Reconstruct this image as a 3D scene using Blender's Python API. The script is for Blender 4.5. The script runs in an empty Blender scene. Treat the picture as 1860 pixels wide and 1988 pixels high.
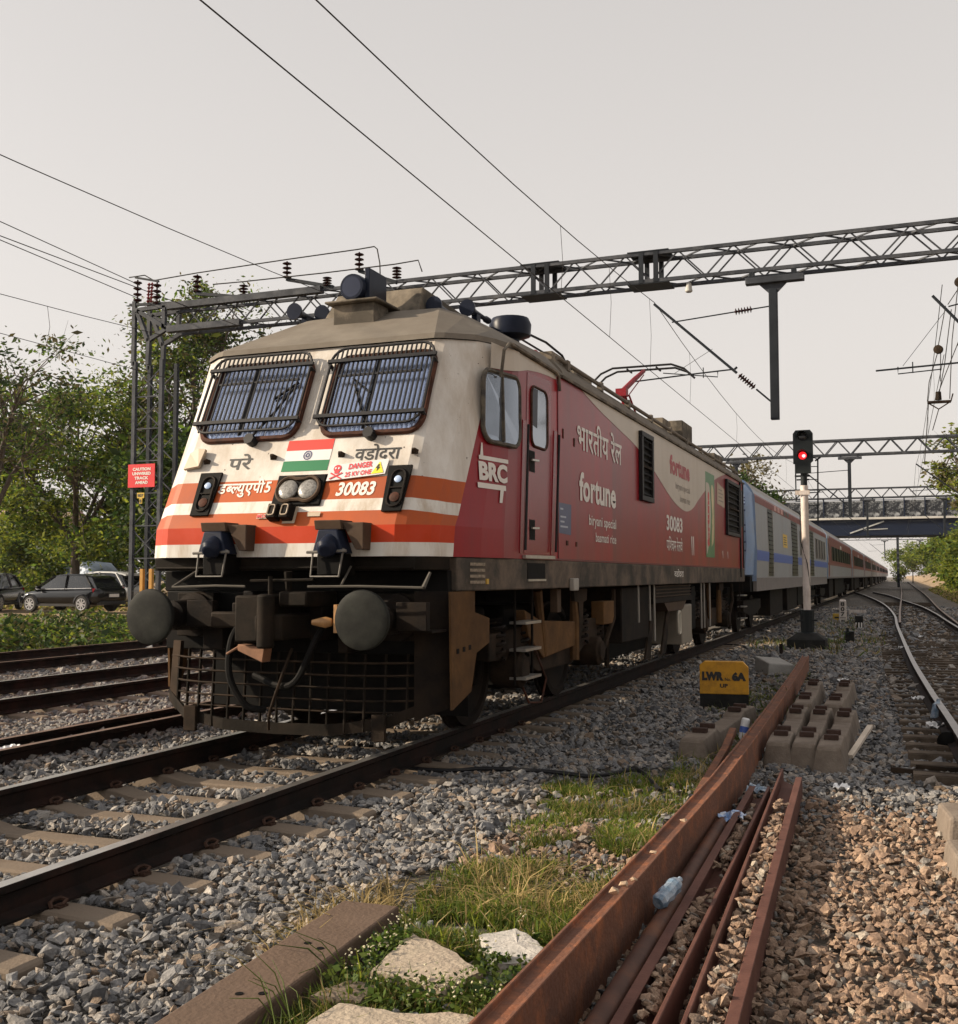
import bpy, bmesh, math, random
import numpy as np
from mathutils import Vector, Matrix, Euler

R = math.radians
S = bpy.context.scene
COL = S.collection

# ------------------------------------------------------------------ camera, sky, sun, exposure
cam_d = bpy.data.cameras.new('camera')
cam = bpy.data.objects.new('camera', cam_d)
COL.objects.link(cam)
cam.location = (0, 0, 1.425)
cam.rotation_euler = (R(90 + 3.412), 0, R(21.396))
cam_d.sensor_fit = 'HORIZONTAL'
cam_d.sensor_width = 36
cam_d.lens = 36 * 2080 / 1860
cam_d.clip_start = 0.05
cam_d.clip_end = 4000
S.camera = cam

SUN_EL, SUN_AZ = R(25), math.atan2(-0.37, -0.93)       # direction towards the sun
sd = Vector((math.cos(SUN_EL) * math.cos(SUN_AZ), math.cos(SUN_EL) * math.sin(SUN_AZ), math.sin(SUN_EL)))
W = bpy.data.worlds.new('World')
S.world = W
W.use_nodes = True
nt = W.node_tree
bg = nt.nodes['Background']
sky = nt.nodes.new('ShaderNodeTexSky')
sky.sky_type = 'NISHITA'
sky.sun_disc = False
sky.sun_elevation = SUN_EL
sky.sun_rotation = math.atan2(sd.x, sd.y)
sky.air_density = 1.0
sky.dust_density = 6.0
sky.ozone_density = 1.0
hs = nt.nodes.new('ShaderNodeHueSaturation')
hs.inputs['Saturation'].default_value = 0.25
nt.links.new(sky.outputs[0], hs.inputs['Color'])
mx = nt.nodes.new('ShaderNodeMix')
mx.data_type = 'RGBA'
mx.inputs[0].default_value = 0.62
nt.links.new(hs.outputs[0], mx.inputs[6])
tcw = nt.nodes.new('ShaderNodeTexCoord')
sxw = nt.nodes.new('ShaderNodeSeparateXYZ')
nt.links.new(tcw.outputs['Generated'], sxw.inputs[0])
hz_ = nt.nodes.new('ShaderNodeValToRGB')                # milky haze all round, paler towards the horizon
hz_.color_ramp.elements[0].position = 0.0
hz_.color_ramp.elements[0].color = (8.4, 7.75, 7.15, 1)
hz_.color_ramp.elements[1].position = 0.55
hz_.color_ramp.elements[1].color = (6.1, 5.72, 5.42, 1)
nt.links.new(sxw.outputs[2], hz_.inputs[0])
nt.links.new(hz_.outputs[0], mx.inputs[7])
nt.links.new(mx.outputs[2], bg.inputs['Color'])
bg.inputs['Strength'].default_value = 0.1

sun_d = bpy.data.lights.new('sun', 'SUN')
sun = bpy.data.objects.new('sun', sun_d)
COL.objects.link(sun)
sun.rotation_euler = sd.to_track_quat('Z', 'Y').to_euler()
sun_d.energy = 5.0
sun_d.angle = R(0.9)
sun_d.color = (1.0, 0.83, 0.62)
S.view_settings.view_transform = 'Standard'
S.view_settings.look = 'None'
S.view_settings.exposure = 0.5
S.view_settings.gamma = 1.0
S.view_settings.use_curve_mapping = False
S.render.engine = 'CYCLES'
S.cycles.max_bounces = 6
S.cycles.transparent_max_bounces = 12
S.cycles.use_denoising = True

# ------------------------------------------------------------------ materials
MATS = {}
def M(name, col, rough=0.75, metal=0.0, var=0.18, scale=4.0, bump=0.0, bscale=40.0, col2=None, amt=0.5, dscale=2.0,
      streak=False, spec=None, emit=None, estr=0.0, soft=0.12, col3=None, amt3=0.2, dscale3=10.0, streak3=False, soft3=0.04):
    """procedural material: base colour with noise, a second colour in patches (rust, dust) and a fine bump"""
    if name in MATS:
        return MATS[name]
    m = bpy.data.materials.new(name)
    m.use_nodes = True
    t = m.node_tree
    n = t.nodes
    b = n['Principled BSDF']
    b.inputs['Roughness'].default_value = rough
    b.inputs['Metallic'].default_value = metal
    if spec is not None:
        b.inputs['Specular IOR Level'].default_value = spec
    tc = n.new('ShaderNodeTexCoord')
    nz = n.new('ShaderNodeTexNoise')
    nz.inputs['Scale'].default_value = scale
    nz.inputs['Detail'].default_value = 8
    nz.inputs['Roughness'].default_value = 0.65
    t.links.new(tc.outputs['Object'], nz.inputs['Vector'])
    rp = n.new('ShaderNodeValToRGB')
    rp.color_ramp.elements[0].position = 0.3
    rp.color_ramp.elements[1].position = 0.7
    rp.color_ramp.elements[0].color = tuple(c * (1 - var) for c in col) + (1,)
    rp.color_ramp.elements[1].color = tuple(min(1, c * (1 + var)) for c in col) + (1,)
    t.links.new(nz.outputs[0], rp.inputs[0])
    out = rp.outputs[0]
    if col2 is not None:
        mp = n.new('ShaderNodeMapping')
        if streak:
            mp.inputs['Scale'].default_value = (1, 1, 0.12)
        t.links.new(tc.outputs['Object'], mp.inputs[0])
        n2 = n.new('ShaderNodeTexNoise')
        n2.inputs['Scale'].default_value = dscale
        n2.inputs['Detail'].default_value = 10
        n2.inputs['Roughness'].default_value = 0.7
        t.links.new(mp.outputs[0], n2.inputs['Vector'])
        r2 = n.new('ShaderNodeValToRGB')
        c = 0.72 - 0.44 * amt
        r2.color_ramp.elements[0].position = max(0, c - soft)
        r2.color_ramp.elements[1].position = min(1, c + soft)
        r2.color_ramp.elements[0].color = (0, 0, 0, 1)
        r2.color_ramp.elements[1].color = (1, 1, 1, 1)
        t.links.new(n2.outputs[0], r2.inputs[0])
        mm = n.new('ShaderNodeMix')
        mm.data_type = 'RGBA'
        t.links.new(r2.outputs[0], mm.inputs[0])
        t.links.new(out, mm.inputs[6])
        mm.inputs[7].default_value = tuple(col2) + (1,)
        out = mm.outputs[2]
    if col3 is not None:
        mp3 = n.new('ShaderNodeMapping')
        mp3.inputs['Location'].default_value = (3.7, 1.3, 8.1)
        if streak3:
            mp3.inputs['Scale'].default_value = (1, 1, 0.06)
        t.links.new(tc.outputs['Object'], mp3.inputs[0])
        n4 = n.new('ShaderNodeTexNoise')
        n4.inputs['Scale'].default_value = dscale3
        n4.inputs['Detail'].default_value = 6
        n4.inputs['Roughness'].default_value = 0.6
        t.links.new(mp3.outputs[0], n4.inputs['Vector'])
        r4 = n.new('ShaderNodeValToRGB')
        c3 = 0.72 - 0.44 * amt3
        r4.color_ramp.elements[0].position = max(0, c3 - soft3)
        r4.color_ramp.elements[1].position = min(1, c3 + soft3)
        r4.color_ramp.elements[0].color = (0, 0, 0, 1)
        r4.color_ramp.elements[1].color = (1, 1, 1, 1)
        t.links.new(n4.outputs[0], r4.inputs[0])
        m4 = n.new('ShaderNodeMix')
        m4.data_type = 'RGBA'
        t.links.new(r4.outputs[0], m4.inputs[0])
        t.links.new(out, m4.inputs[6])
        m4.inputs[7].default_value = tuple(col3) + (1,)
        out = m4.outputs[2]
    t.links.new(out, b.inputs['Base Color'])
    if bump:
        n3 = n.new('ShaderNodeTexNoise')
        n3.inputs['Scale'].default_value = bscale
        n3.inputs['Detail'].default_value = 6
        t.links.new(tc.outputs['Object'], n3.inputs['Vector'])
        bp = n.new('ShaderNodeBump')
        bp.inputs['Strength'].default_value = bump
        bp.inputs['Distance'].default_value = 0.02
        t.links.new(n3.outputs[0], bp.inputs['Height'])
        t.links.new(bp.outputs[0], b.inputs['Normal'])
    if emit:
        b.inputs['Emission Color'].default_value = tuple(emit) + (1,)
        b.inputs['Emission Strength'].default_value = estr
    MATS[name] = m
    return m

def leaf_mat(name, col, trans=0.35, var=0.35):
    if name in MATS:
        return MATS[name]
    m = bpy.data.materials.new(name)
    m.use_nodes = True
    t = m.node_tree
    n = t.nodes
    b = n['Principled BSDF']
    b.inputs['Roughness'].default_value = 0.6
    b.inputs['Specular IOR Level'].default_value = 0.25
    g = n.new('ShaderNodeTexCoord')
    nz = n.new('ShaderNodeTexNoise')
    nz.inputs['Scale'].default_value = 1.3
    nz.inputs['Detail'].default_value = 6
    t.links.new(g.outputs['Object'], nz.inputs['Vector'])
    rp = n.new('ShaderNodeValToRGB')
    rp.color_ramp.elements[0].position = 0.35
    rp.color_ramp.elements[1].position = 0.65
    rp.color_ramp.elements[0].color = tuple(c * (1 - var) for c in col) + (1,)
    rp.color_ramp.elements[1].color = tuple(c * (1 + var) for c in col) + (1,)
    t.links.new(nz.outputs[0], rp.inputs[0])
    t.links.new(rp.outputs[0], b.inputs['Base Color'])
    tr = n.new('ShaderNodeBsdfTranslucent')
    t.links.new(rp.outputs[0], tr.inputs['Color'])
    ms = n.new('ShaderNodeMixShader')
    ms.inputs[0].default_value = trans
    t.links.new(b.outputs[0], ms.inputs[1])
    t.links.new(tr.outputs[0], ms.inputs[2])
    t.links.new(ms.outputs[0], n['Material Output'].inputs['Surface'])
    MATS[name] = m
    return m

# ------------------------------------------------------------------ objects
OFF = {}
def thing(name, label, cat, loc=(0, 0, 0), rot=0.0, group=None):
    o = bpy.data.objects.new(name, None)
    o.empty_display_size = 0.1
    COL.objects.link(o)
    o.location = loc
    if isinstance(rot, (int, float)):
        o.rotation_euler = (0, 0, rot)
    else:
        o.rotation_euler = rot
    OFF[o.name] = Vector(loc)
    return tag(o, label, cat, group)

def tag(o, label=None, cat=None, group=None, kind=None):
    if label: o['label'] = label
    if cat: o['category'] = cat
    if group: o['group'] = group
    if kind: o['kind'] = kind
    return o

def copy_tree(o, loc=None, rot=None, label=None, parent=None):
    c = o.copy()
    COL.objects.link(c)
    if parent is not None:
        c.parent = parent
    OFF[c.name] = Vector(loc) if loc is not None else OFF.get(o.name, Vector())
    for ch in list(o.children):
        copy_tree(ch, parent=c)
    if loc is not None: c.location = loc
    if rot is not None: c.rotation_euler = (0, 0, rot) if isinstance(rot, (int, float)) else rot
    if label: c['label'] = label
    return c

class MB:
    """collects faces, then links them as ONE mesh object"""
    def __init__(s):
        s.v, s.f, s.m, s.k = [], [], [], 0
    def mi(s, k):
        s.k = k
        return s
    def add(s, vs, fs):
        o = len(s.v)
        s.v += [tuple(p) for p in vs]
        for q in fs:
            s.f.append(tuple(i + o for i in q))
            s.m.append(s.k)
        return s
    def box(s, x0, x1, y0, y1, z0, z1):
        if x0 > x1: x0, x1 = x1, x0
        if y0 > y1: y0, y1 = y1, y0
        if z0 > z1: z0, z1 = z1, z0
        return s.add([(x0, y0, z0), (x1, y0, z0), (x1, y1, z0), (x0, y1, z0), (x0, y0, z1), (x1, y0, z1), (x1, y1, z1), (x0, y1, z1)],
                     [(0, 3, 2, 1), (4, 5, 6, 7), (0, 1, 5, 4), (1, 2, 6, 5), (2, 3, 7, 6), (3, 0, 4, 7)])
    def hexa(s, p):            # 8 points, bottom ring then top ring
        return s.add(p, [(0, 3, 2, 1), (4, 5, 6, 7), (0, 1, 5, 4), (1, 2, 6, 5), (2, 3, 7, 6), (3, 0, 4, 7)])
    def bar(s, p, q, w, h=None, up=(0, 0, 1)):
        p, q = Vector(p), Vector(q)
        h = w if h is None else h
        d = (q - p).normalized()
        up = Vector(up)
        if abs(d.dot(up)) > 0.97: up = Vector((0, 1, 0)) if abs(d.y) < 0.9 else Vector((1, 0, 0))
        a = d.cross(up).normalized() * (w / 2)
        b = a.cross(d).normalized() * (h / 2)
        return s.hexa([p - a - b, p + a - b, q + a - b, q - a - b, p - a + b, p + a + b, q + a + b, q - a + b])
    def tube(s, pts, r, n=8, closed=False):
        pts = [Vector(p) for p in pts]
        N = len(pts)
        rs = r if isinstance(r, (list, tuple)) else [r] * N
        vs, fs = [], []
        prev = None
        for i, p in enumerate(pts):
            if closed: d = pts[(i + 1) % N] - pts[i - 1]
            else: d = pts[min(i + 1, N - 1)] - pts[max(i - 1, 0)]
            d.normalize()
            if prev is None:
                a = d.orthogonal().normalized()
            else:
                a = prev - d * prev.dot(d)
                a = a.normalized() if a.length > 1e-6 else d.orthogonal().normalized()
            prev = a
            b = d.cross(a)
            for k in range(n):
                t = 2 * math.pi * k / n
                vs.append(p + (a * math.cos(t) + b * math.sin(t)) * rs[i])
        L = N if closed else N - 1
        for i in range(L):
            j = (i + 1) % N
            for k in range(n):
                k2 = (k + 1) % n
                fs.append((i * n + k, i * n + k2, j * n + k2, j * n + k))
        if not closed:
            fs.append(tuple(range(n - 1, -1, -1)))
            fs.append(tuple(range((N - 1) * n, N * n)))
        return s.add(vs, fs)
    def lathe(s, prof, o, axis, n=20):          # prof: (distance along axis, radius)
        o, d = Vector(o), Vector(axis).normalized()
        return s.tube2([o + d * t for t, r in prof], [r for t, r in prof], d, n)
    def tube2(s, pts, rs, d, n):
        a = d.orthogonal().normalized()
        b = d.cross(a)
        vs, fs = [], []
        for p, r in zip(pts, rs):
            for k in range(n):
                t = 2 * math.pi * k / n
                vs.append(p + (a * math.cos(t) + b * math.sin(t)) * r)
        for i in range(len(pts) - 1):
            for k in range(n):
                k2 = (k + 1) % n
                fs.append((i * n + k, i * n + k2, (i + 1) * n + k2, (i + 1) * n + k))
        fs.append(tuple(range(n - 1, -1, -1)))
        fs.append(tuple(range((len(pts) - 1) * n, len(pts) * n)))
        return s.add(vs, fs)
    def face(s, pts):
        return s.add(pts, [tuple(range(len(pts)))])
    def extrude(s, pts, vec):                   # polygon swept along vec
        n = len(pts)
        vec = Vector(vec)
        a = [Vector(p) for p in pts]
        fs = [tuple(range(n - 1, -1, -1)), tuple(range(n, 2 * n))]
        for i in range(n):
            j = (i + 1) % n
            fs.append((i, j, n + j, n + i))
        return s.add(a + [p + vec for p in a], fs)
    def sections(s, rings, cap=True):           # skin over equal-length rings
        n = len(rings[0])
        vs = [p for r in rings for p in r]
        fs = []
        for i in range(len(rings) - 1):
            for k in range(n):
                k2 = (k + 1) % n
                fs.append((i * n + k, i * n + k2, (i + 1) * n + k2, (i + 1) * n + k))
        if cap:
            fs.append(tuple(range(n - 1, -1, -1)))
            fs.append(tuple(range((len(rings) - 1) * n, len(rings) * n)))
        return s.add(vs, fs)
    def build(s, name, mats, parent=None, local=False, bevel=0.0, smooth=35, seg=2, label=None, fixn=True):
        me = bpy.data.meshes.new(name)
        me.from_pydata(s.v, [], s.f)
        if not isinstance(mats, (list, tuple)): mats = [mats]
        for m in mats: me.materials.append(m)
        if len(mats) > 1:
            me.polygons.foreach_set('material_index', s.m)
        if fixn:
            bm = bmesh.new()
            bm.from_mesh(me)
            bmesh.ops.recalc_face_normals(bm, faces=bm.faces)
            bm.to_mesh(me)
            bm.free()
        if smooth:
            me.polygons.foreach_set('use_smooth', [True] * len(me.polygons))
            me.set_sharp_from_angle(angle=R(smooth))
        o = bpy.data.objects.new(name, me)
        COL.objects.link(o)
        if parent is not None:
            o.parent = parent
            off = OFF.get(parent.name, Vector())
            OFF[o.name] = off
            if not local and off.length > 0:
                me.transform(Matrix.Translation(-off))
        else:
            OFF[o.name] = Vector()
        if bevel:
            bv = o.modifiers.new('bevel', 'BEVEL')
            bv.width = bevel
            bv.segments = seg
            bv.limit_method = 'ANGLE'
            bv.angle_limit = R(40)
        if label: o['label'] = label
        return o

def share(src, parent, loc):
    """another child with the same mesh data"""
    o = bpy.data.objects.new(src.name.split('.')[0], src.data)
    COL.objects.link(o)
    o.parent = parent
    o.location = loc
    for md in src.modifiers:
        if md.type == 'BEVEL':
            b = o.modifiers.new('bevel', 'BEVEL')
            b.width, b.segments, b.limit_method, b.angle_limit = md.width, md.segments, md.limit_method, md.angle_limit
    OFF[o.name] = OFF.get(parent.name, Vector())
    return o

# ------------------------------------------------------------------ lettering (built-in typeface, drawn as flat meshes)
_dg = None
def _txt_raw(body, bold=0.0):
    c = bpy.data.curves.new('t', 'FONT')
    c.body = body
    c.resolution_u = 3
    c.fill_mode = 'FRONT'
    c.offset = bold
    o = bpy.data.objects.new('t', c)
    COL.objects.link(o)
    dg = bpy.context.evaluated_depsgraph_get()
    me = bpy.data.meshes.new_from_object(o.evaluated_get(dg))
    vs = [(v.co.x, v.co.y) for v in me.vertices]
    fs = [tuple(p.vertices) for p in me.polygons]
    bpy.data.objects.remove(o)
    bpy.data.curves.remove(c)
    bpy.data.meshes.remove(me)
    return vs, fs

def _clip(vs, fs, xmax):
    bm = bmesh.new()
    bv = [bm.verts.new((x, y, 0)) for x, y in vs]
    for f in fs:
        try: bm.faces.new([bv[i] for i in f])
        except ValueError: pass
    bmesh.ops.bisect_plane(bm, geom=bm.verts[:] + bm.edges[:] + bm.faces[:], plane_co=(xmax, 0, 0), plane_no=(1, 0, 0), clear_outer=True)
    bm.verts.index_update()
    r = [(v.co.x, v.co.y) for v in bm.verts], [tuple(v.index for v in f.verts) for f in bm.faces]
    bm.free()
    return r

def text2d(pieces, bold=0.0):
    """pieces: string, or list of (string, keep, dx): keep < 1 cuts the right of the glyph away (a half letter)"""
    if isinstance(pieces, str):
        return _txt_raw(pieces, bold)
    V, F, x = [], [], 0.0
    for s_, keep, dx in pieces:
        vs, fs = _txt_raw(s_, bold)
        w = max(v[0] for v in vs)
        if keep < 1:
            vs, fs = _clip(vs, fs, w * keep)
            w *= keep
        o = len(V)
        V += [(a + x + dx, b) for a, b in vs]
        F += [tuple(i + o for i in f) for f in fs]
        x += w + dx
    return V, F

def lettering(pieces, frame, w, h, mat, parent, bold=0.0, name='lettering', slant=0.0, local=False):
    """fit text into w x h; frame(a, b) turns the flat position into a point in the place"""
    V, F = text2d(pieces, bold)
    x0, x1 = min(v[0] for v in V), max(v[0] for v in V)
    y0, y1 = min(v[1] for v in V), max(v[1] for v in V)
    mb = MB()
    mb.add([frame((x - x0) / (x1 - x0) * w + slant * (y - y0) / (y1 - y0) * h, (y - y0) / (y1 - y0) * h) for x, y in V], F)
    return mb.build(name, mat, parent, smooth=0, fixn=False, local=local)
# ================================================================== GROUND, BALLAST, TRACKS
rng = np.random.default_rng(7)
def sm(a, b, x):
    t = np.clip((x - a) / (b - a), 0, 1)
    return t * t * (3 - 2 * t)
def _hash(ix, iy, k):
    v = np.sin(ix * 127.1 + iy * 311.7 + k * 74.7) * 43758.5453
    return v - np.floor(v)
def vnoise(x, y, k=0):
    ix, iy = np.floor(x), np.floor(y)
    fx, fy_ = x - ix, y - iy
    fx, fy_ = fx * fx * (3 - 2 * fx), fy_ * fy_ * (3 - 2 * fy_)
    a, b = _hash(ix, iy, k), _hash(ix + 1, iy, k)
    c, d = _hash(ix, iy + 1, k), _hash(ix + 1, iy + 1, k)
    return a + (b - a) * fx + (c - a) * fy_ + (a - b - c + d) * fx * fy_
def gz(x, y):
    """height of the ballast / earth surface"""
    x, y = np.asarray(x, float), np.asarray(y, float)
    z = np.full(np.broadcast(x, y).shape, -0.215)
    z = z + 0.07 * sm(-8.9, -8.0, x) * (1 - sm(-7.3, -6.5, x))
    z = z + 0.30 * sm(-17.0, -21, x) if False else z + 0.22 * (1 - sm(-21.0, -17.0, x))
    z = z + 0.10 * sm(2.4, 3.4, x) + 1.5 * sm(4.0, 9.0, x) + 2.5 * sm(9, 30, x)
    z = z + 0.05 * (vnoise(x * 1.1, y * 1.1) - 0.5) + 0.03 * (vnoise(x * 3.1, y * 3.1, 3) - 0.5)
    return z
def gzf(x, y): return float(gz(x, y))

def ground_material():
    m = bpy.data.materials.new('ballast_and_earth')
    m.use_nodes = True
    t = m.node_tree; n = t.nodes; b = n['Principled BSDF']
    b.inputs['Roughness'].default_value = 0.95
    tc = n.new('ShaderNodeTexCoord')
    vo = n.new('ShaderNodeTexVoronoi'); vo.inputs['Scale'].default_value = 20
    t.links.new(tc.outputs['Object'], vo.inputs['Vector'])
    nz = n.new('ShaderNodeTexNoise'); nz.inputs['Scale'].default_value = 0.35; nz.inputs['Detail'].default_value = 10
    t.links.new(tc.outputs['Object'], nz.inputs['Vector'])
    rp = n.new('ShaderNodeValToRGB')
    rp.color_ramp.elements[0].color = (0.04, 0.037, 0.034, 1)
    rp.color_ramp.elements[1].color = (0.20, 0.185, 0.165, 1)
    sep = n.new('ShaderNodeSeparateColor')
    t.links.new(vo.outputs['Color'], sep.inputs[0])
    t.links.new(sep.outputs[0], rp.inputs[0])
    r2 = n.new('ShaderNodeValToRGB')
    r2.color_ramp.elements[0].position = 0.42; r2.color_ramp.elements[1].position = 0.62
    r2.color_ramp.elements[0].color = (0, 0, 0, 1); r2.color_ramp.elements[1].color = (0.55, 0.55, 0.55, 1)
    t.links.new(nz.outputs[0], r2.inputs[0])
    mx_ = n.new('ShaderNodeMix'); mx_.data_type = 'RGBA'
    t.links.new(r2.outputs[0], mx_.inputs[0]); t.links.new(rp.outputs[0], mx_.inputs[6]); mx_.inputs[7].default_value = (0.13, 0.095, 0.065, 1)
    # earth and dry grass away from the tracks
    sx = n.new('ShaderNodeSeparateXYZ'); t.links.new(tc.outputs['Object'], sx.inputs[0])
    m1 = n.new('ShaderNodeMapRange'); m1.inputs['From Min'].default_value = 2.6; m1.inputs['From Max'].default_value = 4.4; t.links.new(sx.outputs[0], m1.inputs['Value'])
    m2 = n.new('ShaderNodeMapRange'); m2.inputs['From Min'].default_value = -16.6; m2.inputs['From Max'].default_value = -17.6; t.links.new(sx.outputs[0], m2.inputs['Value'])
    ad = n.new('ShaderNodeMath'); ad.operation = 'ADD'; ad.use_clamp = True; t.links.new(m1.outputs[0], ad.inputs[0]); t.links.new(m2.outputs[0], ad.inputs[1])
    er = n.new('ShaderNodeValToRGB')
    er.color_ramp.elements[0].position = 0.35; er.color_ramp.elements[1].position = 0.65
    er.color_ramp.elements[0].color = (0.20, 0.14, 0.08, 1); er.color_ramp.elements[1].color = (0.34, 0.25, 0.16, 1)
    t.links.new(nz.outputs[0], er.inputs[0])
    m3 = n.new('ShaderNodeMix'); m3.data_type = 'RGBA'
    t.links.new(ad.outputs[0], m3.inputs[0]); t.links.new(mx_.outputs[2], m3.inputs[6]); t.links.new(er.outputs[0], m3.inputs[7])
    t.links.new(m3.outputs[2], b.inputs['Base Color'])
    bp = n.new('ShaderNodeBump'); bp.inputs['Strength'].default_value = 0.8; bp.inputs['Distance'].default_value = 0.05
    t.links.new(vo.outputs['Distance'], bp.inputs['Height']); t.links.new(bp.outputs[0], b.inputs['Normal'])
    return m

def axis(parts):
    out = []
    for a, b, s in parts: out += list(np.arange(a, b, s))
    return np.array(out)
gx = axis([(-700, -300, 100), (-300, -60, 20), (-60, -24, 3), (-24, 10, 0.4), (10, 40, 3), (40, 300, 20), (300, 701, 100)])
gy = axis([(-300, -20, 40), (-20, 0, 4), (0, 40, 0.4), (40, 120, 2), (120, 400, 20), (400, 1301, 100)])
GX, GY = np.meshgrid(gx, gy)
GZ = gz(GX, GY) - 0.045
GZ = np.where(GX > 30, np.minimum(GZ, 4.2), GZ)
nx, ny = len(gx), len(gy)
me = bpy.data.meshes.new('ground')
verts = np.stack([GX.ravel(), GY.ravel(), GZ.ravel()], 1)
idx = np.arange(nx * ny).reshape(ny, nx)
quads = np.stack([idx[:-1, :-1], idx[:-1, 1:], idx[1:, 1:], idx[1:, :-1]], -1).reshape(-1, 4)
me.from_pydata(verts.tolist(), [], quads.tolist())
me.materials.append(ground_material())
me.polygons.foreach_set('use_smooth', [True] * len(me.polygons))
ground = bpy.data.objects.new('ground', me); COL.objects.link(ground)
tag(ground, 'ballast and earth of the railway yard', kind='structure')

# ---- crushed stone: a few angular stones scattered as one mass
def stone_mesh(name, seed, mat, flat=0.65):
    r = random.Random(seed)
    bm = bmesh.new()
    for i in range(11):
        u, v = r.uniform(-1, 1), r.uniform(0, 2 * math.pi)
        s_ = math.sqrt(1 - u * u); k = r.uniform(0.75, 1.1)
        bm.verts.new((s_ * math.cos(v) * 0.56 * k, s_ * math.sin(v) * 0.46 * k, u * 0.46 * flat * k))
    res = bmesh.ops.convex_hull(bm, input=bm.verts)
    bmesh.ops.delete(bm, geom=[g for g in res['geom_interior'] if isinstance(g, bmesh.types.BMVert)], context='VERTS')
    bmesh.ops.recalc_face_normals(bm, faces=bm.faces)
    m_ = bpy.data.meshes.new(name); bm.to_mesh(m_); bm.free()
    m_.materials.append(mat)
    return m_
def stone_mat(name, ramp):
    m = bpy.data.materials.new(name); m.use_nodes = True
    t = m.node_tree; n = t.nodes; b = n['Principled BSDF']; b.inputs['Roughness'].default_value = 0.85
    b.inputs['Specular IOR Level'].default_value = 0.3
    oi = n.new('ShaderNodeObjectInfo'); rp = n.new('ShaderNodeValToRGB')
    while len(rp.color_ramp.elements) < len(ramp): rp.color_ramp.elements.new(0.5)
    for e, (p, c) in zip(rp.color_ramp.elements, ramp): e.position = p; e.color = c + (1,)
    t.links.new(oi.outputs['Random'], rp.inputs[0])
    tc = n.new('ShaderNodeTexCoord'); nz = n.new('ShaderNodeTexNoise'); nz.inputs['Scale'].default_value = 5; nz.inputs['Detail'].default_value = 8
    t.links.new(tc.outputs['Object'], nz.inputs['Vector'])
    mm = n.new('ShaderNodeMix'); mm.data_type = 'RGBA'; mm.blend_type = 'MULTIPLY'; mm.inputs[0].default_value = 0.65
    r2 = n.new('ShaderNodeValToRGB'); r2.color_ramp.elements[0].position = 0.3; r2.color_ramp.elements[1].position = 0.7
    r2.color_ramp.elements[0].color = (0.35, 0.33, 0.31, 1); r2.color_ramp.elements[1].color = (1.25, 1.2, 1.15, 1)
    t.links.new(nz.outputs[0], r2.inputs[0])
    t.links.new(rp.outputs[0], mm.inputs[6]); t.links.new(r2.outputs[0], mm.inputs[7]); t.links.new(mm.outputs[2], b.inputs['Base Color'])
    bp = n.new('ShaderNodeBump'); bp.inputs['Strength'].default_value = 0.5; bp.inputs['Distance'].default_value = 0.02
    t.links.new(nz.outputs[0], bp.inputs['Height']); t.links.new(bp.outputs[0], b.inputs['Normal'])
    return m
grey_ramp = [(0.0, (0.085, 0.089, 0.098)), (0.25, (0.17, 0.176, 0.187)), (0.5, (0.238, 0.24, 0.245)), (0.74, (0.29, 0.275, 0.255)), (0.9, (0.22, 0.165, 0.12)), (1.0, (0.42, 0.40, 0.37))]
tan_ramp = [(0.0, (0.11, 0.085, 0.07)), (0.2, (0.24, 0.165, 0.12)), (0.5, (0.31, 0.215, 0.155)), (0.8, (0.37, 0.27, 0.195)), (0.93, (0.19, 0.185, 0.18)), (1.0, (0.48, 0.42, 0.34))]
dark_ramp = [(0.0, (0.05, 0.040, 0.033)), (0.4, (0.115, 0.085, 0.06)), (0.8, (0.18, 0.13, 0.09)), (1.0, (0.26, 0.21, 0.16))]

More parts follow.
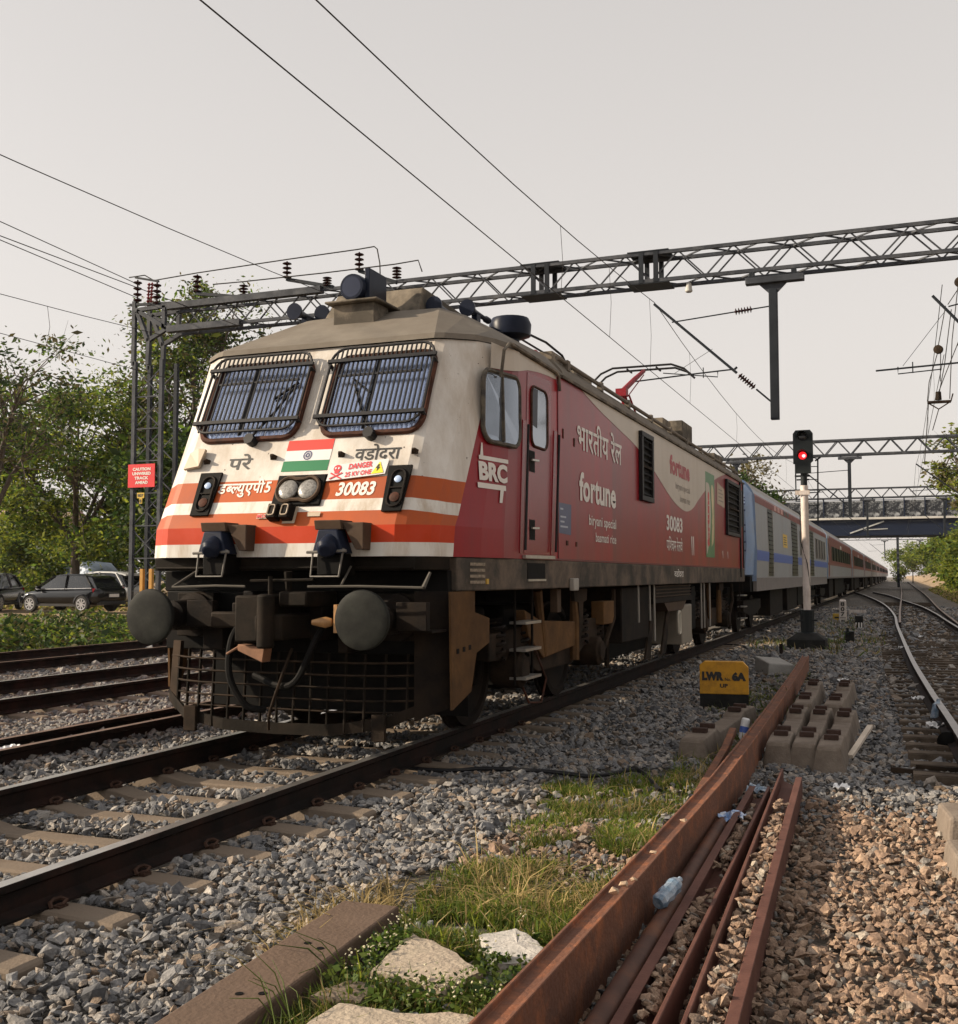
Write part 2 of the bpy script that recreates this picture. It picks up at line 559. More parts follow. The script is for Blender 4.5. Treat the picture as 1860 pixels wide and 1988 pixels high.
def scatter(name, label, pts, sizes, ramp, nvar=10, seed=0, tilt=0.5):
    """one object of many stones (kind stuff): points carry size and turn, geometry nodes set a stone on each"""
    r = np.random.default_rng(seed)
    n = len(pts)
    me = bpy.data.meshes.new(name)
    me.vertices.add(n)
    me.vertices.foreach_set('co', np.asarray(pts, np.float32).ravel())
    def attr(nm, typ, key, arr):
        a = me.attributes.new(nm, typ, 'POINT'); a.data.foreach_set(key, np.asarray(arr).ravel())
    rot = np.stack([r.normal(0, tilt, n), r.normal(0, tilt, n), r.uniform(0, 6.28, n)], 1).astype(np.float32)
    attr('turn', 'FLOAT_VECTOR', 'vector', rot)
    attr('size', 'FLOAT', 'value', np.asarray(sizes, np.float32))
    attr('pick', 'INT', 'value', r.integers(0, nvar, n).astype(np.int32))
    mat = stone_mat(name + '_rock', ramp)
    col = bpy.data.collections.new(name + '_shapes')
    for i in range(nvar):
        o_ = bpy.data.objects.new('stone_shape', stone_mesh('stone_shape', seed * 50 + i, mat)); col.objects.link(o_)
    o = bpy.data.objects.new(name, me); COL.objects.link(o)
    ng = bpy.data.node_groups.new(name + '_nodes', 'GeometryNodeTree')
    ng.interface.new_socket('Geometry', in_out='INPUT', socket_type='NodeSocketGeometry')
    ng.interface.new_socket('Geometry', in_out='OUTPUT', socket_type='NodeSocketGeometry')
    gi, go = ng.nodes.new('NodeGroupInput'), ng.nodes.new('NodeGroupOutput')
    ip = ng.nodes.new('GeometryNodeInstanceOnPoints')
    ci = ng.nodes.new('GeometryNodeCollectionInfo'); ci.inputs['Collection'].default_value = col
    ci.inputs['Separate Children'].default_value = True
    def named(nm, typ):
        a = ng.nodes.new('GeometryNodeInputNamedAttribute'); a.data_type = typ; a.inputs['Name'].default_value = nm
        return a.outputs['Attribute']
    L = ng.links.new
    L(gi.outputs[0], ip.inputs['Points']); L(ci.outputs[0], ip.inputs['Instance'])
    ip.inputs['Pick Instance'].default_value = True
    L(named('pick', 'INT'), ip.inputs['Instance Index'])
    er = ng.nodes.new('FunctionNodeEulerToRotation'); L(named('turn', 'FLOAT_VECTOR'), er.inputs[0]); L(er.outputs[0], ip.inputs['Rotation'])
    L(named('size', 'FLOAT'), ip.inputs['Scale'])
    L(ip.outputs[0], go.inputs[0])
    md = o.modifiers.new('stones', 'NODES'); md.node_group = ng
    return tag(o, label, kind='stuff')

# camera cone used only to skip stones that no nearby viewpoint can see
_yaw = R(21.396)
def in_view(x, y, m=1.5):
    c = -math.sin(_yaw) * x + math.cos(_yaw) * y
    s_ = math.cos(_yaw) * x + math.sin(_yaw) * y
    return (c > 1.2) & (np.abs(s_) < 0.47 * c + m)
def jitter_grid(x0, x1, y0, y1, step):
    X_, Y_ = np.meshgrid(np.arange(x0, x1, step), np.arange(y0, y1, step))
    X_ = X_.ravel() + rng.uniform(-0.5, 0.5, X_.size) * step
    Y_ = Y_.ravel() + rng.uniform(-0.5, 0.5, Y_.size) * step
    k = in_view(X_, Y_)
    return X_[k], Y_[k]

SLEEP_Y0, SLEEP_P = 1.07, 0.62
def on_sleeper(x, y):
    a = (x > CXT - 1.40) & (x < CXT + 1.40) & (np.abs(((y - SLEEP_Y0 + SLEEP_P / 2) % SLEEP_P) - SLEEP_P / 2) < 0.13)
    return a
CXT = -4.77
P_grey, S_grey, P_tan, S_tan = [], [], [], []
for x0, x1, y0, y1, step, sz in [(-7.0, 1.8, 1.2, 6.0, 0.034, 0.048), (-11, 2.2, 6.0, 10.0, 0.042, 0.053), (-17, 3.0, 10.0, 16.0, 0.058, 0.064), (-19, 3.6, 16, 28, 0.080, 0.080), (-5, 4, 28, 60, 0.125, 0.115)]:
    X_, Y_ = jitter_grid(x0, x1, y0, y1, step)
    # ballast reaches; tan stones lie right of the rusty steel and thin out away from the camera
    tanw = sm(-1.3, -0.9, X_ + 0.25 * (vnoise(X_ * 1.7, Y_ * 1.7, 5) - 0.5)) * (1 - sm(7.2, 8.7, Y_ + 1.2 * (vnoise(X_ * 1.3, Y_ * 1.3, 9) - 0.5) + 0.35 * X_))
    patch = ((X_ + 1.95) / 0.5) ** 2 + ((Y_ - 6.4) / 1.0) ** 2 < 0.7 + 0.6 * vnoise(X_ * 4, Y_ * 4, 2)
    tan = (rng.uniform(0, 1, X_.size) < tanw) | (patch & (rng.uniform(0, 1, X_.size) < 0.8))
    keep = ~on_sleeper(X_, Y_)
    rail = (np.abs(X_ + 3.9) < 0.09) | (np.abs(X_ + 5.635) < 0.09)
    earth = (X_ > -2.55) & (X_ < -1.15) & (Y_ < 5.6) & ~patch      # grassy strip with few stones
    keep &= ~rail & ~(earth & (rng.uniform(0, 1, X_.size) < 0.93))
    earth2 = (X_ > -2.7) & (X_ < -1.3) & (Y_ > 7.2) & (Y_ < 9.2)
    keep &= ~(earth2 & (rng.uniform(0, 1, X_.size) < 0.6))
    X_, Y_, tan = X_[keep], Y_[keep], tan[keep]
    sizes = sz * np.exp(rng.normal(0, 0.36, X_.size))
    Z_ = gz(X_, Y_) + rng.uniform(-0.35, 0.25, X_.size) * sz
    nearrail = (np.abs(X_ + 4.77) < 0.86)
    Z_ = Z_ + 0.006 * (np.abs(X_ + 4.77) < 1.5)
    p = np.stack([X_, Y_, Z_], 1)
    P_grey.append(p[~tan]); S_grey.append(sizes[~tan]); P_tan.append(p[tan]); S_tan.append(sizes[tan] * 0.86)
P_grey, S_grey, P_tan, S_tan = map(np.concatenate, (P_grey, S_grey, P_tan, S_tan))
scatter('ballast_stones', 'grey crushed stone ballast along and between the tracks', P_grey, S_grey, grey_ramp, seed=1)
scatter('tan_gravel', 'tan crushed stone heaped right of the rusty steel sections', P_tan, S_tan, tan_ramp, seed=2)

# ------------------------------------------------------------------ rails and sleepers
m_rside = M('rail_side_rust', (0.009, 0.007, 0.0065), 0.75, var=0.35, scale=6, col2=(0.026, 0.012, 0.009), amt=0.4, dscale=3, bump=0.1, spec=0.12)
m_rtop = M('rail_head_worn', (0.62, 0.59, 0.56), 0.3, metal=0.9, var=0.2, scale=5)
m_rtop3 = M('rail_head_greyed', (0.30, 0.28, 0.27), 0.4, metal=0.8, var=0.2, scale=5)
m_rtop2 = M('rail_head_dull', (0.16, 0.10, 0.07), 0.5, metal=0.4, var=0.3, scale=5)
m_conc = M('sleeper_concrete', (0.185, 0.148, 0.115), 0.9, var=0.2, scale=6, col2=(0.13, 0.10, 0.075), amt=0.4, dscale=3, bump=0.25, bscale=60, spec=0.12)
m_conc2 = M('stacked_sleeper_concrete', (0.20, 0.165, 0.135), 0.9, var=0.18, scale=7, col2=(0.12, 0.095, 0.075), amt=0.35, dscale=4, bump=0.3, bscale=70, spec=0.12)
m_clip = M('rusty_clip', (0.05, 0.028, 0.02), 0.7, var=0.4, scale=20, spec=0.12)
RP = [(-0.036, 0), (0.036, 0), (0.036, -0.035), (0.012, -0.052), (0.009, -0.13), (0.03, -0.148), (0.07, -0.158), (0.07, -0.170), (-0.07, -0.170), (-0.07, -0.158), (-0.03, -0.148), (-0.009, -0.13), (-0.012, -0.052), (-0.036, -0.035)]
def rail(pts, parent, name='rail', top=None, dz=0.0):
    mb = MB()
    rings = []
    P = [Vector((p[0], p[1], p[2] if len(p) > 2 else 0.0)) for p in pts]
    for i, p in enumerate(P):
        d = (P[min(i + 1, len(P) - 1)] - P[max(i - 1, 0)]).normalized()
        a = Vector((d.y, -d.x, 0)).normalized()
        rings.append([p + a * u + Vector((0, 0, w + dz)) for u, w in RP])
    mb.sections(rings)
    n = len(RP)
    for i in range(len(P) - 1): mb.m[i * n] = 1
    return mb.build(name, [m_rside, top or m_rtop], parent, smooth=40)
def sleeper_mesh():
    mb = MB()
    rings = []
    for x, hb, ht, zt in [(-1.375, 0.125, 0.085, -0.205), (-1.36, 0.13, 0.092, -0.185), (-1.0, 0.13, 0.09, -0.172), (-0.72, 0.125, 0.088, -0.172), (-0.55, 0.115, 0.085, -0.205), (0.55, 0.115, 0.085, -0.205), (0.72, 0.125, 0.088, -0.172), (1.0, 0.13, 0.09, -0.172), (1.36, 0.13, 0.092, -0.185), (1.375, 0.125, 0.085, -0.205)]:
        rings.append([(x, -hb, -0.40), (x, hb, -0.40), (x, ht, zt), (x, -ht, zt)])
    mb.sections(rings)
    return mb
def clip_pts(s_):
    return [(s_ * 0.085, -0.045, 0.006), (s_ * 0.065, -0.035, 0.028), (s_ * 0.055, 0.0, 0.034), (s_ * 0.07, 0.032, 0.036), (s_ * 0.105, 0.034, 0.028), (s_ * 0.112, 0.0, 0.018), (s_ * 0.09, -0.012, 0.014)]
def make_track(label, cx, y0, y1, rails_x, sl_from, sl_to, clips_to=0, group=None, name='railway_track', top=None, dz=0.0, p=SLEEP_P):
    t = thing(name, label, 'railway track', (cx, y0, dz), group=group)
    for rx in rails_x:
        rail([(rx, y0, dz)] + [(rx, y, dz) for y in np.linspace(y0 + 1, y1, 12)], t, top=top)
    src = None
    y = SLEEP_Y0 + math.ceil((sl_from - SLEEP_Y0) / p) * p
    src_clip = {}
    while y < sl_to:
        if src is None:
            src = sleeper_mesh().build('sleeper', m_conc, t, local=True, smooth=0, bevel=0.012, seg=1)
            src.location = (0, y - y0, 0); s = src
        else:
            s = share(src, t, (0, y - y0, random.uniform(-0.008, 0.004)))
        if y < clips_to:
            for rx in rails_x:
                for s_ in (-1, 1):
                    if s_ not in src_clip:
                        mb = MB(); mb.tube(clip_pts(s_), 0.011, 5); mb.box(s_ * 0.072, s_ * 0.12, -0.03, 0.03, -0.01, 0.014)
                        src_clip[s_] = mb.build('rail_clip', m_clip, t, local=True)
                        src_clip[s_].location = (rx - cx, y - y0, -0.172)
                    else:
                        share(src_clip[s_], t, (rx - cx, y - y0, -0.172))
        y += p
    return t
track1 = make_track('nearest main track, on concrete sleepers, that the locomotive stands on', -4.77, -6, 420, (-3.9, -5.64), 0.3, 29, clips_to=11.5)
make_track('second track from the locomotive to the left, half buried in ballast', -10.54, 2, 300, (-9.70, -11.38), 7, 20, dz=0.0)
make_track('farthest left track, overgrown with weeds beside the parking ground', -14.75, 4, 300, (-13.87, -15.62), 9, 24, top=m_rtop2)
t = thing('spare_rail', 'rusty spare rail lying on the ballast, nearer of two between the left tracks', 'spare rail', (-7.2, 4, -0.04))
rail([(-7.02, 2, -0.03), (-7.05, 9, -0.03), (-7.1, 30, -0.03)], t, top=m_rtop2)
t = thing('spare_rail', 'rusty spare rail lying on the ballast, farther of two between the left tracks', 'spare rail', (-7.6, 4, -0.04))
rail([(-7.5, 2, -0.03), (-7.52, 9, -0.03), (-7.55, 30, -0.03)], t, top=m_rtop2)

# right-hand track with the turnout that curves across to the train's line
def rpath(P, k=8):
    return [(p.x, p.y, 0.0) for p in _spl(P, k)]
def _spl(P, k):
    P = [Vector((p[0], p[1], 0)) for p in P]; out = []
    for i in range(len(P) - 1):
        a, b, c, d = P[max(i - 1, 0)], P[i], P[i + 1], P[min(i + 2, len(P) - 1)]
        for j in range(k):
            q = j / k
            out.append(0.5 * ((2 * b) + (c - a) * q + (2 * a - 5 * b + 4 * c - d) * q * q + (3 * b - a - 3 * c + d) * q ** 3))
    out.append(P[-1]); return out
rt = thing('railway_track', 'right hand track with a turnout on close dark sleepers', 'railway track', (0.9, 2, 0))
rail(rpath([(0.72, 2), (0.60, 6), (0.47, 10.84), (0.32, 14.9), (0.16, 20.3), (-0.02, 29.4), (-0.10, 34), (-0.21, 42.5), (-0.62, 55), (-1.3, 68), (-2.5, 86), (-3.9, 104), (-4.0, 110)]), rt, top=m_rtop3)
rail(rpath([(2.46, 2), (2.34, 6), (2.2, 10.84), (2.05, 14.9), (1.88, 20.3), (1.70, 26), (1.55, 30), (1.38, 37.7), (1.25, 44.7), (0.92, 54.9), (0.22, 67.2), (-0.67, 83.8), (-2.1, 101.8), (-2.3, 104)]), rt, top=m_rtop3)
rail(rpath([(-0.02, 35.5), (-0.02, 44), (0.0, 52), (0.1, 80), (0.15, 120), (0.15, 300)]), rt, top=m_rtop2)
rail(rpath([(1.62, 34), (1.60, 39), (1.58, 48), (1.62, 58), (1.78, 82), (1.85, 120), (1.85, 300)]), rt, top=m_rtop2)
m_wood = M('dark_wood_sleeper', (0.055, 0.042, 0.032), 0.9, var=0.3, scale=5, col2=(0.13, 0.10, 0.075), amt=0.45, dscale=3, bump=0.3, bscale=30, spec=0.12)
src = None
for i, y in enumerate(np.arange(9.5, 70, 0.55)):
    cx = float(np.interp(y, [2, 10.8, 20, 30, 42, 55, 70], [1.59, 1.33, 1.02, 0.8, 0.66, 0.6, 0.4]))
    if src is None:
        mb = MB(); mb.box(-1.3, 1.3, -0.12, 0.12, -0.36, -0.172); mb.box(-1.3, 1.3, -0.11, -0.09, -0.172, -0.165)
        src = mb.build('sleeper', m_wood, rt, local=True, smooth=0, bevel=0.012, seg=1); src.location = (cx - 0.9, y - 2, 0)
    else: share(src, rt, (cx - 0.9, y - 2, random.uniform(-0.01, 0.005)))
# darker brown ballast between the rails of the right track
xs_, ys_ = [], []
X_, Y_ = jitter_grid(-0.3, 3.4, 9.2, 60, 0.10)
k = (np.abs(((Y_ - 9.5 + 0.275) % 0.55) - 0.275) > 0.13)
X_, Y_ = X_[k], Y_[k]
cxi = np.interp(Y_, [2, 10.8, 20, 30, 42, 55, 70], [1.59, 1.33, 1.02, 0.8, 0.66, 0.6, 0.4])
k = np.abs(X_ - cxi) < 0.8
X_, Y_ = X_[k], Y_[k]
scatter('dark_ballast', 'dark ballast between the rails of the right hand track', np.stack([X_, Y_, gz(X_, Y_) + 0.0], 1), 0.085 * np.exp(rng.normal(0, 0.3, X_.size)), dark_ramp, seed=3)
# ================================================================== LOCOMOTIVE
CX = -4.77
m_cream = M('cream_paint', (0.61, 0.585, 0.545), 0.45, var=0.07, scale=2.5, col2=(0.34, 0.275, 0.205), amt=0.30, dscale=3.5, bump=0.05, bscale=25, streak=True, soft=0.2, col3=(0.07, 0.05, 0.04), amt3=0.07, dscale3=17, soft3=0.015, spec=0.25)
m_orange = M('orange_paint', (0.43, 0.082, 0.011), 0.45, spec=0.2, var=0.12, scale=1.6, col2=(0.28, 0.07, 0.03), amt=0.38, dscale=2.0, streak=True, soft=0.2)
m_orange_shade = M('orange_paint_shade', (0.44, 0.036, 0.004), 0.42, spec=0.2, var=0.10, scale=2, col2=(0.45, 0.05, 0.02), amt=0.25)  # shade of the down-tilted nose strip painted into the orange
m_white = M('white_paint', (0.62, 0.60, 0.56), 0.45, spec=0.25, var=0.06, scale=4, col2=(0.38, 0.30, 0.22), amt=0.3, dscale=6, streak=True)
m_red = M('maroon_red_vinyl', (0.225, 0.008, 0.019), 0.30, var=0.2, scale=1.1, col2=(0.33, 0.013, 0.017), amt=0.45, dscale=0.8, soft=0.25, bump=0.04, bscale=3, col3=(0.15, 0.035, 0.040), amt3=0.34, dscale3=2.6, streak3=True, soft3=0.2, spec=0.2)  # soft brighter patches paint in mottled reflections; the streaks are grime
m_red2 = M('door_red_paint', (0.19, 0.004, 0.011), 0.25, var=0.10, scale=2, bump=0.02, bscale=5, spec=0.3)
m_swoosh = M('cream_vinyl', (0.46, 0.405, 0.335), 0.45, var=0.08, scale=1.2, col2=(0.40, 0.33, 0.25), amt=0.25, dscale=1.5, streak=True)
m_skirt = M('dusty_grey_underframe', (0.058, 0.052, 0.045), 0.75, var=0.15, scale=3, col2=(0.17, 0.13, 0.10), amt=0.4, dscale=2, spec=0.1)
m_roof = M('grimy_grey_roof', (0.185, 0.165, 0.138), 0.8, var=0.2, scale=2.2, col2=(0.13, 0.11, 0.09), amt=0.42, dscale=1.6, bump=0.1, bscale=20, soft=0.2, spec=0.1)
m_roofd = M('sooty_roof_box', (0.085, 0.075, 0.062), 0.8, var=0.25, scale=4, col2=(0.26, 0.22, 0.17), amt=0.35, bump=0.1, bscale=25, spec=0.1)
m_black = M('greasy_black', (0.004, 0.004, 0.004), 0.7, var=0.3, scale=5, col2=(0.010, 0.008, 0.007), amt=0.3, dscale=4, spec=0.1)
m_dark = M('dark_oily_steel', (0.006, 0.005, 0.005), 0.7, var=0.3, scale=4, col2=(0.020, 0.014, 0.010), amt=0.45, dscale=3, bump=0.1, spec=0.1)
m_dust = M('dusty_brown_steel', (0.036, 0.024, 0.016), 0.85, var=0.25, scale=3, col2=(0.008, 0.007, 0.006), amt=0.42, dscale=2.5, bump=0.08, spec=0.1)
m_under = M('shade_black_iron', (0.010, 0.008, 0.006), 0.75, var=0.3, scale=5, col2=(0.024, 0.017, 0.012), amt=0.35, dscale=3, bump=0.12, spec=0.1)  # iron darkened to paint in the shade under the nose
m_tan = M('tan_dust_plate', (0.15, 0.080, 0.033), 0.85, var=0.25, scale=3, col2=(0.045, 0.028, 0.018), amt=0.42, dscale=2.4, soft=0.25, bump=0.1, spec=0.1)
m_buf = M('greased_buffer_face', (0.026, 0.028, 0.024), 0.6, var=0.3, scale=4, col2=(0.008, 0.008, 0.008), amt=0.5, dscale=5, soft=0.2, spec=0.1)
m_navy = M('blue_black_cover', (0.012, 0.016, 0.03), 0.35, var=0.3, scale=5, spec=0.1)
m_glass = M('window_glass', (0.46, 0.55, 0.78), 0.25, metal=0.85, var=0.06, scale=2)
m_glass2 = M('side_glass', (0.27, 0.31, 0.37), 0.08, metal=0.7, var=0.05, scale=2)
m_rubber = M('rusty_window_seal', (0.045, 0.022, 0.016), 0.7, var=0.4, scale=12, col2=(0.11, 0.045, 0.03), amt=0.4, dscale=8, spec=0.1)
m_bar = M('black_guard_paint', (0.010, 0.010, 0.012), 0.55, var=0.3, scale=9, spec=0.25)
m_letw = M('white_lettering', (0.66, 0.63, 0.59), 0.5, var=0.06, scale=6)
m_letk = M('black_lettering', (0.012, 0.012, 0.012), 0.5)
m_letr = M('red_lettering', (0.55, 0.02, 0.03), 0.5)
m_flagr = M('flag_red', (0.62, 0.045, 0.03), 0.35, var=0.06)
m_flagw = M('flag_white', (0.62, 0.62, 0.62), 0.35, var=0.05)
m_flagg = M('flag_green', (0.015, 0.16, 0.06), 0.35, var=0.08)
m_navyp = M('navy_print', (0.02, 0.03, 0.12), 0.4)
m_lens = M('lamp_lens', (0.30, 0.29, 0.27), 0.2, var=0.4, scale=70, metal=0.3, col2=(0.12, 0.11, 0.10), amt=0.4, dscale=30)
m_glint = M('marker_lens_glint', (0.28, 0.34, 0.45), 0.2, emit=(0.6, 0.75, 1.0), estr=0.2)  # weak emission stands in for a pale blue glint on the lens
m_steel = M('bright_worn_steel', (0.42, 0.40, 0.37), 0.35, metal=0.7, var=0.2, scale=8)
m_yel = M('yellow_paint', (0.72, 0.62, 0.02), 0.4)
m_redins = M('red_insulator', (0.22, 0.02, 0.02), 0.35)
m_pred = M('red_pantograph_paint', (0.20, 0.010, 0.018), 0.5, spec=0.2)
m_green = M('pack_green', (0.04, 0.17, 0.05), 0.4)
m_pack = M('pack_picture', (0.52, 0.42, 0.22), 0.4, var=0.35, scale=2.2, col2=(0.10, 0.25, 0.05), amt=0.35, dscale=2.6)
m_blues = M('blue_sticker', (0.035, 0.05, 0.13), 0.4, var=0.2, scale=6)
m_patch = M('faded_paint_patch', (0.42, 0.33, 0.24), 0.55, var=0.12, scale=5)
m_sock = M('brown_socket_bracket', (0.075, 0.05, 0.034), 0.7, var=0.25, scale=6, col2=(0.07, 0.05, 0.04), amt=0.3, spec=0.1)

loco = thing('locomotive', 'red and cream electric locomotive with orange bands heading the train', 'locomotive', (CX, 7.6, 0))

def fy(z): return 7.6 + (0.48 * (z - 1.83) if z > 1.83 else -0.02 * (1.83 - z) / 0.25)
FN = Vector((0, -1, 0.48)).normalized()
def fp(x, z, off=0.0):
    return Vector((x, fy(z), z)) + FN * off
def sp(y, z, off=0.0): return Vector((CX + 1.57 + off, y, z))

# --- front shell: stripes are rows of the shell itself
rows = [(1.58, m_white), (1.69, m_orange_shade), (1.83, m_orange), (1.95, m_white), (2.05, m_orange), (2.235, m_cream), (2.6, m_cream), (3.0, m_cream), (3.40, m_cream), (3.47, None)]
mats = [m_white, m_orange_shade, m_orange, m_cream]
def ring(z):
    h = 1.13
    y = fy(z)
    d = 0.22 + 0.06 * min(1, (z - 1.58) / 1.2)
    c = 1.36 + 0.06 * (z - 1.58) / 1.9
    e = 1.41 + 0.07 * (z - 1.58) / 1.9
    pts = [(-e, y + 0.42), (-c, y + d), (-c + 0.04, y + d - 0.07), (-h - 0.03, y + 0.035), (-h + 0.05, y), (0, y), (h - 0.05, y), (h + 0.03, y + 0.035), (c - 0.04, y + d - 0.07), (c, y + d), (e, y + 0.42)]
    dz = [-0.034, -0.03, -0.022, 0, 0, 0, 0, 0, -0.022, -0.03, -0.034]
    return [Vector((CX + a, b, z + (e if 1.9 < z < 3.3 else 0))) for (a, b), e in zip(pts, dz)]
mb = MB()
for i in range(len(rows) - 1):
    a, b = ring(rows[i][0]), ring(rows[i + 1][0])
    mb.mi(mats.index(rows[i][1]))
    for k in range(10):
        mb.face([a[k], a[k + 1], b[k + 1], b[k]])
front = mb.build('cab_front', mats, loco, smooth=28, fixn=True)

# --- body sides, nose cheeks and rear wall
def prof(y):
    return [(1.57, 1.58), (1.57, 3.42), (1.54, 3.55), (1.44, 3.68), (1.2, 3.79), (0.6, 3.87), (0, 3.90)]
mb = MB()
zs = [1.58, 1.69, 1.83, 1.95, 2.05, 2.235, 2.6, 3.0, 3.40, 3.47]
for sgn in (-1, 1):
    cols = []
    for z in zs:
        r = ring(z)
        p = r[10] if sgn > 0 else r[0]
        col = [p]
        for t in (0.35, 0.7, 1.0):
            yy = p.y + (9.15 - p.y) * t
            xx = p.x + (CX + sgn * 1.57 - p.x) * math.sin(t * math.pi / 2)
            col.append(Vector((xx, yy, p.z + (z - p.z) * t)))
        cols.append(col)
    for i in range(len(zs) - 1):
        for k in range(3):
            mb.mi(0)
            mb.face([cols[i][k], cols[i][k + 1], cols[i + 1][k + 1], cols[i + 1][k]])
    mb.face([(CX + sgn * 1.57, 9.15, 1.58), (CX + sgn * 1.57, 24.3, 1.58), (CX + sgn * 1.57, 24.3, 3.47), (CX + sgn * 1.57, 9.15, 3.47)])
mb.face([(CX - 1.57, 24.3, 1.58), (CX + 1.57, 24.3, 1.58), (CX + 1.57, 24.3, 3.47), (CX - 1.57, 24.3, 3.47)])
side = mb.build('body_side', [m_red], loco, smooth=30)
# cream cap at the top of the cab side
mb = MB()
def capx(y, z):
    yc = fy(z) + 0.42
    g = 0.16 - 0.07 * (z - 1.58) / 1.9
    t = min(1, max(0, (y - yc) / (9.15 - yc)))
    return CX + 1.57 - g + g * math.sin(t * math.pi / 2) + 0.014 if y < 9.15 else CX + 1.574
ys_c = [8.66, 8.86, 9.03, 9.149, 9.151, 9.4, 9.7, 10.0, 10.3]
lo_c = [3.24, 3.25, 3.27, 3.29, 3.29, 3.345, 3.38, 3.40, 3.41]
mb.add([(capx(y, z), y, z) for y, z in zip(ys_c, lo_c)] + [(capx(y, 3.465), y, 3.465) for y in ys_c], [(i, i + 1, 9 + i + 1, 9 + i) for i in range(8)])
mb.build('cream_cab_edge', m_swoosh, side, smooth=0, fixn=False)

# --- roof: rounded shoulders behind the cab, hipped hood over the cab
mb = MB()
rings = []
for y in (10.6, 16, 24.3):
    rings.append([Vector((CX + a, y, z)) for a, z in [(-1.57, 3.472), (-1.54, 3.56), (-1.45, 3.67), (-1.2, 3.76), (-0.6, 3.82), (0, 3.84), (0.6, 3.82), (1.2, 3.76), (1.45, 3.67), (1.54, 3.56), (1.57, 3.472)]])
mb.sections(rings)
roof = mb.build('roof', m_roof, loco, smooth=50)
mb = MB()
r0 = ring(3.47)
low = [p + Vector((0, -0.03, 0.004)) for p in r0]
low = low[:1] + low[2:9] + low[10:]
up = []
for p in low: up.append(p + Vector((0, 0.015, 0.05)))
mid = []
tx = [-1.30, -1.18, -0.95, -0.72, 0, 0.72, 0.95, 1.18, 1.30]
tyy = [9.75, 9.55, 9.40, 9.30, 9.28, 9.30, 9.40, 9.55, 9.75]
tz = [3.72, 3.80, 3.92, 3.99, 4.0, 3.99, 3.92, 3.80, 3.72]
mid = [Vector((CX + a, b, c)) for a, b, c in zip(tx, tyy, tz)]
back = [Vector((CX + a * 1.05, 10.62, min(c, 3.97))) for a, c in zip(tx, tz)]
for a, b in ((low, up), (up, mid), (mid, back)):
    for k in range(8):
        mb.face([a[k], a[k + 1], b[k + 1], b[k]])
for sgn, k in ((-1, 0), (1, 8)):
    mb.face([up[k], mid[k], back[k], Vector((CX + sgn * 1.57, 10.62, 3.50)), Vector((CX + sgn * 1.57, 9.15, 3.52))])
    mb.face([low[k], up[k], Vector((CX + sgn * 1.57, 9.15, 3.52)), Vector((CX + sgn * 1.57, 9.15, 3.475))])
    mb.face([Vector((CX + sgn * 1.57, 9.15, 3.475)), Vector((CX + sgn * 1.57, 9.15, 3.52)), Vector((CX + sgn * 1.57, 10.62, 3.50)), Vector((CX + sgn * 1.57, 10.62, 3.475))])
mb.face(back + [Vector((CX + 1.57, 10.62, 3.5)), Vector((CX - 1.57, 10.62, 3.5))])
hood = mb.build('cab_roof_hood', m_roof, loco, smooth=40)

# --- skirt / underframe
mb = MB()
mb.extrude([(CX + a, b, 1.30) for a, b in ((-1.42, 8.06), (1.42, 8.06), (1.50, 8.5), (1.575, 9.15), (1.575, 24.3), (-1.575, 24.3), (-1.575, 9.15), (-1.50, 8.5))], (0, 0, 0.278))
skirt = mb.build('underframe_skirt', m_skirt, loco, bevel=0.012)
mb = MB()
mb.extrude([(CX - 1.42, 7.92, 1.47), (CX - 1.24, 7.64, 1.47), (CX + 1.24, 7.64, 1.47), (CX + 1.42, 7.92, 1.47)], (0, 0, 0.108))
mb.box(CX - 1.22, CX + 1.22, 7.62, 7.64, 1.482, 1.50)
mb.build('front_sill', m_under, loco, bevel=0.008)
mb = MB()
mb.box(CX - 1.35, CX + 1.35, 7.95, 8.3, 0.78, 1.29); mb.box(CX - 1.38, CX + 1.38, 7.96, 8.05, 1.29, 1.47)  # upper black beam added to paint in the unlit skirt front
mb.build('headstock', m_black, loco, bevel=0.01)
mb = MB()                                            # row of rivets and small plates on the skirt front panel
for i in range(4):
    mb.hexa([(CX + 1.458, 8.25, 1.36 + i * 0.05), (CX + 1.5, 8.48, 1.36 + i * 0.05), (CX + 1.504, 8.48, 1.36 + i * 0.05), (CX + 1.462, 8.25, 1.36 + i * 0.05), (CX + 1.458, 8.25, 1.385 + i * 0.05), (CX + 1.5, 8.48, 1.385 + i * 0.05), (CX + 1.504, 8.48, 1.385 + i * 0.05), (CX + 1.462, 8.25, 1.385 + i * 0.05)])
mb.build('data_plate', M('faded_stencil', (0.22, 0.18, 0.13), 0.7, var=0.5, scale=30), skirt)
mb = MB(); mb.box(CX + 1.50, CX + 1.512, 8.50, 8.55, 1.355, 1.40)
mb.build('yellow_plate', M('faded_yellow', (0.45, 0.28, 0.04), 0.6), skirt)

# --- rounded rectangle helper on a frame function
def rrect(fr, x0, x1, z0, z1, r, off, n=4):
    pts = []
    for cx, cz, a0 in ((x1 - r, z1 - r, 0), (x0 + r, z1 - r, 90), (x0 + r, z0 + r, 180), (x1 - r, z0 + r, 270)):
        for i in range(n + 1):
            a = R(a0 + 90 * i / n)
            pts.append(fr(cx + r * math.cos(a), cz + r * math.sin(a), off))
    return pts

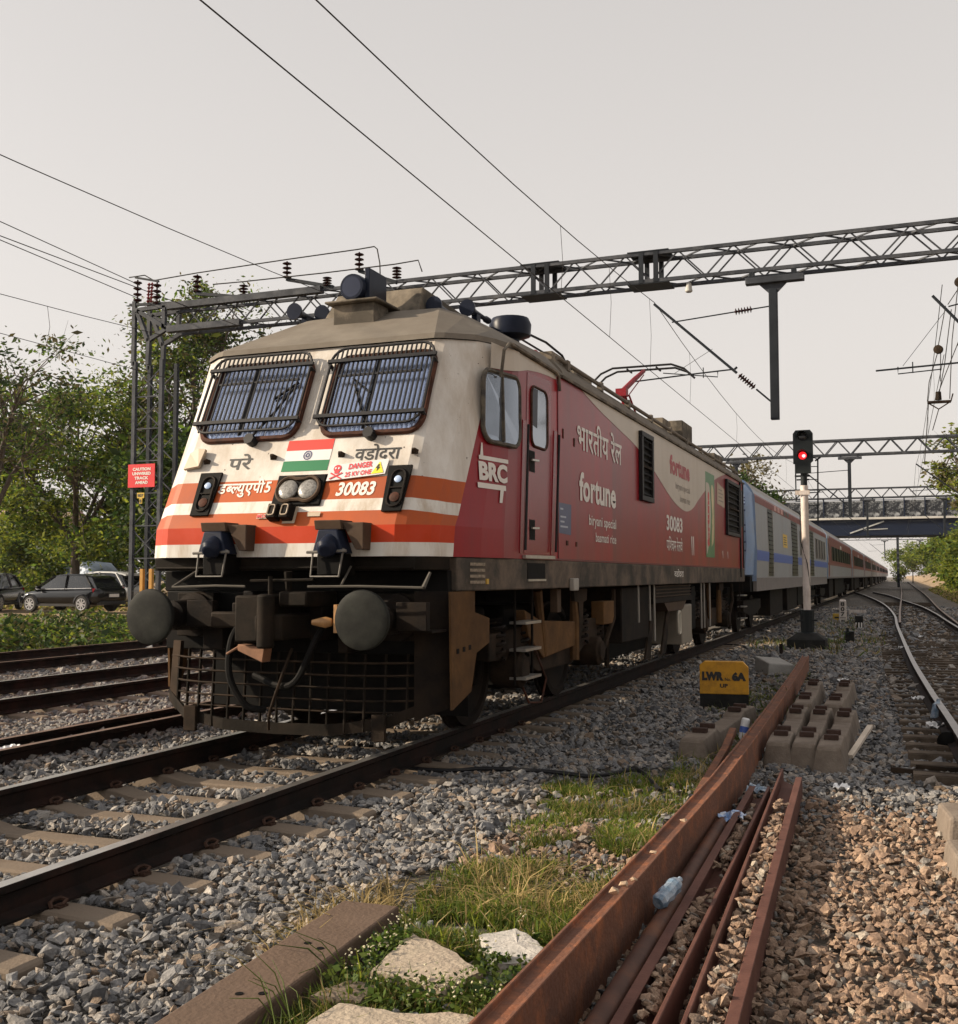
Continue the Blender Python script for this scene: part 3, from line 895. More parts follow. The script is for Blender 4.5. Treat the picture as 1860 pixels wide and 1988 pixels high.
# --- windscreens with wire guards
for gx0, gx1 in ((-5.85, -4.82), (-4.62, -3.63)):
    mb = MB(); mb.face(rrect(fp, gx0 + 0.05, gx1 - 0.05, 2.63, 3.33, 0.10, 0.006))
    ws = mb.build('windscreen', m_glass, loco, smooth=0, fixn=False)
    mb = MB()
    mb.tube(rrect(fp, gx0 + 0.04, gx1 - 0.01, 2.615, 3.345, 0.12, 0.012, 5), 0.028, 6, closed=True)
    mb.build('window_seal', m_rubber, ws)
    mb = MB()                                       # blinds and pillar seen behind the glass
    mb.add([fp(gx0 + 0.42, 2.66, 0.009), fp(gx0 + 0.455, 2.66, 0.009), fp(gx0 + 0.455, 3.30, 0.009), fp(gx0 + 0.42, 3.30, 0.009)], [(0, 1, 2, 3)])
    mb.build('centre_mullion', m_bar, ws, smooth=0, fixn=False)
    mb = MB()
    mb.tube(rrect(fp, gx0, gx1, 2.66, 3.395, 0.13, 0.075, 5), 0.013, 6, closed=True)
    for z in (2.745, 3.265):
        mb.bar(fp(gx0 - 0.02, z, 0.09), fp(gx1 + 0.03, z, 0.09), 0.034, 0.022, up=FN)
    for x, z in ((gx0, 2.75), (gx1, 2.75), (gx0, 3.24), (gx1, 3.24)):
        mb.tube([fp(x, z, 0.0), fp(x, z, 0.085)], 0.018, 6)
    mb.build('guard_frame', m_bar, ws)
    n = 21
    src = None
    for i in range(n):
        x = gx0 + 0.05 + (gx1 - gx0 - 0.1) * i / (n - 1)
        if src is None:
            mb = MB(); mb.bar(fp(x, 2.665, 0.075), fp(x, 3.385, 0.075), 0.011, 0.014, up=FN)
            src = mb.build('guard_bar', m_bar, ws, smooth=0); x0 = x
        else:
            share(src, ws, (x - x0, 0, 0))
    mb = MB(); mb.bar(fp(gx0 + 0.08, 3.13, 0.07), fp(gx1 - 0.08, 3.13, 0.07), 0.02, 0.012, up=FN)
    mb.build('guard_rail', m_bar, ws)
for x, s_ in ((-5.24, 1), (-4.08, -1)):
    mb = MB()
    mb.tube([fp(x, 2.59, 0.0), fp(x, 2.58, 0.09)], 0.05, 8)
    mb.tube([fp(x, 2.6, 0.06), fp(x + s_ * 0.16, 2.85, 0.04), fp(x + s_ * 0.27, 3.06, 0.03)], 0.011, 6)
    mb.bar(fp(x + s_ * 0.10, 2.98, 0.025), fp(x + s_ * 0.31, 2.85 + 0.28, 0.025), 0.014, 0.02, up=FN)
    mb.build('wiper', m_bar, loco)

# --- flag, lettering, warning plate
mb = MB()
fx0, fx1, sl = -4.875, -4.43, 0.012
for i, k in enumerate((2, 1, 0)):
    z0, z1 = 2.305 + i * 0.0933, 2.305 + (i + 1) * 0.0933
    mb.mi(k)
    mb.face([fp(fx0, z0, 0.003), fp(fx1, z0, 0.003), fp(fx1, z1, 0.003), fp(fx0, z1, 0.003)])
flag = mb.build('flag_sticker', [m_flagr, m_flagw, m_flagg], loco, smooth=0, fixn=False)
mb = MB()
cxx, czz = (fx0 + fx1) / 2, 2.445
N = 20
for r0_, r1_ in ((0.034, 0.041), (0.010, 0.018)):
    for i in range(N):
        a, b = 2 * math.pi * i / N, 2 * math.pi * (i + 1) / N
        mb.face([fp(cxx + r0_ * math.cos(a), czz + r0_ * math.sin(a), 0.006), fp(cxx + r1_ * math.cos(a), czz + r1_ * math.sin(a), 0.006),
                 fp(cxx + r1_ * math.cos(b), czz + r1_ * math.sin(b), 0.006), fp(cxx + r0_ * math.cos(b), czz + r0_ * math.sin(b), 0.006)])
for i in range(12):
    a = 2 * math.pi * i / 12
    d = Vector((math.cos(a), math.sin(a))); e = Vector((-d.y, d.x)) * 0.0015
    q = [d * 0.012 + e, d * 0.036 + e, d * 0.036 - e, d * 0.012 - e]
    mb.face([fp(cxx + p.x, czz + p.y, 0.006) for p in q])
mb.build('wheel_emblem', m_navyp, flag, smooth=0, fixn=False)

def ffr(x, z, off=0.004): return lambda a, b: fp(x + a, z + b, off)
def lfr(y, z, off=0.006): return lambda a, b: sp(y + a, z + b, off)
lettering('परे', ffr(-5.43, 2.34), 0.235, 0.145, m_letk, loco, 0.012)
lettering('वडोदरा', ffr(-4.20, 2.37), 0.42, 0.15, m_letk, loco, 0.012)
lettering([('ड', 1, 0), ('ब', 0.62, 0), ('ल', 0.72, -0.02), ('यु', 1, -0.02), ('ए', 1, 0), ('पी', 1, 0), ('5', 1, 0.05)], ffr(-5.455, 2.09), 0.525, 0.16, m_letw, loco, 0.022)
lettering('30083', ffr(-4.29, 2.075), 0.345, 0.118, m_letw, loco, 0.03, slant=0.12)
mb = MB()
q = [(-4.40, 2.20), (-3.87, 2.245), (-3.86, 2.375), (-4.385, 2.335)]
mb.hexa([fp(x, z, 0.012) for x, z in q] + [fp(x, z, 0.02) for x, z in q])
wp = mb.build('warning_plate', m_flagw, loco, smooth=0)
def wfr(x, z): return lambda a, b: fp(x + a, z + b + a * 0.08, 0.024)
lettering('DANGER', wfr(-4.215, 2.29), 0.215, 0.05, m_letr, wp, 0.03)
lettering('25 KV OHE', wfr(-4.235, 2.226), 0.24, 0.042, m_letr, wp, 0.025)
mb = MB()
mb.face([fp(-3.995, 2.245, 0.024), fp(-3.885, 2.255, 0.024), fp(-3.935, 2.352, 0.024)])
mb.build('warning_triangle', m_yel, wp, smooth=0, fixn=False)
mb = MB()
b_ = [(-3.945, 2.325), (-3.962, 2.292), (-3.945, 2.292), (-3.952, 2.262), (-3.922, 2.302), (-3.938, 2.302), (-3.93, 2.325)]
mb.face([fp(x, z, 0.027) for x, z in b_])
mb.build('lightning_mark', m_letk, wp, smooth=0, fixn=False)
mb = MB()                                           # skull and crossed bones
sx, sz = -4.318, 2.292
mb.face([fp(sx + 0.036 * math.cos(2 * math.pi * i / 14), sz + 0.012 + 0.032 * math.sin(2 * math.pi * i / 14), 0.024) for i in range(14)])
mb.face([fp(sx - 0.02, sz - 0.032, 0.0242), fp(sx + 0.02, sz - 0.032, 0.0242), fp(sx + 0.022, sz - 0.01, 0.0242), fp(sx - 0.022, sz - 0.01, 0.0242)])
for s_ in (-1, 1):
    d = Vector((0.055 * s_, 0.026)); e = Vector((-d.y, d.x)).normalized() * 0.006
    c_ = Vector((sx, sz - 0.052))
    mb.face([fp(*(c_ + u), 0.0244 + 0.0004 * s_) for u in (d + e, d - e, -d - e, -d + e)])
mb.build('skull_mark', m_letr, wp, smooth=0, fixn=False)
mb = MB()
for s_ in (-1, 1):
    mb.face([fp(sx + s_ * 0.014 + 0.009 * math.cos(2 * math.pi * i / 8), sz + 0.012 + 0.009 * math.sin(2 * math.pi * i / 8), 0.027) for i in range(8)])
mb.build('skull_eyes', m_flagw, wp, smooth=0, fixn=False)

# --- twin headlight
mb = MB(); mb.hexa([fp(-4.875, 1.995, 0.008), fp(-4.405, 1.995, 0.008), fp(-4.405, 2.268, 0.008), fp(-4.875, 2.268, 0.008),
                    fp(-4.865, 2.005, 0.022), fp(-4.415, 2.005, 0.022), fp(-4.415, 2.258, 0.022), fp(-4.865, 2.258, 0.022)])
hl = mb.build('headlight_unit', m_black, loco, smooth=0)
hcs = (-4.735, -4.545)
for hx in hcs:
    mb = MB(); mb.lathe([(0.02, 0.09), (0.035, 0.09), (0.044, 0.08), (0.05, 0.05)], fp(hx, 2.13, 0.0), FN, 24)
    mb.build('headlight_lens', m_lens, hl)
mb = MB()
pts = []
for i in range(9):
    a = R(300 - 30 - 22.5 * i - 30); pts.append(fp(-4.755 + 0.115 * math.cos(a), 2.13 + 0.115 * math.sin(a), 0.04))
lp = [fp(hcs[0] + 0.104 * math.cos(R(a)), 2.13 + 0.104 * math.sin(R(a)), 0.035) for a in range(60, 301, 20)]
rp_ = [fp(hcs[1] + 0.104 * math.cos(R(a)), 2.13 + 0.104 * math.sin(R(a)), 0.035) for a in range(-120, 121, 20)]
mb.tube(lp + rp_, 0.016, 6, closed=True)
mb.build('headlight_rim', m_sock, hl)
# --- marker lamps
for mx0, mx1, lx in ((-5.67, -5.45, -5.555), (-3.845, -3.635, -3.735)):
    q0 = [(mx0 + 0.02, 1.93), (mx1 - 0.02, 1.93), (mx1, 2.31), (mx0, 2.31)]
    mb = MB(); mb.hexa([fp(x, z, 0.006) for x, z in q0] + [fp(x, z, 0.026) for x, z in q0])
    ml = mb.build('marker_lamp', m_black, loco, smooth=0)
    mb = MB(); mb.tube(rrect(fp, lx - 0.06, lx + 0.065, 1.965, 2.27, 0.06, 0.03, 5), 0.012, 6, closed=True)
    mb.build('lamp_rim', m_dark, ml)
    mb = MB(); mb.lathe([(0.02, 0.030), (0.036, 0.030), (0.044, 0.018)], fp(lx, 2.19, 0.0), FN, 16)
    mb.build('glint_lens', m_glint, ml)
    mb = MB(); mb.lathe([(0.02, 0.044), (0.034, 0.044), (0.042, 0.024)], fp(lx + 0.004, 2.04, 0.0), FN, 16)
    mb.build('dark_lens', m_rubber, ml)
    mb = MB(); mb.bar(fp(lx - 0.06, 2.118, 0.034), fp(lx + 0.06, 2.118, 0.034), 0.01, 0.01, up=FN)
    mb.build('lamp_divider', m_dark, ml)
# --- lamp brackets, hatch plate, small centre sockets, faded patches
for x, z in ((-5.66, 2.42), (-4.985, 2.435), (-4.325, 2.43), (-3.65, 2.43)):
    mb = MB(); mb.hexa([fp(x - 0.03, z - 0.015, 0), fp(x + 0.03, z - 0.015, 0), fp(x + 0.03, z + 0.02, 0), fp(x - 0.03, z + 0.02, 0),
                        fp(x - 0.004, z - 0.008, 0.06), fp(x + 0.022, z - 0.008, 0.06), fp(x + 0.022, z + 0.006, 0.06), fp(x - 0.004, z + 0.006, 0.06)])
    mb.build('lamp_bracket', m_dust, loco, smooth=0)
mb = MB()
q0 = [(-5.87, 2.35), (-5.70, 2.36), (-5.68, 2.52), (-5.76, 2.53), (-5.85, 2.50)]
mb.extrude([fp(x, z, 0.004 + (0.02 if x > -5.8 else -0.0)) for x, z in q0], FN * 0.03)
mb.build('hatch_plate', m_patch, loco, smooth=0, bevel=0.004)
for x in (-4.80, -4.675):
    mb = MB()
    mb.hexa([fp(x - 0.05, 1.87, 0), fp(x + 0.05, 1.87, 0), fp(x + 0.05, 2.0, 0), fp(x - 0.05, 2.0, 0), fp(x - 0.045, 1.868, 0.09), fp(x + 0.045, 1.868, 0.09), fp(x + 0.045, 1.985, 0.09), fp(x - 0.045, 1.985, 0.09)])
    cs = mb.build('cable_connector', m_dark, loco, smooth=0, bevel=0.008)
    mb = MB(); mb.tube(rrect(fp, x - 0.03, x + 0.03, 1.885, 1.97, 0.015, 0.095, 2), 0.006, 5, closed=True)
    mb.build('connector_seal', m_patch, cs)
mb = MB()
for x0, x1, z0, z1, k in ((-4.98, -4.86, 1.895, 1.935, 0), (-4.50, -4.38, 1.905, 1.94, 1), (-4.72, -4.60, 1.85, 1.99, 2)):
    mb.face([fp(x0, z0, 0.0125), fp(x1, z0, 0.0125), fp(x1, z1, 0.0125), fp(x0, z1, 0.0125)])
mb.build('painted_out_patch', m_patch, loco, smooth=0, fixn=False)
lettering('MDG', ffr(-4.975, 1.898, 0.017), 0.11, 0.033, m_letr, loco, 0.02)
# --- jumper sockets hanging at the nose
for x in (-5.26, -4.185):
    mb = MB()
    mb.hexa([(x - 0.13, 7.44, 1.79), (x + 0.11, 7.44, 1.79), (x + 0.11, 7.60, 1.79), (x - 0.13, 7.60, 1.79), (x - 0.13, 7.42, 1.865), (x + 0.11, 7.42, 1.865), (x + 0.11, 7.64, 1.865), (x - 0.13, 7.64, 1.865)])
    mb.hexa([(x + 0.22, 7.46, 1.63), (x + 0.29, 7.46, 1.63), (x + 0.29, 7.62, 1.63), (x + 0.22, 7.62, 1.63), (x + 0.10, 7.46, 1.845), (x + 0.29, 7.46, 1.845), (x + 0.29, 7.64, 1.845), (x + 0.10, 7.64, 1.845)])
    js = mb.build('jumper_bracket', m_sock, loco, smooth=0, bevel=0.006)
    mb = MB()
    mb.hexa([(x - 0.11, 7.36, 1.60), (x + 0.16, 7.36, 1.60), (x + 0.16, 7.54, 1.60), (x - 0.11, 7.54, 1.60), (x - 0.08, 7.40, 1.79), (x + 0.09, 7.40, 1.79), (x + 0.09, 7.54, 1.79), (x - 0.08, 7.54, 1.79)])
    mb.lathe([(0, 0.06), (0.16, 0.085), (0.2, 0.05)], (x + 0.02, 7.46, 1.72), (0.1, -0.8, -0.5), 12)
    mb.build('jumper_plug', m_navy, js, bevel=0.01)
    mb = MB()
    mb.tube([(x - 0.11, 7.38, 1.62), (x - 0.12, 7.36, 1.42), (x + 0.13, 7.36, 1.42), (x + 0.16, 7.38, 1.64)], 0.009, 6)
    mb.tube([(x - 0.16, 7.37, 1.61), (x + 0.19, 7.37, 1.62)], 0.012, 6)
    mb.build('plug_handle', M('dull_handle', (0.15, 0.14, 0.125), 0.6, var=0.3, scale=20, spec=0.2), js)
    mb = MB(); mb.box(x - 0.10, x + 0.12, 7.42, 7.66, 1.43, 1.60)
    mb.build('socket_box', m_black, js, bevel=0.01)

# --- buffers, coupler, hoses, rods
for x in (CX - 0.978, CX + 0.978):
    mb = MB()
    mb.lathe([(-0.002, 0.02), (0.0, 0.10), (0.004, 0.17), (0.010, 0.208), (0.016, 0.224), (0.024, 0.229), (0.05, 0.229), (0.058, 0.222), (0.075, 0.15), (0.09, 0.095)], (x, 7.22, 1.09), (0, 1, 0), 40)
    bf = mb.build('buffer', m_buf, loco, smooth=22)
    mb = MB()
    mb.lathe([(0.08, 0.085), (0.30, 0.085), (0.31, 0.125), (0.60, 0.135), (0.61, 0.19), (0.74, 0.2)], (x, 7.22, 1.09), (0, 1, 0), 20)
    mb.build('buffer_shank', m_dark, bf, smooth=40)
    mb = MB(); mb.box(x - 0.19, x + 0.19, 7.86, 7.945, 0.9, 1.28)
    mb.build('buffer_plate', m_under, bf, bevel=0.01)
    mb = MB(); mb.box(x + 0.12, x + 0.42, 7.62, 7.9, 0.98, 1.0); mb.box(x + 0.14, x + 0.40, 7.55, 7.62, 1.0, 1.22)
    mb.build('buffer_step', m_dark, bf, bevel=0.005)
mb = MB()
mb.box(-5.3, -4.93, 7.45, 7.55, 1.0, 1.13); mb.box(-4.93, -4.70, 7.25, 7.95, 0.90, 1.27)
mb.hexa([(-4.70, 7.18, 0.92), (-4.50, 7.28, 0.92), (-4.50, 7.9, 0.92), (-4.70, 7.9, 0.92), (-4.70, 7.18, 1.12), (-4.52, 7.28, 1.12), (-4.52, 7.9, 1.12), (-4.70, 7.9, 1.12)])
mb.box(-4.62, -4.36, 7.4, 7.9, 1.18, 1.3)
mb.lathe([(0, 0.07), (0.42, 0.07)], (-4.62, 7.22, 0.86), (0, 0, 1), 12)
cp = mb.build('coupler', m_under, loco, bevel=0.018)
mb = MB(); mb.tube([(-4.67, 7.36, 1.15), (-4.67, 7.36, 1.42)], 0.018, 8); mb.tube([(-4.58, 7.5, 1.2), (-4.58, 7.48, 1.46)], [0.02, 0.035], 8)
mb.tube([(-4.88, 7.4, 1.385), (-4.3, 7.4, 1.395)], 0.012, 6)
mb.build('uncoupling_lever', m_under, cp)
mb = MB()
mb.tube([(-5.66, 7.42, 1.33), (-5.2, 7.38, 1.345), (-4.92, 7.38, 1.34)], 0.010, 6); mb.tube([(-4.34, 7.38, 1.34), (-3.9, 7.38, 1.345), (-3.36, 7.42, 1.335)], 0.010, 6)
mb.tube([(-3.36, 7.42, 1.335), (-3.34, 7.5, 1.45)], [0.018, 0.012], 6); mb.tube([(-5.66, 7.42, 1.33), (-5.55, 7.62, 1.47)], 0.012, 6)
mb.tube([(-4.06, 7.4, 1.34), (-4.05, 7.55, 1.5)], 0.01, 6)
mb.build('handrail', M('dusty_handrail', (0.075, 0.068, 0.058), 0.7, spec=0.2), loco)
def hose(pts, r, mat, col=m_dust):
    mb = MB()
    P = [Vector(p) for p in pts]
    out = []
    for i in range(len(P) - 1):
        a, b, c, d = P[max(i - 1, 0)], P[i], P[i + 1], P[min(i + 2, len(P) - 1)]
        for k in range(6):
            t = k / 6
            out.append(0.5 * ((2 * b) + (c - a) * t + (2 * a - 5 * b + 4 * c - d) * t * t + (3 * b - a - 3 * c + d) * t ** 3))
    out.append(P[-1])
    mb.tube(out, r, 8)
    return mb.build('brake_hose', mat, loco)
hose([(-5.02, 7.5, 1.05), (-5.03, 7.36, 0.9), (-5.0, 7.3, 0.62), (-4.86, 7.32, 0.40), (-4.72, 7.40, 0.36)], 0.028, m_black)
hose([(-4.3, 7.6, 1.05), (-4.3, 7.42, 0.9), (-4.42, 7.38, 0.62), (-4.60, 7.42, 0.55), (-4.9, 7.5, 0.62)], 0.028, m_black)
hose([(-4.52, 7.45, 0.85), (-4.58, 7.38, 0.6), (-4.66, 7.36, 0.35), (-4.72, 7.44, 0.2)], 0.012, m_dust)
mb = MB(); mb.lathe([(0, 0.03), (0.05, 0.045), (0.1, 0.035), (0.16, 0.02)], (-4.16, 7.45, 1.06), (-1, -0.3, 0), 10)
mb.box(-4.13, -4.10, 7.42, 7.48, 0.98, 1.2)
mb.build('air_cock', M('brass_cock', (0.36, 0.19, 0.07), 0.5, var=0.3, scale=12), loco)
mb = MB(); mb.hexa([(-4.93, 7.3, 0.83), (-4.70, 7.3, 0.74), (-4.70, 7.42, 0.74), (-4.93, 7.42, 0.83), (-4.93, 7.3, 0.88), (-4.68, 7.3, 0.86), (-4.68, 7.42, 0.86), (-4.93, 7.42, 0.88)])
mb.tube([(-4.93, 7.32, 0.86), (-5.02, 7.28, 0.80)], 0.012, 6)
mb.build('hose_coupling', M('rusty_brown', (0.22, 0.11, 0.06), 0.8, var=0.3, scale=8), loco, bevel=0.01)
for x, z0, z1, w in ((-5.1, 0.9, 1.3, 0.10), (-4.95, 0.95, 1.28, 0.09), (-4.45, 0.9, 1.25, 0.12), (-4.2, 0.8, 1.2, 0.09), (-5.45, 0.8, 1.0, 0.2), (-5.2, 0.85, 1.2, 0.12)):
    mb = MB(); mb.box(x - w / 2, x + w / 2, 7.7, 7.95, z0, z1); mb.build('equipment_box', m_dark, loco, bevel=0.01)

# --- cowcatcher
cw = []
def cy(x):                                         # plan curve of the guard
    t = abs(x - CX)
    return 7.60 + max(0, t - 0.55) ** 2 * 0.55
mb = MB()
xs = [CX - 1.24, CX - 0.95, CX - 0.5, CX, CX + 0.5, CX + 0.95, CX + 1.24]
zb = [0.34, 0.21, 0.15, 0.14, 0.15, 0.21, 0.34]
for i in range(6):
    a, b = xs[i], xs[i + 1]
    mb.hexa([(a, cy(a), zb[i]), (b, cy(b), zb[i + 1]), (b, cy(b) + 0.03, zb[i + 1]), (a, cy(a) + 0.03, zb[i]),
             (a, cy(a), zb[i] + 0.09), (b, cy(b), zb[i + 1] + 0.09), (b, cy(b) + 0.03, zb[i + 1] + 0.09), (a, cy(a) + 0.03, zb[i] + 0.09)])
cwo = mb.build('cowcatcher', m_under, loco, smooth=0)
src = None
for x in [CX - 1.10 + i * 0.157 for i in range(15)]:
    t = abs(x - CX)
    zz_ = 0.16 + max(0, t - 0.5) ** 2 * 0.33
    mb = MB(); mb.bar((x, cy(x) + 0.025, zz_), (x, cy(x) + 0.06, 0.80), 0.012, 0.03, up=(0, 1, 0))
    mb.build('guard_upright', m_under, cwo, smooth=0)
for z in (0.34, 0.43, 0.53, 0.63, 0.73):
    mb = MB(); mb.tube([(x, cy(x) + 0.03, z) for x in [CX - 1.22 + i * 0.244 for i in range(11)]], 0.009, 5)
    mb.build('guard_crossbar', m_dust, cwo)
mb = MB()
mb.hexa([(CX - 1.24, 7.86, 0.34), (CX - 1.12, 7.8, 0.26), (CX - 1.12, 7.85, 0.26), (CX - 1.24, 7.9, 0.34), (CX - 1.2, 7.86, 0.86), (CX - 1.08, 7.8, 0.86), (CX - 1.08, 7.85, 0.86), (CX - 1.2, 7.9, 0.86)])
mb.build('end_post', m_dust, cwo, smooth=0)
mb = MB()
mb.hexa([(CX + 1.16, 7.8, 0.27), (CX + 1.42, 8.0, 0.38), (CX + 1.40, 8.04, 0.38), (CX + 1.14, 7.85, 0.27), (CX + 1.16, 7.8, 1.30), (CX + 1.42, 7.98, 1.30), (CX + 1.40, 8.02, 1.30), (CX + 1.14, 7.85, 1.30)])
mb.build('end_post', m_dark, cwo, smooth=0)
for x in (CX - 0.84, CX + 0.92):
    mb = MB(); mb.box(x - 0.06, x + 0.06, cy(x) - 0.035, cy(x), 0.12, 0.33); mb.build('guard_bracket', m_dust, cwo, bevel=0.006)
mb = MB(); mb.box(CX - 1.3, CX + 1.3, 8.6, 8.62, 0.22, 1.3)            # dark bulkhead behind the guard, deepened to block light underneath
mb.build('bulkhead_light_block', m_black, loco)
# tan side plates behind the guard (right side and mirrored)
for s_ in (1, -1):
    xx = CX + s_ * 1.43
    yb = 7.9 if s_ > 0 else 8.12
    mb = MB()
    mb.extrude([(xx, yb, 0.36 if s_ > 0 else 0.42), (xx, 8.30, 0.47), (xx, 8.42, 0.78), (xx, 8.72, 0.85), (xx, 8.72, 1.06), (xx, 8.38, 1.12), (xx, 8.38, 1.298), (xx, yb - 0.04, 1.298)], (s_ * 0.02, 0, 0))
    spl = mb.build('side_plate', m_tan, loco, smooth=0)
    mb = MB()
    for k in range(3):
        mb.box(xx + s_ * 0.02, xx + s_ * 0.024, 7.98 + k * 0.13, 8.03 + k * 0.13, 0.80 + k * 0.008, 0.84 + k * 0.008)
    mb.build('plate_slots', m_black, spl)

# --- roof front: headlight tower, cowl, horns, dome, cowl rail
mb = MB()
mb.box(CX - 0.24, CX + 0.20, 8.95, 9.25, 3.66, 4.02); mb.box(CX - 0.30, CX + 0.26, 8.88, 9.4, 4.02, 4.045)
tw = mb.build('headlight_tower', m_roofd, loco, bevel=0.01)
mb = MB(); mb.lathe([(0, 0.10), (0.0, 0.125), (0.04, 0.132), (0.30, 0.13), (0.36, 0.11)], (CX - 0.03, 8.92, 4.175), (0, 1, 0), 24)
mb.box(CX + 0.08, CX + 0.13, 8.98, 9.35, 4.045, 4.36)
mb.build('searchlight_drum', m_navy, tw, smooth=40, bevel=0.005)
mb = MB(); mb.lathe([(-0.002, 0.10), (-0.004, 0.02)], (CX - 0.03, 8.92, 4.175), (0, 1, 0), 20)
mb.build('searchlight_glass', M('dark_lamp_glass', (0.02, 0.025, 0.05), 0.12), tw)
mb = MB()
mb.hexa([(CX - 0.62, 9.35, 3.92), (CX + 0.46, 9.35, 3.92), (CX + 0.46, 11.3, 3.80), (CX - 0.62, 11.3, 3.80),
         (CX - 0.50, 9.5, 4.27), (CX + 0.46, 9.5, 4.27), (CX + 0.40, 10.7, 4.27), (CX - 0.50, 10.7, 4.27)])
mb.build('roof_cowl', m_roofd, loco, smooth=0, bevel=0.015)
for x0, y0 in ((CX - 0.86, 9.25), (CX - 0.64, 9.42), (CX + 0.56, 9.52), (CX + 0.82, 9.75)):
    mb = MB()
    mb.lathe([(0, 0.075), (0.0, 0.085), (0.03, 0.082), (0.10, 0.045), (0.22, 0.03), (0.5, 0.022), (0.52, 0.035), (0.6, 0.035)], (x0, y0, 4.09), (0, 1, 0.0), 18)
    mb.box(x0 - 0.03, x0 + 0.03, y0 + 0.2, y0 + 0.3, 3.86, 4.07)
    mb.build('horn', m_navy, loco, smooth=40)
mb = MB(); mb.lathe([(0, 0.10), (0.10, 0.10), (0.14, 0.22), (0.26, 0.23), (0.33, 0.20), (0.345, 0.1)], (CX + 0.92, 10.75, 3.86), (0, 0, 1), 20)
mb.build('antenna_dome', m_navy, loco, smooth=40)
mb = MB()
mb.tube([(CX + 0.7, 10.4, 4.05), (CX + 0.9, 11.2, 4.06), (CX + 1.0, 12.0, 4.0)], 0.012, 6)
mb.tube([(CX + 0.95, 11.0, 4.12), (CX + 1.05, 11.6, 4.10), (CX + 1.12, 12.0, 4.02), (CX + 1.13, 12.2, 3.92)], 0.014, 6)
mb.build('roof_conduit', m_bar, loco)

# --- side: gutter, windows, door, handrails
mb = MB()
mb.bar((CX + 1.585, 8.95, 3.49), (CX + 1.585, 10.3, 3.475), 0.03, 0.035); mb.tube([(CX + 1.56, 8.72, 3.16), (CX + 1.59, 8.72, 3.40), (CX + 1.595, 8.85, 3.485), (CX + 1.595, 10.2, 3.475), (CX + 1.595, 10.33, 3.44), (CX + 1.595, 10.36, 3.3)], 0.016, 6)
mb.box(CX + 1.57, CX + 1.60, 10.45, 24.3, 3.455, 3.485)
mb.build('rain_gutter', m_roofd, loco)
mb = MB(); mb.tube([(CX + 1.46, 10.7, 3.72), (CX + 1.46, 24.2, 3.70)], 0.025, 8)
for i in range(10): mb.box(CX + 1.43, CX + 1.49, 11 + i * 1.4, 11.1 + i * 1.4, 3.64, 3.75)
mb.build('roof_pipe', m_roof, loco)
def sx_(y, z):                                    # the side narrows towards the nose
    if y >= 9.15: return 0
    yc = fy(z) + 0.42
    g = 0.16 - 0.07 * (z - 1.58) / 1.9
    t = max(0.0, (y - yc) / (9.15 - yc))
    T = (0, 0.35, 0.7, 1.0)
    X_ = [g * math.sin(q * math.pi / 2) - g for q in T]
    for i in range(3):
        if t <= T[i + 1]: return X_[i] + (X_[i + 1] - X_[i]) * (t - T[i]) / (T[i + 1] - T[i])
    return 0
def spc(y, z, off=0.0): return sp(y, z, off + sx_(y, z))
mb = MB(); mb.face(rrect(spc, 8.50, 9.10, 2.60, 3.19, 0.09, 0.028))
cwin = mb.build('cab_side_window', m_glass2, loco, smooth=0, fixn=False)
mb = MB(); mb.tube(rrect(spc, 8.48, 9.12, 2.58, 3.21, 0.12, 0.022, 5), 0.022, 6, closed=True); mb.bar(spc(8.78, 2.6, 0.032), spc(8.80, 3.19, 0.032), 0.025, 0.025)
mb.build('window_frame', M('dirty_seal', (0.10, 0.085, 0.06), 0.75, var=0.35, scale=15, col2=(0.02, 0.015, 0.015), amt=0.45, dscale=9), cwin)
mb = MB(); mb.face([sp(9.28, 1.63, 0.004), sp(10.08, 1.63, 0.004), sp(10.14, 3.36, 0.004), sp(9.40, 3.33, 0.004)])
cd = mb.build('cab_door', m_red2, loco, smooth=0, fixn=False)
mb = MB(); mb.face(rrect(sp, 9.50, 9.97, 2.66, 3.21, 0.09, 0.010))
mb.build('door_window', m_glass2, cd, smooth=0, fixn=False)
mb = MB(); mb.tube(rrect(sp, 9.49, 9.98, 2.65, 3.22, 0.10, 0.010, 5), 0.014, 6, closed=True)
mb.build('window_frame', m_rubber, cd)
mb = MB(); mb.face([sp(9.52, 2.85, 0.013), sp(9.66, 2.83, 0.013), sp(9.68, 3.20, 0.013), sp(9.53, 3.20, 0.013)])
mb.build('window_blind', m_navy, cd, smooth=0, fixn=False)
for z0, z1 in ((2.40, 2.60), (1.76, 1.95)):
    mb = MB(); mb.box(CX + 1.574, CX + 1.577, 9.44, 9.60, z0, z1)
    mb.build('lock_recess', m_black, cd)
    mb = MB(); mb.bar(sp(9.47, z0 + 0.11, 0.02), sp(9.64, z0 + 0.115, 0.03), 0.018, 0.018); mb.build('handle', m_steel, cd)
for y0, y1, zt in ((9.16, 9.26, 2.86), (10.09, 10.22, 2.88)):
    mb = MB(); mb.extrude([sp(y0, 1.63, -0.01), sp(y0 + 0.09, 1.63, -0.01), sp(y1 + 0.09, zt, -0.01), sp(y1, zt, -0.01)], (0.018, 0, 0))
    gr = mb.build('grab_rail_recess', m_red2, loco, smooth=0)
    mb = MB(); mb.tube([sp((y0 + 0.045), 1.66, 0.045), sp(y1 + 0.045, zt - 0.04, 0.045)], 0.013, 8); mb.build('grab_rail', m_bar, gr)
mb = MB(); mb.bar(sp(9.25, 1.60, 0.02), sp(10.15, 1.605, 0.02), 0.03, 0.03); mb.build('door_sill', m_steel, loco)
mb = MB(); mb.box(CX + 1.5755, CX + 1.58, 9.37, 9.90, 1.375, 1.545)
ss = mb.build('step_recess', m_black, loco)
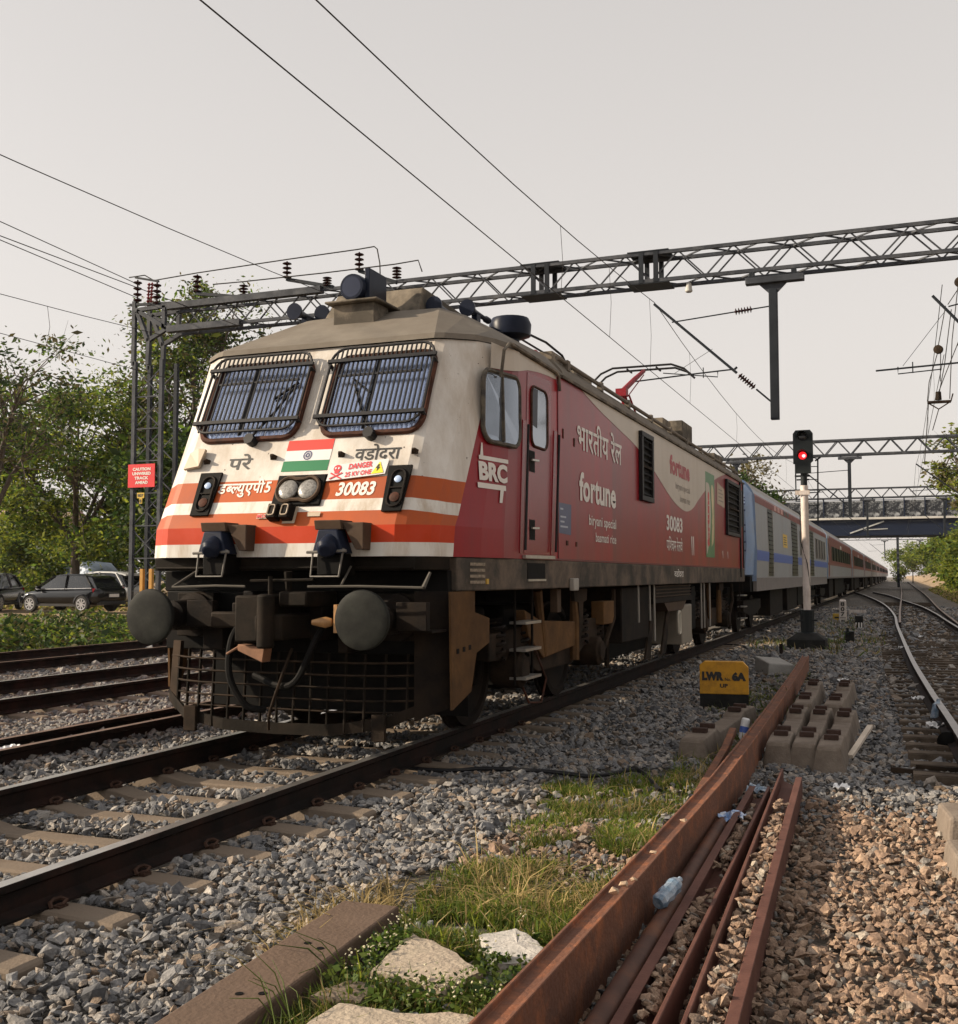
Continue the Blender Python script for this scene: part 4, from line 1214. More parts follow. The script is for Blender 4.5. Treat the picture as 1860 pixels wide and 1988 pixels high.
mb = MB(); mb.box(CX + 1.58, CX + 1.59, 9.37, 9.90, 1.375, 1.395); mb.build('step_edge', m_steel, ss)
# seam line behind the door
mb = MB(); mb.box(CX + 1.5705, CX + 1.578, 10.345, 10.365, 1.60, 3.45); mb.box(CX + 1.5705, CX + 1.576, 10.2, 24.3, 1.585, 1.60)
mb.build('panel_seam', M('dark_seam', (0.12, 0.012, 0.016), 0.5), loco)
# small marks on the side
for y, z, w, h in ((10.52, 2.84, 0.035, 0.1), (10.92, 2.80, 0.045, 0.09), (10.63, 1.74, 0.07, 0.05), (10.98, 1.735, 0.05, 0.05)):
    mb = MB(); mb.box(CX + 1.571, CX + 1.576, y, y + w, z, z + h); mb.build('bolt_plate', m_rubber, side)

# --- louvre windows in the body side
for y0, y1, z0, z1 in ((13.98, 14.72, 2.43, 3.36), (21.6, 23.36, 2.24, 3.36)):
    mb = MB()
    for a, b, c, d in ((y0, y1, z1 - 0.07, z1), (y0, y1, z0, z0 + 0.07), (y0, y0 + 0.09, z0 + 0.07, z1 - 0.07), (y1 - 0.09, y1, z0 + 0.07, z1 - 0.07)):
        mb.box(CX + 1.571, CX + 1.625, a, b, c, d)
    lv = mb.build('louvre_window', m_bar, loco, bevel=0.006)
    mb = MB(); mb.box(CX + 1.571, CX + 1.575, y0 + 0.09, y1 - 0.09, z0 + 0.07, z1 - 0.07); mb.build('louvre_back', m_black, lv)
    n = 9
    srcs = None
    for i in range(n):
        z = z0 + 0.12 + (z1 - z0 - 0.2) * i / (n - 1)
        if srcs is None:
            mb = MB(); mb.hexa([(CX + 1.576, y0 + 0.09, z), (CX + 1.576, y1 - 0.09, z), (CX + 1.576, y1 - 0.09, z + 0.012), (CX + 1.576, y0 + 0.09, z + 0.012),
                                (CX + 1.61, y0 + 0.09, z - 0.035), (CX + 1.61, y1 - 0.09, z - 0.035), (CX + 1.61, y1 - 0.09, z - 0.023), (CX + 1.61, y0 + 0.09, z - 0.023)])
            srcs = mb.build('slat', m_black, lv, smooth=0); zz0 = z
        else:
            share(srcs, lv, (0, 0, z - zz0))
    mb = MB(); mb.box(CX + 1.60, CX + 1.62, y0 + 0.09, y1 - 0.09, (z0 + z1) / 2 - 0.015, (z0 + z1) / 2 + 0.02); mb.build('louvre_rail', m_dust, lv)

# --- vinyl advertising and lettering on the side
def flat(name, pts, mat, par=loco, off=0.0035):
    mb = MB(); mb.face([sp(y, z, off) for y, z in pts]); return mb.build(name, mat, par, smooth=0, fixn=False)
def spline(P, k=8):
    P = [Vector(p) for p in P]; out = []
    for i in range(len(P) - 1):
        a, b, c, d = P[max(i - 1, 0)], P[i], P[i + 1], P[min(i + 2, len(P) - 1)]
        for j in range(k):
            t = j / k
            out.append(0.5 * ((2 * b) + (c - a) * t + (2 * a - 5 * b + 4 * c - d) * t * t + (3 * b - a - 3 * c + d) * t ** 3))
    out.append(P[-1]); return out
low_ = spline([(11.25, 3.452), (12.0, 3.34), (12.9, 3.24), (13.9, 3.12), (14.93, 2.91), (15.98, 2.64), (16.7, 2.51), (17.4, 2.47), (18.0, 2.56), (18.58, 2.75), (19.92, 3.14), (20.8, 3.32), (21.7, 3.452)])
mb = MB()
V_ = [sp(p.x, p.y, 0.0035) for p in low_] + [sp(p.x, 3.453, 0.0035) for p in low_]
n_ = len(low_)
mb.add(V_, [(i, i + 1, n_ + i + 1, n_ + i) for i in range(n_ - 1)])
mb.build('cream_swoosh', m_swoosh, side, smooth=0, fixn=False)
def W3(p, y, z, w, h, mat, b=0.0): return lettering(p, lfr(y, z), w, h, mat, loco, b)
W3('भारतीय रेल', 11.05, 2.79, 1.98, 0.36, m_letw, 0.012)
W3('fortune', 11.12, 2.235, 1.60, 0.32, m_letw, 0.03)
W3('biryani special', 11.50, 1.955, 1.22, 0.15, m_letw, 0.01)
W3('basmati rice', 11.78, 1.81, 0.94, 0.105, m_letw, 0.008)
m_letd = M('maroon_print', (0.33, 0.03, 0.04), 0.5)
m_letg = M('grey_print', (0.20, 0.16, 0.13), 0.5)
W3('fortune', 16.05, 2.97, 1.65, 0.30, m_letd, 0.05)
W3('biryani special', 16.50, 2.74, 1.20, 0.14, m_letg, 0.0)
W3('basmati rice', 16.85, 2.59, 0.85, 0.11, m_letg, 0.0)
W3('30083', 15.76, 2.10, 1.25, 0.235, m_letw, 0.03)
W3([('प', 1, 0), ('ि', 1, 0.02), ('श', 0.62, -0.05), ('च', 1, 0), ('म', 1, 0), (' ', 1, 0.25), ('रे', 1, 0), ('ल', 1, 0), ('वे', 1, 0)] if False else [('प', 1, 0), ('ि', 1, 0), ('श', 0.65, -0.42), ('च', 1, 0), ('म', 1, 0), ('रेलवे', 1, 0.18)], 15.75, 1.80, 1.25, 0.22, m_letw, 0.008)
W3('वडोदरा', 16.32, 1.40, 0.75, 0.13, m_letw, 0.015)
# the depot mark: letters between two stepped bars
lettering('BRC', lambda a, b: spc(8.40 + a, 2.235 + b - a * 0.0, 0.010), 0.47, 0.165, m_letw, loco, 0.05)
mb = MB()
for q in ([(8.41, 2.45), (8.89, 2.45), (8.89, 2.415 - 0.0), (8.41, 2.415)], [(8.43, 2.45), (8.46, 2.56), (8.475, 2.56), (8.475, 2.45)], [(8.37, 2.215), (8.84, 2.215), (8.84, 2.17), (8.37, 2.17)], [(8.74, 2.17), (8.80, 2.17), (8.77, 2.06), (8.72, 2.06)]):
    mb.face([spc(y, z, 0.010) for y, z in q])
mb.build('depot_mark', m_letw, side, smooth=0, fixn=False)
bl = flat('blue_sticker', [(10.35, 1.86), (10.80, 1.85), (10.82, 2.17), (10.35, 2.17)], m_blues)
mb = MB()
for z, w in ((2.10, 0.1), (2.02, 0.2), (1.97, 0.14), (1.92, 0.26)):
    mb.face([sp(10.42, z, 0.006), sp(10.42 + w, z, 0.006), sp(10.42 + w, z + 0.018, 0.006), sp(10.42, z + 0.018, 0.006)])
mb.build('sticker_print', M('pale_print', (0.35, 0.38, 0.45), 0.5), bl, smooth=0, fixn=False)
pk = flat('pack_picture', [(19.25, 1.76), (20.2, 1.76), (20.25, 3.30), (19.25, 3.30)], m_green, off=0.0045)
flat('pack_band', spline([(19.3, 1.80), (19.45, 1.9), (19.7, 2.2), (19.8, 2.6), (19.7, 3.0), (19.55, 3.1), (19.3, 3.1)]), m_swoosh, pk, 0.006)
flat('pack_rice', spline([(19.82, 1.95), (20.1, 2.1), (20.15, 2.6), (20.1, 3.05), (19.85, 3.05), (19.92, 2.6), (19.82, 1.95)]), m_pack, pk, 0.0065)
lettering('fortune', lambda a, b: sp(19.62 - b, 1.95 + a, 0.0085), 1.0, 0.22, m_letr, pk, 0.06)
ps = flat('paper_notice', [(20.56, 2.80), (21.48, 2.76), (21.48, 3.13), (20.58, 3.21)], m_patch, off=0.0045)
mb = MB()
for i in range(4): mb.face([sp(20.72, 2.86 + i * 0.07, 0.006), sp(21.3 - 0.1 * (i % 2), 2.86 + i * 0.07, 0.006), sp(21.3 - 0.1 * (i % 2), 2.885 + i * 0.07, 0.006), sp(20.72, 2.885 + i * 0.07, 0.006)])
mb.build('notice_print', m_letg, ps, smooth=0, fixn=False)
for y in (17.85, 18.0, 21.2, 21.85):
    h = 0.33 if y < 19 else 0.16
    flat('scratch_mark', [(y, 1.78), (y + 0.04, 1.76), (y + 0.02, 1.76 + h), (y - 0.06, 1.74 + h)], m_letw)
# rear cab end: door, seam, grab irons
mb = MB(); mb.box(CX + 1.571, CX + 1.60, 23.62, 23.72, 1.4, 3.45); mb.box(CX + 1.571, CX + 1.59, 24.1, 24.2, 1.6, 3.45)
mb.build('rear_door_frame', m_bar, loco)
mb = MB(); mb.face([sp(23.75, 2.5, 0.006), sp(24.08, 2.5, 0.006), sp(24.08, 3.3, 0.006), sp(23.75, 3.3, 0.006)]); mb.build('rear_side_window', m_navy, loco, smooth=0, fixn=False)

# --- roof equipment and pantographs
mb = MB()
for y, w, l, h in ((11.6, 0.3, 0.5, 0.16), (12.6, 0.25, 0.8, 0.12), (17.2, 0.5, 0.6, 0.16), (17.9, 0.8, 0.9, 0.20), (22.4, 0.5, 0.6, 0.14), (23.4, 0.4, 0.5, 0.2)):
    mb.box(CX + 0.95 - w, CX + 0.95 + w * 0.6, y, y + l, 3.70, 3.84 + h)
mb.build('roof_box', m_roofd, loco, bevel=0.015)
for x, y in ((CX + 0.9, 11.0), (CX + 0.95, 11.5), (CX + 1.0, 11.9), (CX + 0.6, 13.4), (CX + 0.6, 15.2), (CX + 0.8, 20.0), (CX + 0.8, 21.2)):
    mb = MB()
    pr = []
    for i in range(5): pr += [(i * 0.045, 0.03), (i * 0.045 + 0.02, 0.055), (i * 0.045 + 0.025, 0.055)]
    mb.lathe(pr + [(0.24, 0.02)], (x, y, 3.76), (0, 0, 1), 10)
    mb.build('roof_insulator', m_redins, loco, smooth=0)
mb = MB()                                          # folded front pantograph
for s_ in (-1, 1):
    mb.tube([(CX + s_ * 0.5, 13.2, 4.02), (CX + s_ * 0.5, 15.6, 4.02)], 0.025, 6)
    mb.tube([(CX + s_ * 0.35, 15.4, 4.06), (CX + s_ * 0.55, 13.1, 4.10)], 0.02, 6)
mb.tube([(CX - 0.95, 13.1, 4.06), (CX - 0.7, 13.1, 4.14), (CX + 0.7, 13.1, 4.14), (CX + 0.95, 13.1, 4.06), (CX + 1.05, 13.1, 3.98)], 0.022, 6)
mb.tube([(CX - 0.8, 13.5, 4.13), (CX + 0.8, 13.5, 4.13)], 0.022, 6); mb.tube([(CX - 0.5, 15.5, 4.02), (CX + 0.5, 15.5, 4.02)], 0.025, 6)
mb.build('folded_pantograph', m_bar, loco)
# raised pantograph
mb = MB()
mb.box(CX - 0.5, CX + 0.5, 19.6, 21.0, 4.0, 4.05)
mb.tube([(CX, 20.9, 4.08), (CX, 20.2, 4.25), (CX, 19.6, 4.85)], [0.09, 0.08, 0.06], 8)
mb.tube([(CX + 0.15, 20.9, 4.08), (CX + 0.12, 19.6, 4.8)], 0.02, 6)
pg = mb.build('raised_pantograph', m_pred, loco)
mb = MB()
mb.tube([(CX, 19.5, 4.86), (CX, 20.6, 5.30), (CX, 21.4, 5.60)], [0.055, 0.05, 0.04], 8)
mb.tube([(CX + 0.1, 19.6, 4.80), (CX + 0.02, 21.3, 5.50)], 0.012, 6)
mb.box(CX - 0.1, CX + 0.1, 19.42, 19.6, 4.78, 4.92)
mb.build('upper_arm', m_pred, pg)
mb = MB()
for y in (21.2, 21.6):
    mb.tube([(CX - 1.0, y, 5.42), (CX - 0.85, y, 5.56), (CX - 0.6, y, 5.66), (CX + 0.6, y, 5.66), (CX + 0.85, y, 5.56), (CX + 1.0, y, 5.42)], 0.022, 6)
mb.tube([(CX - 0.3, 21.2, 5.62), (CX - 0.3, 21.6, 5.62)], 0.02, 6); mb.tube([(CX + 0.3, 21.2, 5.62), (CX + 0.3, 21.6, 5.62)], 0.02, 6)
mb.build('collector_head', m_bar, pg)

# --- bogies, tanks, steps under the body
for k, bc in enumerate((10.95, 21.15)):
    bgs = {}
    for s_ in (-1, 1):
        bm_ = MB()
        x0 = CX + s_ * 1.20
        bm_.extrude([(x0, bc - 2.0, 0.66), (x0, bc - 1.1, 0.62), (x0, bc - 0.6, 0.46), (x0, bc + 0.6, 0.46), (x0, bc + 1.1, 0.62), (x0, bc + 2.0, 0.66), (x0, bc + 2.0, 0.90), (x0, bc + 0.9, 0.95), (x0, bc + 0.5, 0.80), (x0, bc - 0.5, 0.80), (x0, bc - 0.9, 0.95), (x0, bc - 2.0, 0.90)], (s_ * 0.16, 0, 0))
        bgs[s_] = bm_.build('bogie_frame', m_dust, loco, smooth=0, bevel=0.015)
    for dy in (-1.4, 1.4):
        for s_ in (-1, 1):
            bg_ = bgs[s_]
            w_ = MB()
            xw = CX + s_ * 0.80
            w_.lathe([(0, 0.40), (0.0, 0.575), (0.03, 0.575), (0.035, 0.545), (0.135, 0.54), (0.14, 0.47), (0.11, 0.44), (0.10, 0.2), (0.2, 0.16), (0.22, 0.05)], (xw, bc + dy, 0.545), (s_, 0, 0), 28)
            wh = w_.build('wheel', m_dark, bg_, smooth=35)
            a_ = MB()
            xa = CX + s_ * 1.20
            a_.lathe([(0, 0.17), (0.26, 0.17), (0.28, 0.12), (0.30, 0.12)], (xa, bc + dy, 0.545), (s_, 0, 0), 16)
            a_.build('axle_box', m_dust, bg_, smooth=35, bevel=0.01)
            for dd in (-0.34, 0.34):
                c_ = MB()
                pts = [Vector((xa + s_ * 0.12 + 0.085 * math.cos(t), bc + dy + dd + 0.085 * math.sin(t), 0.66 + 0.38 * t / 31.4)) for t in [i * 0.5 for i in range(63)]]
                c_.tube(pts, 0.018, 5)
                c_.build('coil_spring', m_dark, bg_)
    for dy in (-1.0, 1.0):
        mb = MB(); mb.box(CX - 0.66, CX + 0.66, bc + dy - 0.75, bc + dy + 0.75, 0.17, 1.1); mb.build('motor_light_block', m_black, loco, bevel=0.05)  # black motor boxes added to block sunlight between the wheels
    for s_ in (-1, 1):
        bg_ = bgs[s_]
        d_ = MB()
        xd = CX + s_ * 1.40
        d_.tube([(xd, bc - 0.75, 1.28), (xd, bc - 0.55, 0.62)], [0.05, 0.035], 8); d_.tube([(xd, bc + 0.5, 1.28), (xd, bc + 0.55, 0.95), (xd, bc + 0.55, 0.5)], [0.03, 0.055, 0.055], 8)
        d_.build('damper', m_tan, bg_)
        d_ = MB(); d_.extrude([(xd, bc + 0.4, 1.28), (xd, bc + 0.95, 1.28), (xd, bc + 0.92, 1.15), (xd, bc + 0.78, 1.13), (xd, bc + 0.74, 0.80), (xd, bc + 0.62, 0.80), (xd, bc + 0.6, 1.13), (xd, bc + 0.43, 1.15)], (s_ * 0.04, 0, 0))
        d_.build('hanger_bracket', m_dust, bg_, smooth=0)
        d_ = MB(); d_.tube([(xd + s_ * 0.02, bc + 1.65, 0.5), (xd + s_ * 0.05, bc + 2.1, 0.9), (xd, bc + 2.3, 1.25)], 0.03, 6); d_.tube([(xd, bc + 1.95, 0.3), (xd, bc + 1.95, 0.8)], 0.035, 6)
        d_.build('sand_pipe', m_dust, bg_)
mb = MB()
mb.extrude([(CX + 1.30, 9.75, 1.10), (CX + 1.30, 10.25, 0.98), (CX + 1.30, 11.5, 0.92), (CX + 1.30, 11.5, 0.66), (CX + 1.30, 10.35, 0.60), (CX + 1.30, 9.85, 0.85)], (0.12, 0, 0))
mb.build('traction_cover', m_tan, loco, smooth=0, bevel=0.01)
mb = MB(); mb.box(CX + 1.3, CX + 1.46, 12.55, 13.05, 0.84, 1.12); mb.build('relay_box', m_tan, loco, bevel=0.012)
mb = MB(); mb.box(CX + 1.42, CX + 1.50, 10.55, 10.68, 1.05, 1.29); mb.build('hanging_plate', m_sock, loco, bevel=0.005)
mb = MB(); mb.box(CX + 1.576, CX + 1.63, 10.72, 10.9, 1.27, 1.40); mb.build('junction_box', M('pale_box', (0.30, 0.28, 0.25), 0.5), loco, bevel=0.01)
for y, z0 in ((9.35, 0.42), (24.3, 0.45)):
    mb = MB()
    mb.tube([(CX + 1.46, y, 1.30), (CX + 1.46, y, z0)], 0.014, 6); mb.tube([(CX + 1.46, y + 0.5, 1.30), (CX + 1.46, y + 0.5, z0)], 0.014, 6)
    sd_ = mb.build('step_ladder', m_dark, loco)
    for z in (0.99, 0.74, 0.48):
        mb = MB(); mb.box(CX + 1.40, CX + 1.56, y + 0.02, y + 0.48, z - 0.012, z + 0.012); mb.build('step', m_steel, sd_)
# equipment between the bogies
mb = MB(); mb.box(CX + 0.6, CX + 1.42, 13.6, 15.2, 0.55, 1.28); mb.build('battery_box', m_dark, loco, bevel=0.02)
mb = MB(); mb.box(CX + 1.0, CX + 1.48, 15.3, 18.3, 1.02, 1.10); mb.box(CX + 1.0, CX + 1.46, 15.35, 18.25, 1.1, 1.29)
lb = mb.build('cooling_box', m_dark, loco, bevel=0.01)
for i in range(4):
    mb = MB(); mb.bar((CX + 1.475, 15.4, 1.12 + i * 0.05), (CX + 1.475, 18.2, 1.12 + i * 0.05), 0.025, 0.014); mb.build('slat', m_sock, lb)
mb = MB(); mb.hexa([(CX + 1.1, 16.4, 0.88), (CX + 1.46, 16.4, 0.88), (CX + 1.46, 17.6, 0.88), (CX + 1.1, 17.6, 0.88), (CX + 1.1, 16.1, 1.02), (CX + 1.46, 16.1, 1.02), (CX + 1.46, 17.9, 1.02), (CX + 1.1, 17.9, 1.02)]); mb.build('cooling_duct', m_sock, loco, smooth=0)
mb = MB(); mb.box(CX + 0.7, CX + 1.44, 17.6, 18.5, 0.30, 0.95); tk = mb.build('oil_tank', M('pale_tank', (0.22, 0.19, 0.15), 0.6, var=0.15, scale=2), loco, bevel=0.02)
mb = MB(); mb.tube(rrect(lambda y, z, o: Vector((CX + 1.445 + o, y, z)), 17.25, 17.42, 0.5, 0.85, 0.05, 0.0, 3), 0.025, 6, closed=True); mb.build('sight_glass', M('pale_rim', (0.5, 0.46, 0.38), 0.5), tk)
for y in (15.5, 16.6):
    mb = MB(); mb.extrude([(CX + 1.38, y, 0.95), (CX + 1.38, y + 0.2, 0.95), (CX + 1.38, y - 0.15, 0.25), (CX + 1.38, y - 0.5, 0.25)], (0.03, 0, 0)); mb.build('splash_plate', m_dust, loco, smooth=0)
mb = MB(); mb.box(CX + 1.0, CX + 1.4, 18.7, 19.1, 0.5, 1.25); mb.box(CX - 1.4, CX - 0.6, 13.6, 18.6, 0.22, 1.28); mb.box(CX - 0.5, CX + 0.9, 13.7, 18.6, 0.25, 1.28); mb.build('equipment_and_light_block', m_black, loco, bevel=0.02)  # left and middle boxes added low to block light beneath the body
for y in (14.2, 14.9, 15.2, 19.1, 19.4, 20.0):
    mb = MB(); mb.tube([(CX + 1.5, y, 1.30), (CX + 1.5, y + 0.03, 0.8 if y < 15 else 0.5)], 0.016, 6); mb.build('conduit', M('grey_conduit', (0.3, 0.28, 0.25), 0.5), loco)
mb = MB(); mb.tube([(CX + 1.46, 9.9, 0.75), (CX + 1.52, 10.1, 0.42), (CX + 1.5, 10.0, 0.2), (CX + 1.46, 9.75, 0.22), (CX + 1.42, 9.6, 0.45)], 0.012, 6); mb.build('loose_hose', m_rubber, loco)
# ================================================================== COACHES
m_cgrey = M('coach_silver_grey', (0.28, 0.295, 0.32), 0.45, var=0.07, scale=1.5, col2=(0.26, 0.25, 0.25), amt=0.35, dscale=1.0, streak=True, spec=0.18)
m_cblue = M('pale_blue_end_wall', (0.25, 0.35, 0.52), 0.5, var=0.08, scale=2, col2=(0.25, 0.30, 0.38), amt=0.3, spec=0.18)
m_cred = M('coach_red', (0.155, 0.024, 0.022), 0.45, var=0.1, scale=1.5, col2=(0.25, 0.05, 0.045), amt=0.3, spec=0.18)
m_cblu = M('coach_blue_band', (0.07, 0.13, 0.42), 0.4, var=0.08, spec=0.18)
m_croof = M('coach_roof_grey', (0.29, 0.275, 0.25), 0.6, var=0.12, scale=1.5, col2=(0.22, 0.19, 0.16), amt=0.35, streak=True, spec=0.18)
m_cwin = M('coach_dark_glass', (0.010, 0.011, 0.014), 0.35, spec=0.03)
m_cdoor = M('coach_dark_door', (0.03, 0.035, 0.04), 0.35, var=0.3, scale=9, spec=0.12)
m_cskirt = M('coach_grey_skirt', (0.20, 0.18, 0.17), 0.7, var=0.12, spec=0.18)
XR, XL = CX + 1.62, CX - 1.62
def coach_body(mb, y0, y1):
    """closed LHB-type body: side walls lean in slightly, barrel roof; materials 0 wall, 1 roof, 2 end"""
    prof_ = [(-1.60, 1.30), (-1.62, 2.0), (-1.58, 3.35), (-1.50, 3.52)]
    roof_ = [(-1.50, 3.52), (-1.36, 3.70), (-1.05, 3.86), (-0.55, 3.95), (0, 3.98), (0.55, 3.95), (1.05, 3.86), (1.36, 3.70), (1.50, 3.52)]
    def strip(P, k):
        mb.mi(k)
        for (a, b), (c, d) in zip(P, P[1:]):
            mb.face([(CX + a, y0, b), (CX + c, y0, d), (CX + c, y1, d), (CX + a, y1, b)])
    strip(prof_, 0); strip(roof_, 1); strip([(-a, b) for a, b in prof_[::-1]], 0)
    ringp = prof_ + roof_[1:-1] + [(-a, b) for a, b in prof_[::-1]]
    mb.mi(2)
    for y in (y0, y1): mb.face([(CX + a, y, b) for a, b in ringp])
    mb.mi(0); mb.face([(CX - 1.6, y0, 1.3), (CX + 1.6, y0, 1.3), (CX + 1.6, y1, 1.3), (CX - 1.6, y1, 1.3)])
def cside(z):
    return float(np.interp(z, [1.30, 2.0, 3.35, 3.52], [1.60, 1.62, 1.58, 1.50]))
def cpt(y, z, o=0.004): return (CX + cside(z) + o, y, z)
def cpanel(name, y0, y1, z0, z1, mat, par, o=0.004, depth=0):
    mb = MB()
    zs_ = [z0] + [z for z in (2.0, 3.35) if z0 < z < z1] + [z1]
    for a, b in zip(zs_, zs_[1:]): mb.face([cpt(y0, a, o), cpt(y1, a, o), cpt(y1, b, o), cpt(y0, b, o)])
    return mb.build(name, mat, par, smooth=0, fixn=False)
def coach_bogies(root, y0, y1):
    for yb in (y0 + 3.2, y1 - 3.2):
        for s_ in (-1, 1):
            mb = MB()
            mb.extrude([(CX + s_ * 1.0, yb - 1.8, 0.55), (CX + s_ * 1.0, yb - 0.6, 0.4), (CX + s_ * 1.0, yb + 0.6, 0.4), (CX + s_ * 1.0, yb + 1.8, 0.55), (CX + s_ * 1.0, yb + 1.8, 0.8), (CX + s_ * 1.0, yb - 1.8, 0.8)], (s_ * 0.15, 0, 0))
            bo = mb.build('bogie_frame', m_dark, root, smooth=0)
            for dy in (-1.28, 1.28):
                mb = MB(); mb.lathe([(0, 0.455), (0.13, 0.455), (0.14, 0.12), (0.3, 0.1)], (CX + s_ * 0.83, yb + dy, 0.458), (s_, 0, 0), 16)
                mb.build('wheel', m_dark, bo)
    mb = MB(); mb.box(CX - 1.3, CX + 1.3, y0 + 6.0, y0 + 9.5, 0.28, 1.25); mb.build('underfloor_box', m_dark, root, bevel=0.02)
    mb = MB(); mb.box(CX - 1.2, CX + 1.35, y0 + 10.5, y0 + 14, 0.3, 1.25); mb.build('underfloor_box', m_dark, root, bevel=0.02)
    mb = MB(); mb.box(CX - 1.3, CX + 1.3, y0 + 15, y1 - 6, 0.35, 1.25); mb.build('underfloor_box', m_black, root, bevel=0.02)  # black box added to block light under the coach
    for yb in (y0 + 3.2, y1 - 3.2):
        mb = MB(); mb.box(CX - 0.6, CX + 0.6, yb - 1.9, yb + 1.9, 0.2, 1.2); mb.build('bogie_light_block', m_black, root)  # black box added between the wheels to keep light out
# generator car behind the locomotive
GY0, GY1 = 25.75, 52.9
gen = thing('generator_car', 'silver grey coach with a blue band and slatted doors coupled behind the locomotive', 'coach', (CX, GY0, 0), group='coaches behind the locomotive')
mb = MB(); coach_body(mb, GY0 + 0.45, GY1)
mb.build('body', [m_cgrey, m_croof, m_cblue], gen, smooth=25)
mb = MB(); mb.sections([[(CX + a * k, GY0 + d, 1.45 + (b - 1.45) * k2) for a, b in [(-1.5, 1.45), (-1.55, 2.2), (-1.5, 3.4), (-1.3, 3.68), (-0.9, 3.84), (0, 3.92), (0.9, 3.84), (1.3, 3.68), (1.5, 3.4), (1.55, 2.2), (1.5, 1.45)]] for d, k, k2 in ((0.0, 0.93, 0.97), (0.12, 0.99, 0.995), (0.45, 1.02, 1.0))])
ge = mb.build('end_wall', m_cblue, gen, smooth=40)
mb = MB(); mb.box(CX - 0.75, CX + 0.75, GY0 - 0.5, GY0 + 0.02, 1.35, 3.45); mb.build('gangway', m_bar, gen, bevel=0.05)
mb = MB(); mb.box(CX - 0.978 - 0.08, CX - 0.978 + 0.08, GY0 - 0.55, GY0 + 0.3, 1.0, 1.16); mb.box(CX + 0.978 - 0.08, CX + 0.978 + 0.08, GY0 - 0.55, GY0 + 0.3, 1.0, 1.16); mb.box(CX - 1.4, CX + 1.5, GY0 + 0.05, GY0 + 0.45, 1.05, 1.42); mb.build('coupling_gear', m_black, gen)
cpanel('red_band', GY0 + 0.46, GY1, 3.19, 3.40, m_cred, gen)
cpanel('blue_band', GY0 + 0.46, GY1, 1.80, 2.05, m_cblu, gen, 0.005)
cpanel('grey_sill', GY0 + 0.46, GY1, 1.30, 1.38, m_cskirt, gen, 0.005)
mb = MB(); mb.hexa([(XR - 0.1, GY0 + 0.46, 1.06), (XR - 0.02, GY0 + 0.46, 1.06), (XR - 0.02, GY1, 1.06), (XR - 0.1, GY1, 1.06), (XR - 0.1, GY0 + 0.46, 1.3), (XR - 0.02, GY0 + 0.46, 1.3), (XR - 0.02, GY1, 1.3), (XR - 0.1, GY1, 1.3)]); mb.build('side_skirt', m_cskirt, gen, smooth=0)
for y0, y1 in ((28.75, 29.75), (35.3, 37.2), (42.8, 44.5)):
    d = cpanel('slatted_door', y0, y1, 1.42, 3.18, m_cdoor, gen, 0.008)
    for i in range(14):
        z = 1.52 + i * 0.12
        mb = MB(); mb.bar(cpt(y0 + 0.08, z, 0.012), cpt(y1 - 0.08, z, 0.012), 0.03, 0.02); mb.build('slat', m_bar, d, smooth=0)
    mb = MB(); mb.bar(cpt(y1 + 0.03, 1.42, 0.012), cpt(y1 + 0.03, 3.18, 0.012), 0.04, 0.03); mb.build('door_edge', m_steel, d)
yn = cpanel('yellow_notice', 32.5, 33.8, 2.26, 2.66, M('yellow_notice_paint', (0.62, 0.40, 0.05), 0.5, var=0.15, scale=5), gen, 0.006)
mb = MB()
for i in range(4): mb.face([cpt(32.7, 2.34 + i * 0.07, 0.009), cpt(33.5, 2.34 + i * 0.07, 0.009), cpt(33.5, 2.365 + i * 0.07, 0.009), cpt(32.7, 2.365 + i * 0.07, 0.009)])
mb.build('notice_print', m_letk, yn, smooth=0, fixn=False)
for y in (38.3, 39.9, 45.6, 47.2, 48.8, 50.4):
    w_ = cpanel('window', y, y + 0.95, 2.15, 2.95, m_cwin, gen, 0.007)
    mb = MB(); mb.tube([cpt(y, 2.15, 0.01), cpt(y + 0.95, 2.15, 0.01), cpt(y + 0.95, 2.95, 0.01), cpt(y, 2.95, 0.01)], 0.025, 5, closed=True); mb.build('window_frame', m_croof, w_)
for y in (30.4, 31.3, 32.2, 33.1, 34.0): cpanel('roof_louvre', y, y + 0.6, 3.225, 3.37, m_cdoor if y > 33 else M('faded_pink', (0.5, 0.25, 0.22), 0.5), gen, 0.007)
mb = MB()
for z, w in ((3.25, 0.5), (3.18, 0.62), (3.10, 0.4), (2.95, 0.55), (2.6, 0.5), (2.45, 0.3), (2.2, 0.6), (2.0, 0.5)):
    mb.face([(CX + 1.42 - w, GY0 - 0.004, z), (CX + 1.42, GY0 + 0.0 - 0.004, z), (CX + 1.42, GY0 - 0.004, z + 0.04), (CX + 1.42 - w, GY0 - 0.004, z + 0.04)])
mb.build('end_lettering', M('navy_stencil', (0.05, 0.07, 0.15), 0.5), ge, smooth=0, fixn=False)
for y in (28, 33, 40, 46):
    mb = MB(); mb.box(CX - 0.6, CX + 0.6, y, y + 2.4, 3.93, 4.1); mb.build('roof_unit', m_croof, gen, bevel=0.03)
for y in (41.0, 41.8, 42.5):
    mb = MB()
    mb.tube([(CX + a * 1.012, y, b + 0.012) for a, b in [(1.50, 3.52), (1.36, 3.70), (1.05, 3.86), (0.55, 3.95), (0, 3.98)]], 0.03, 5); mb.build('roof_rib', m_dark, gen)
coach_bogies(gen, GY0, GY1)
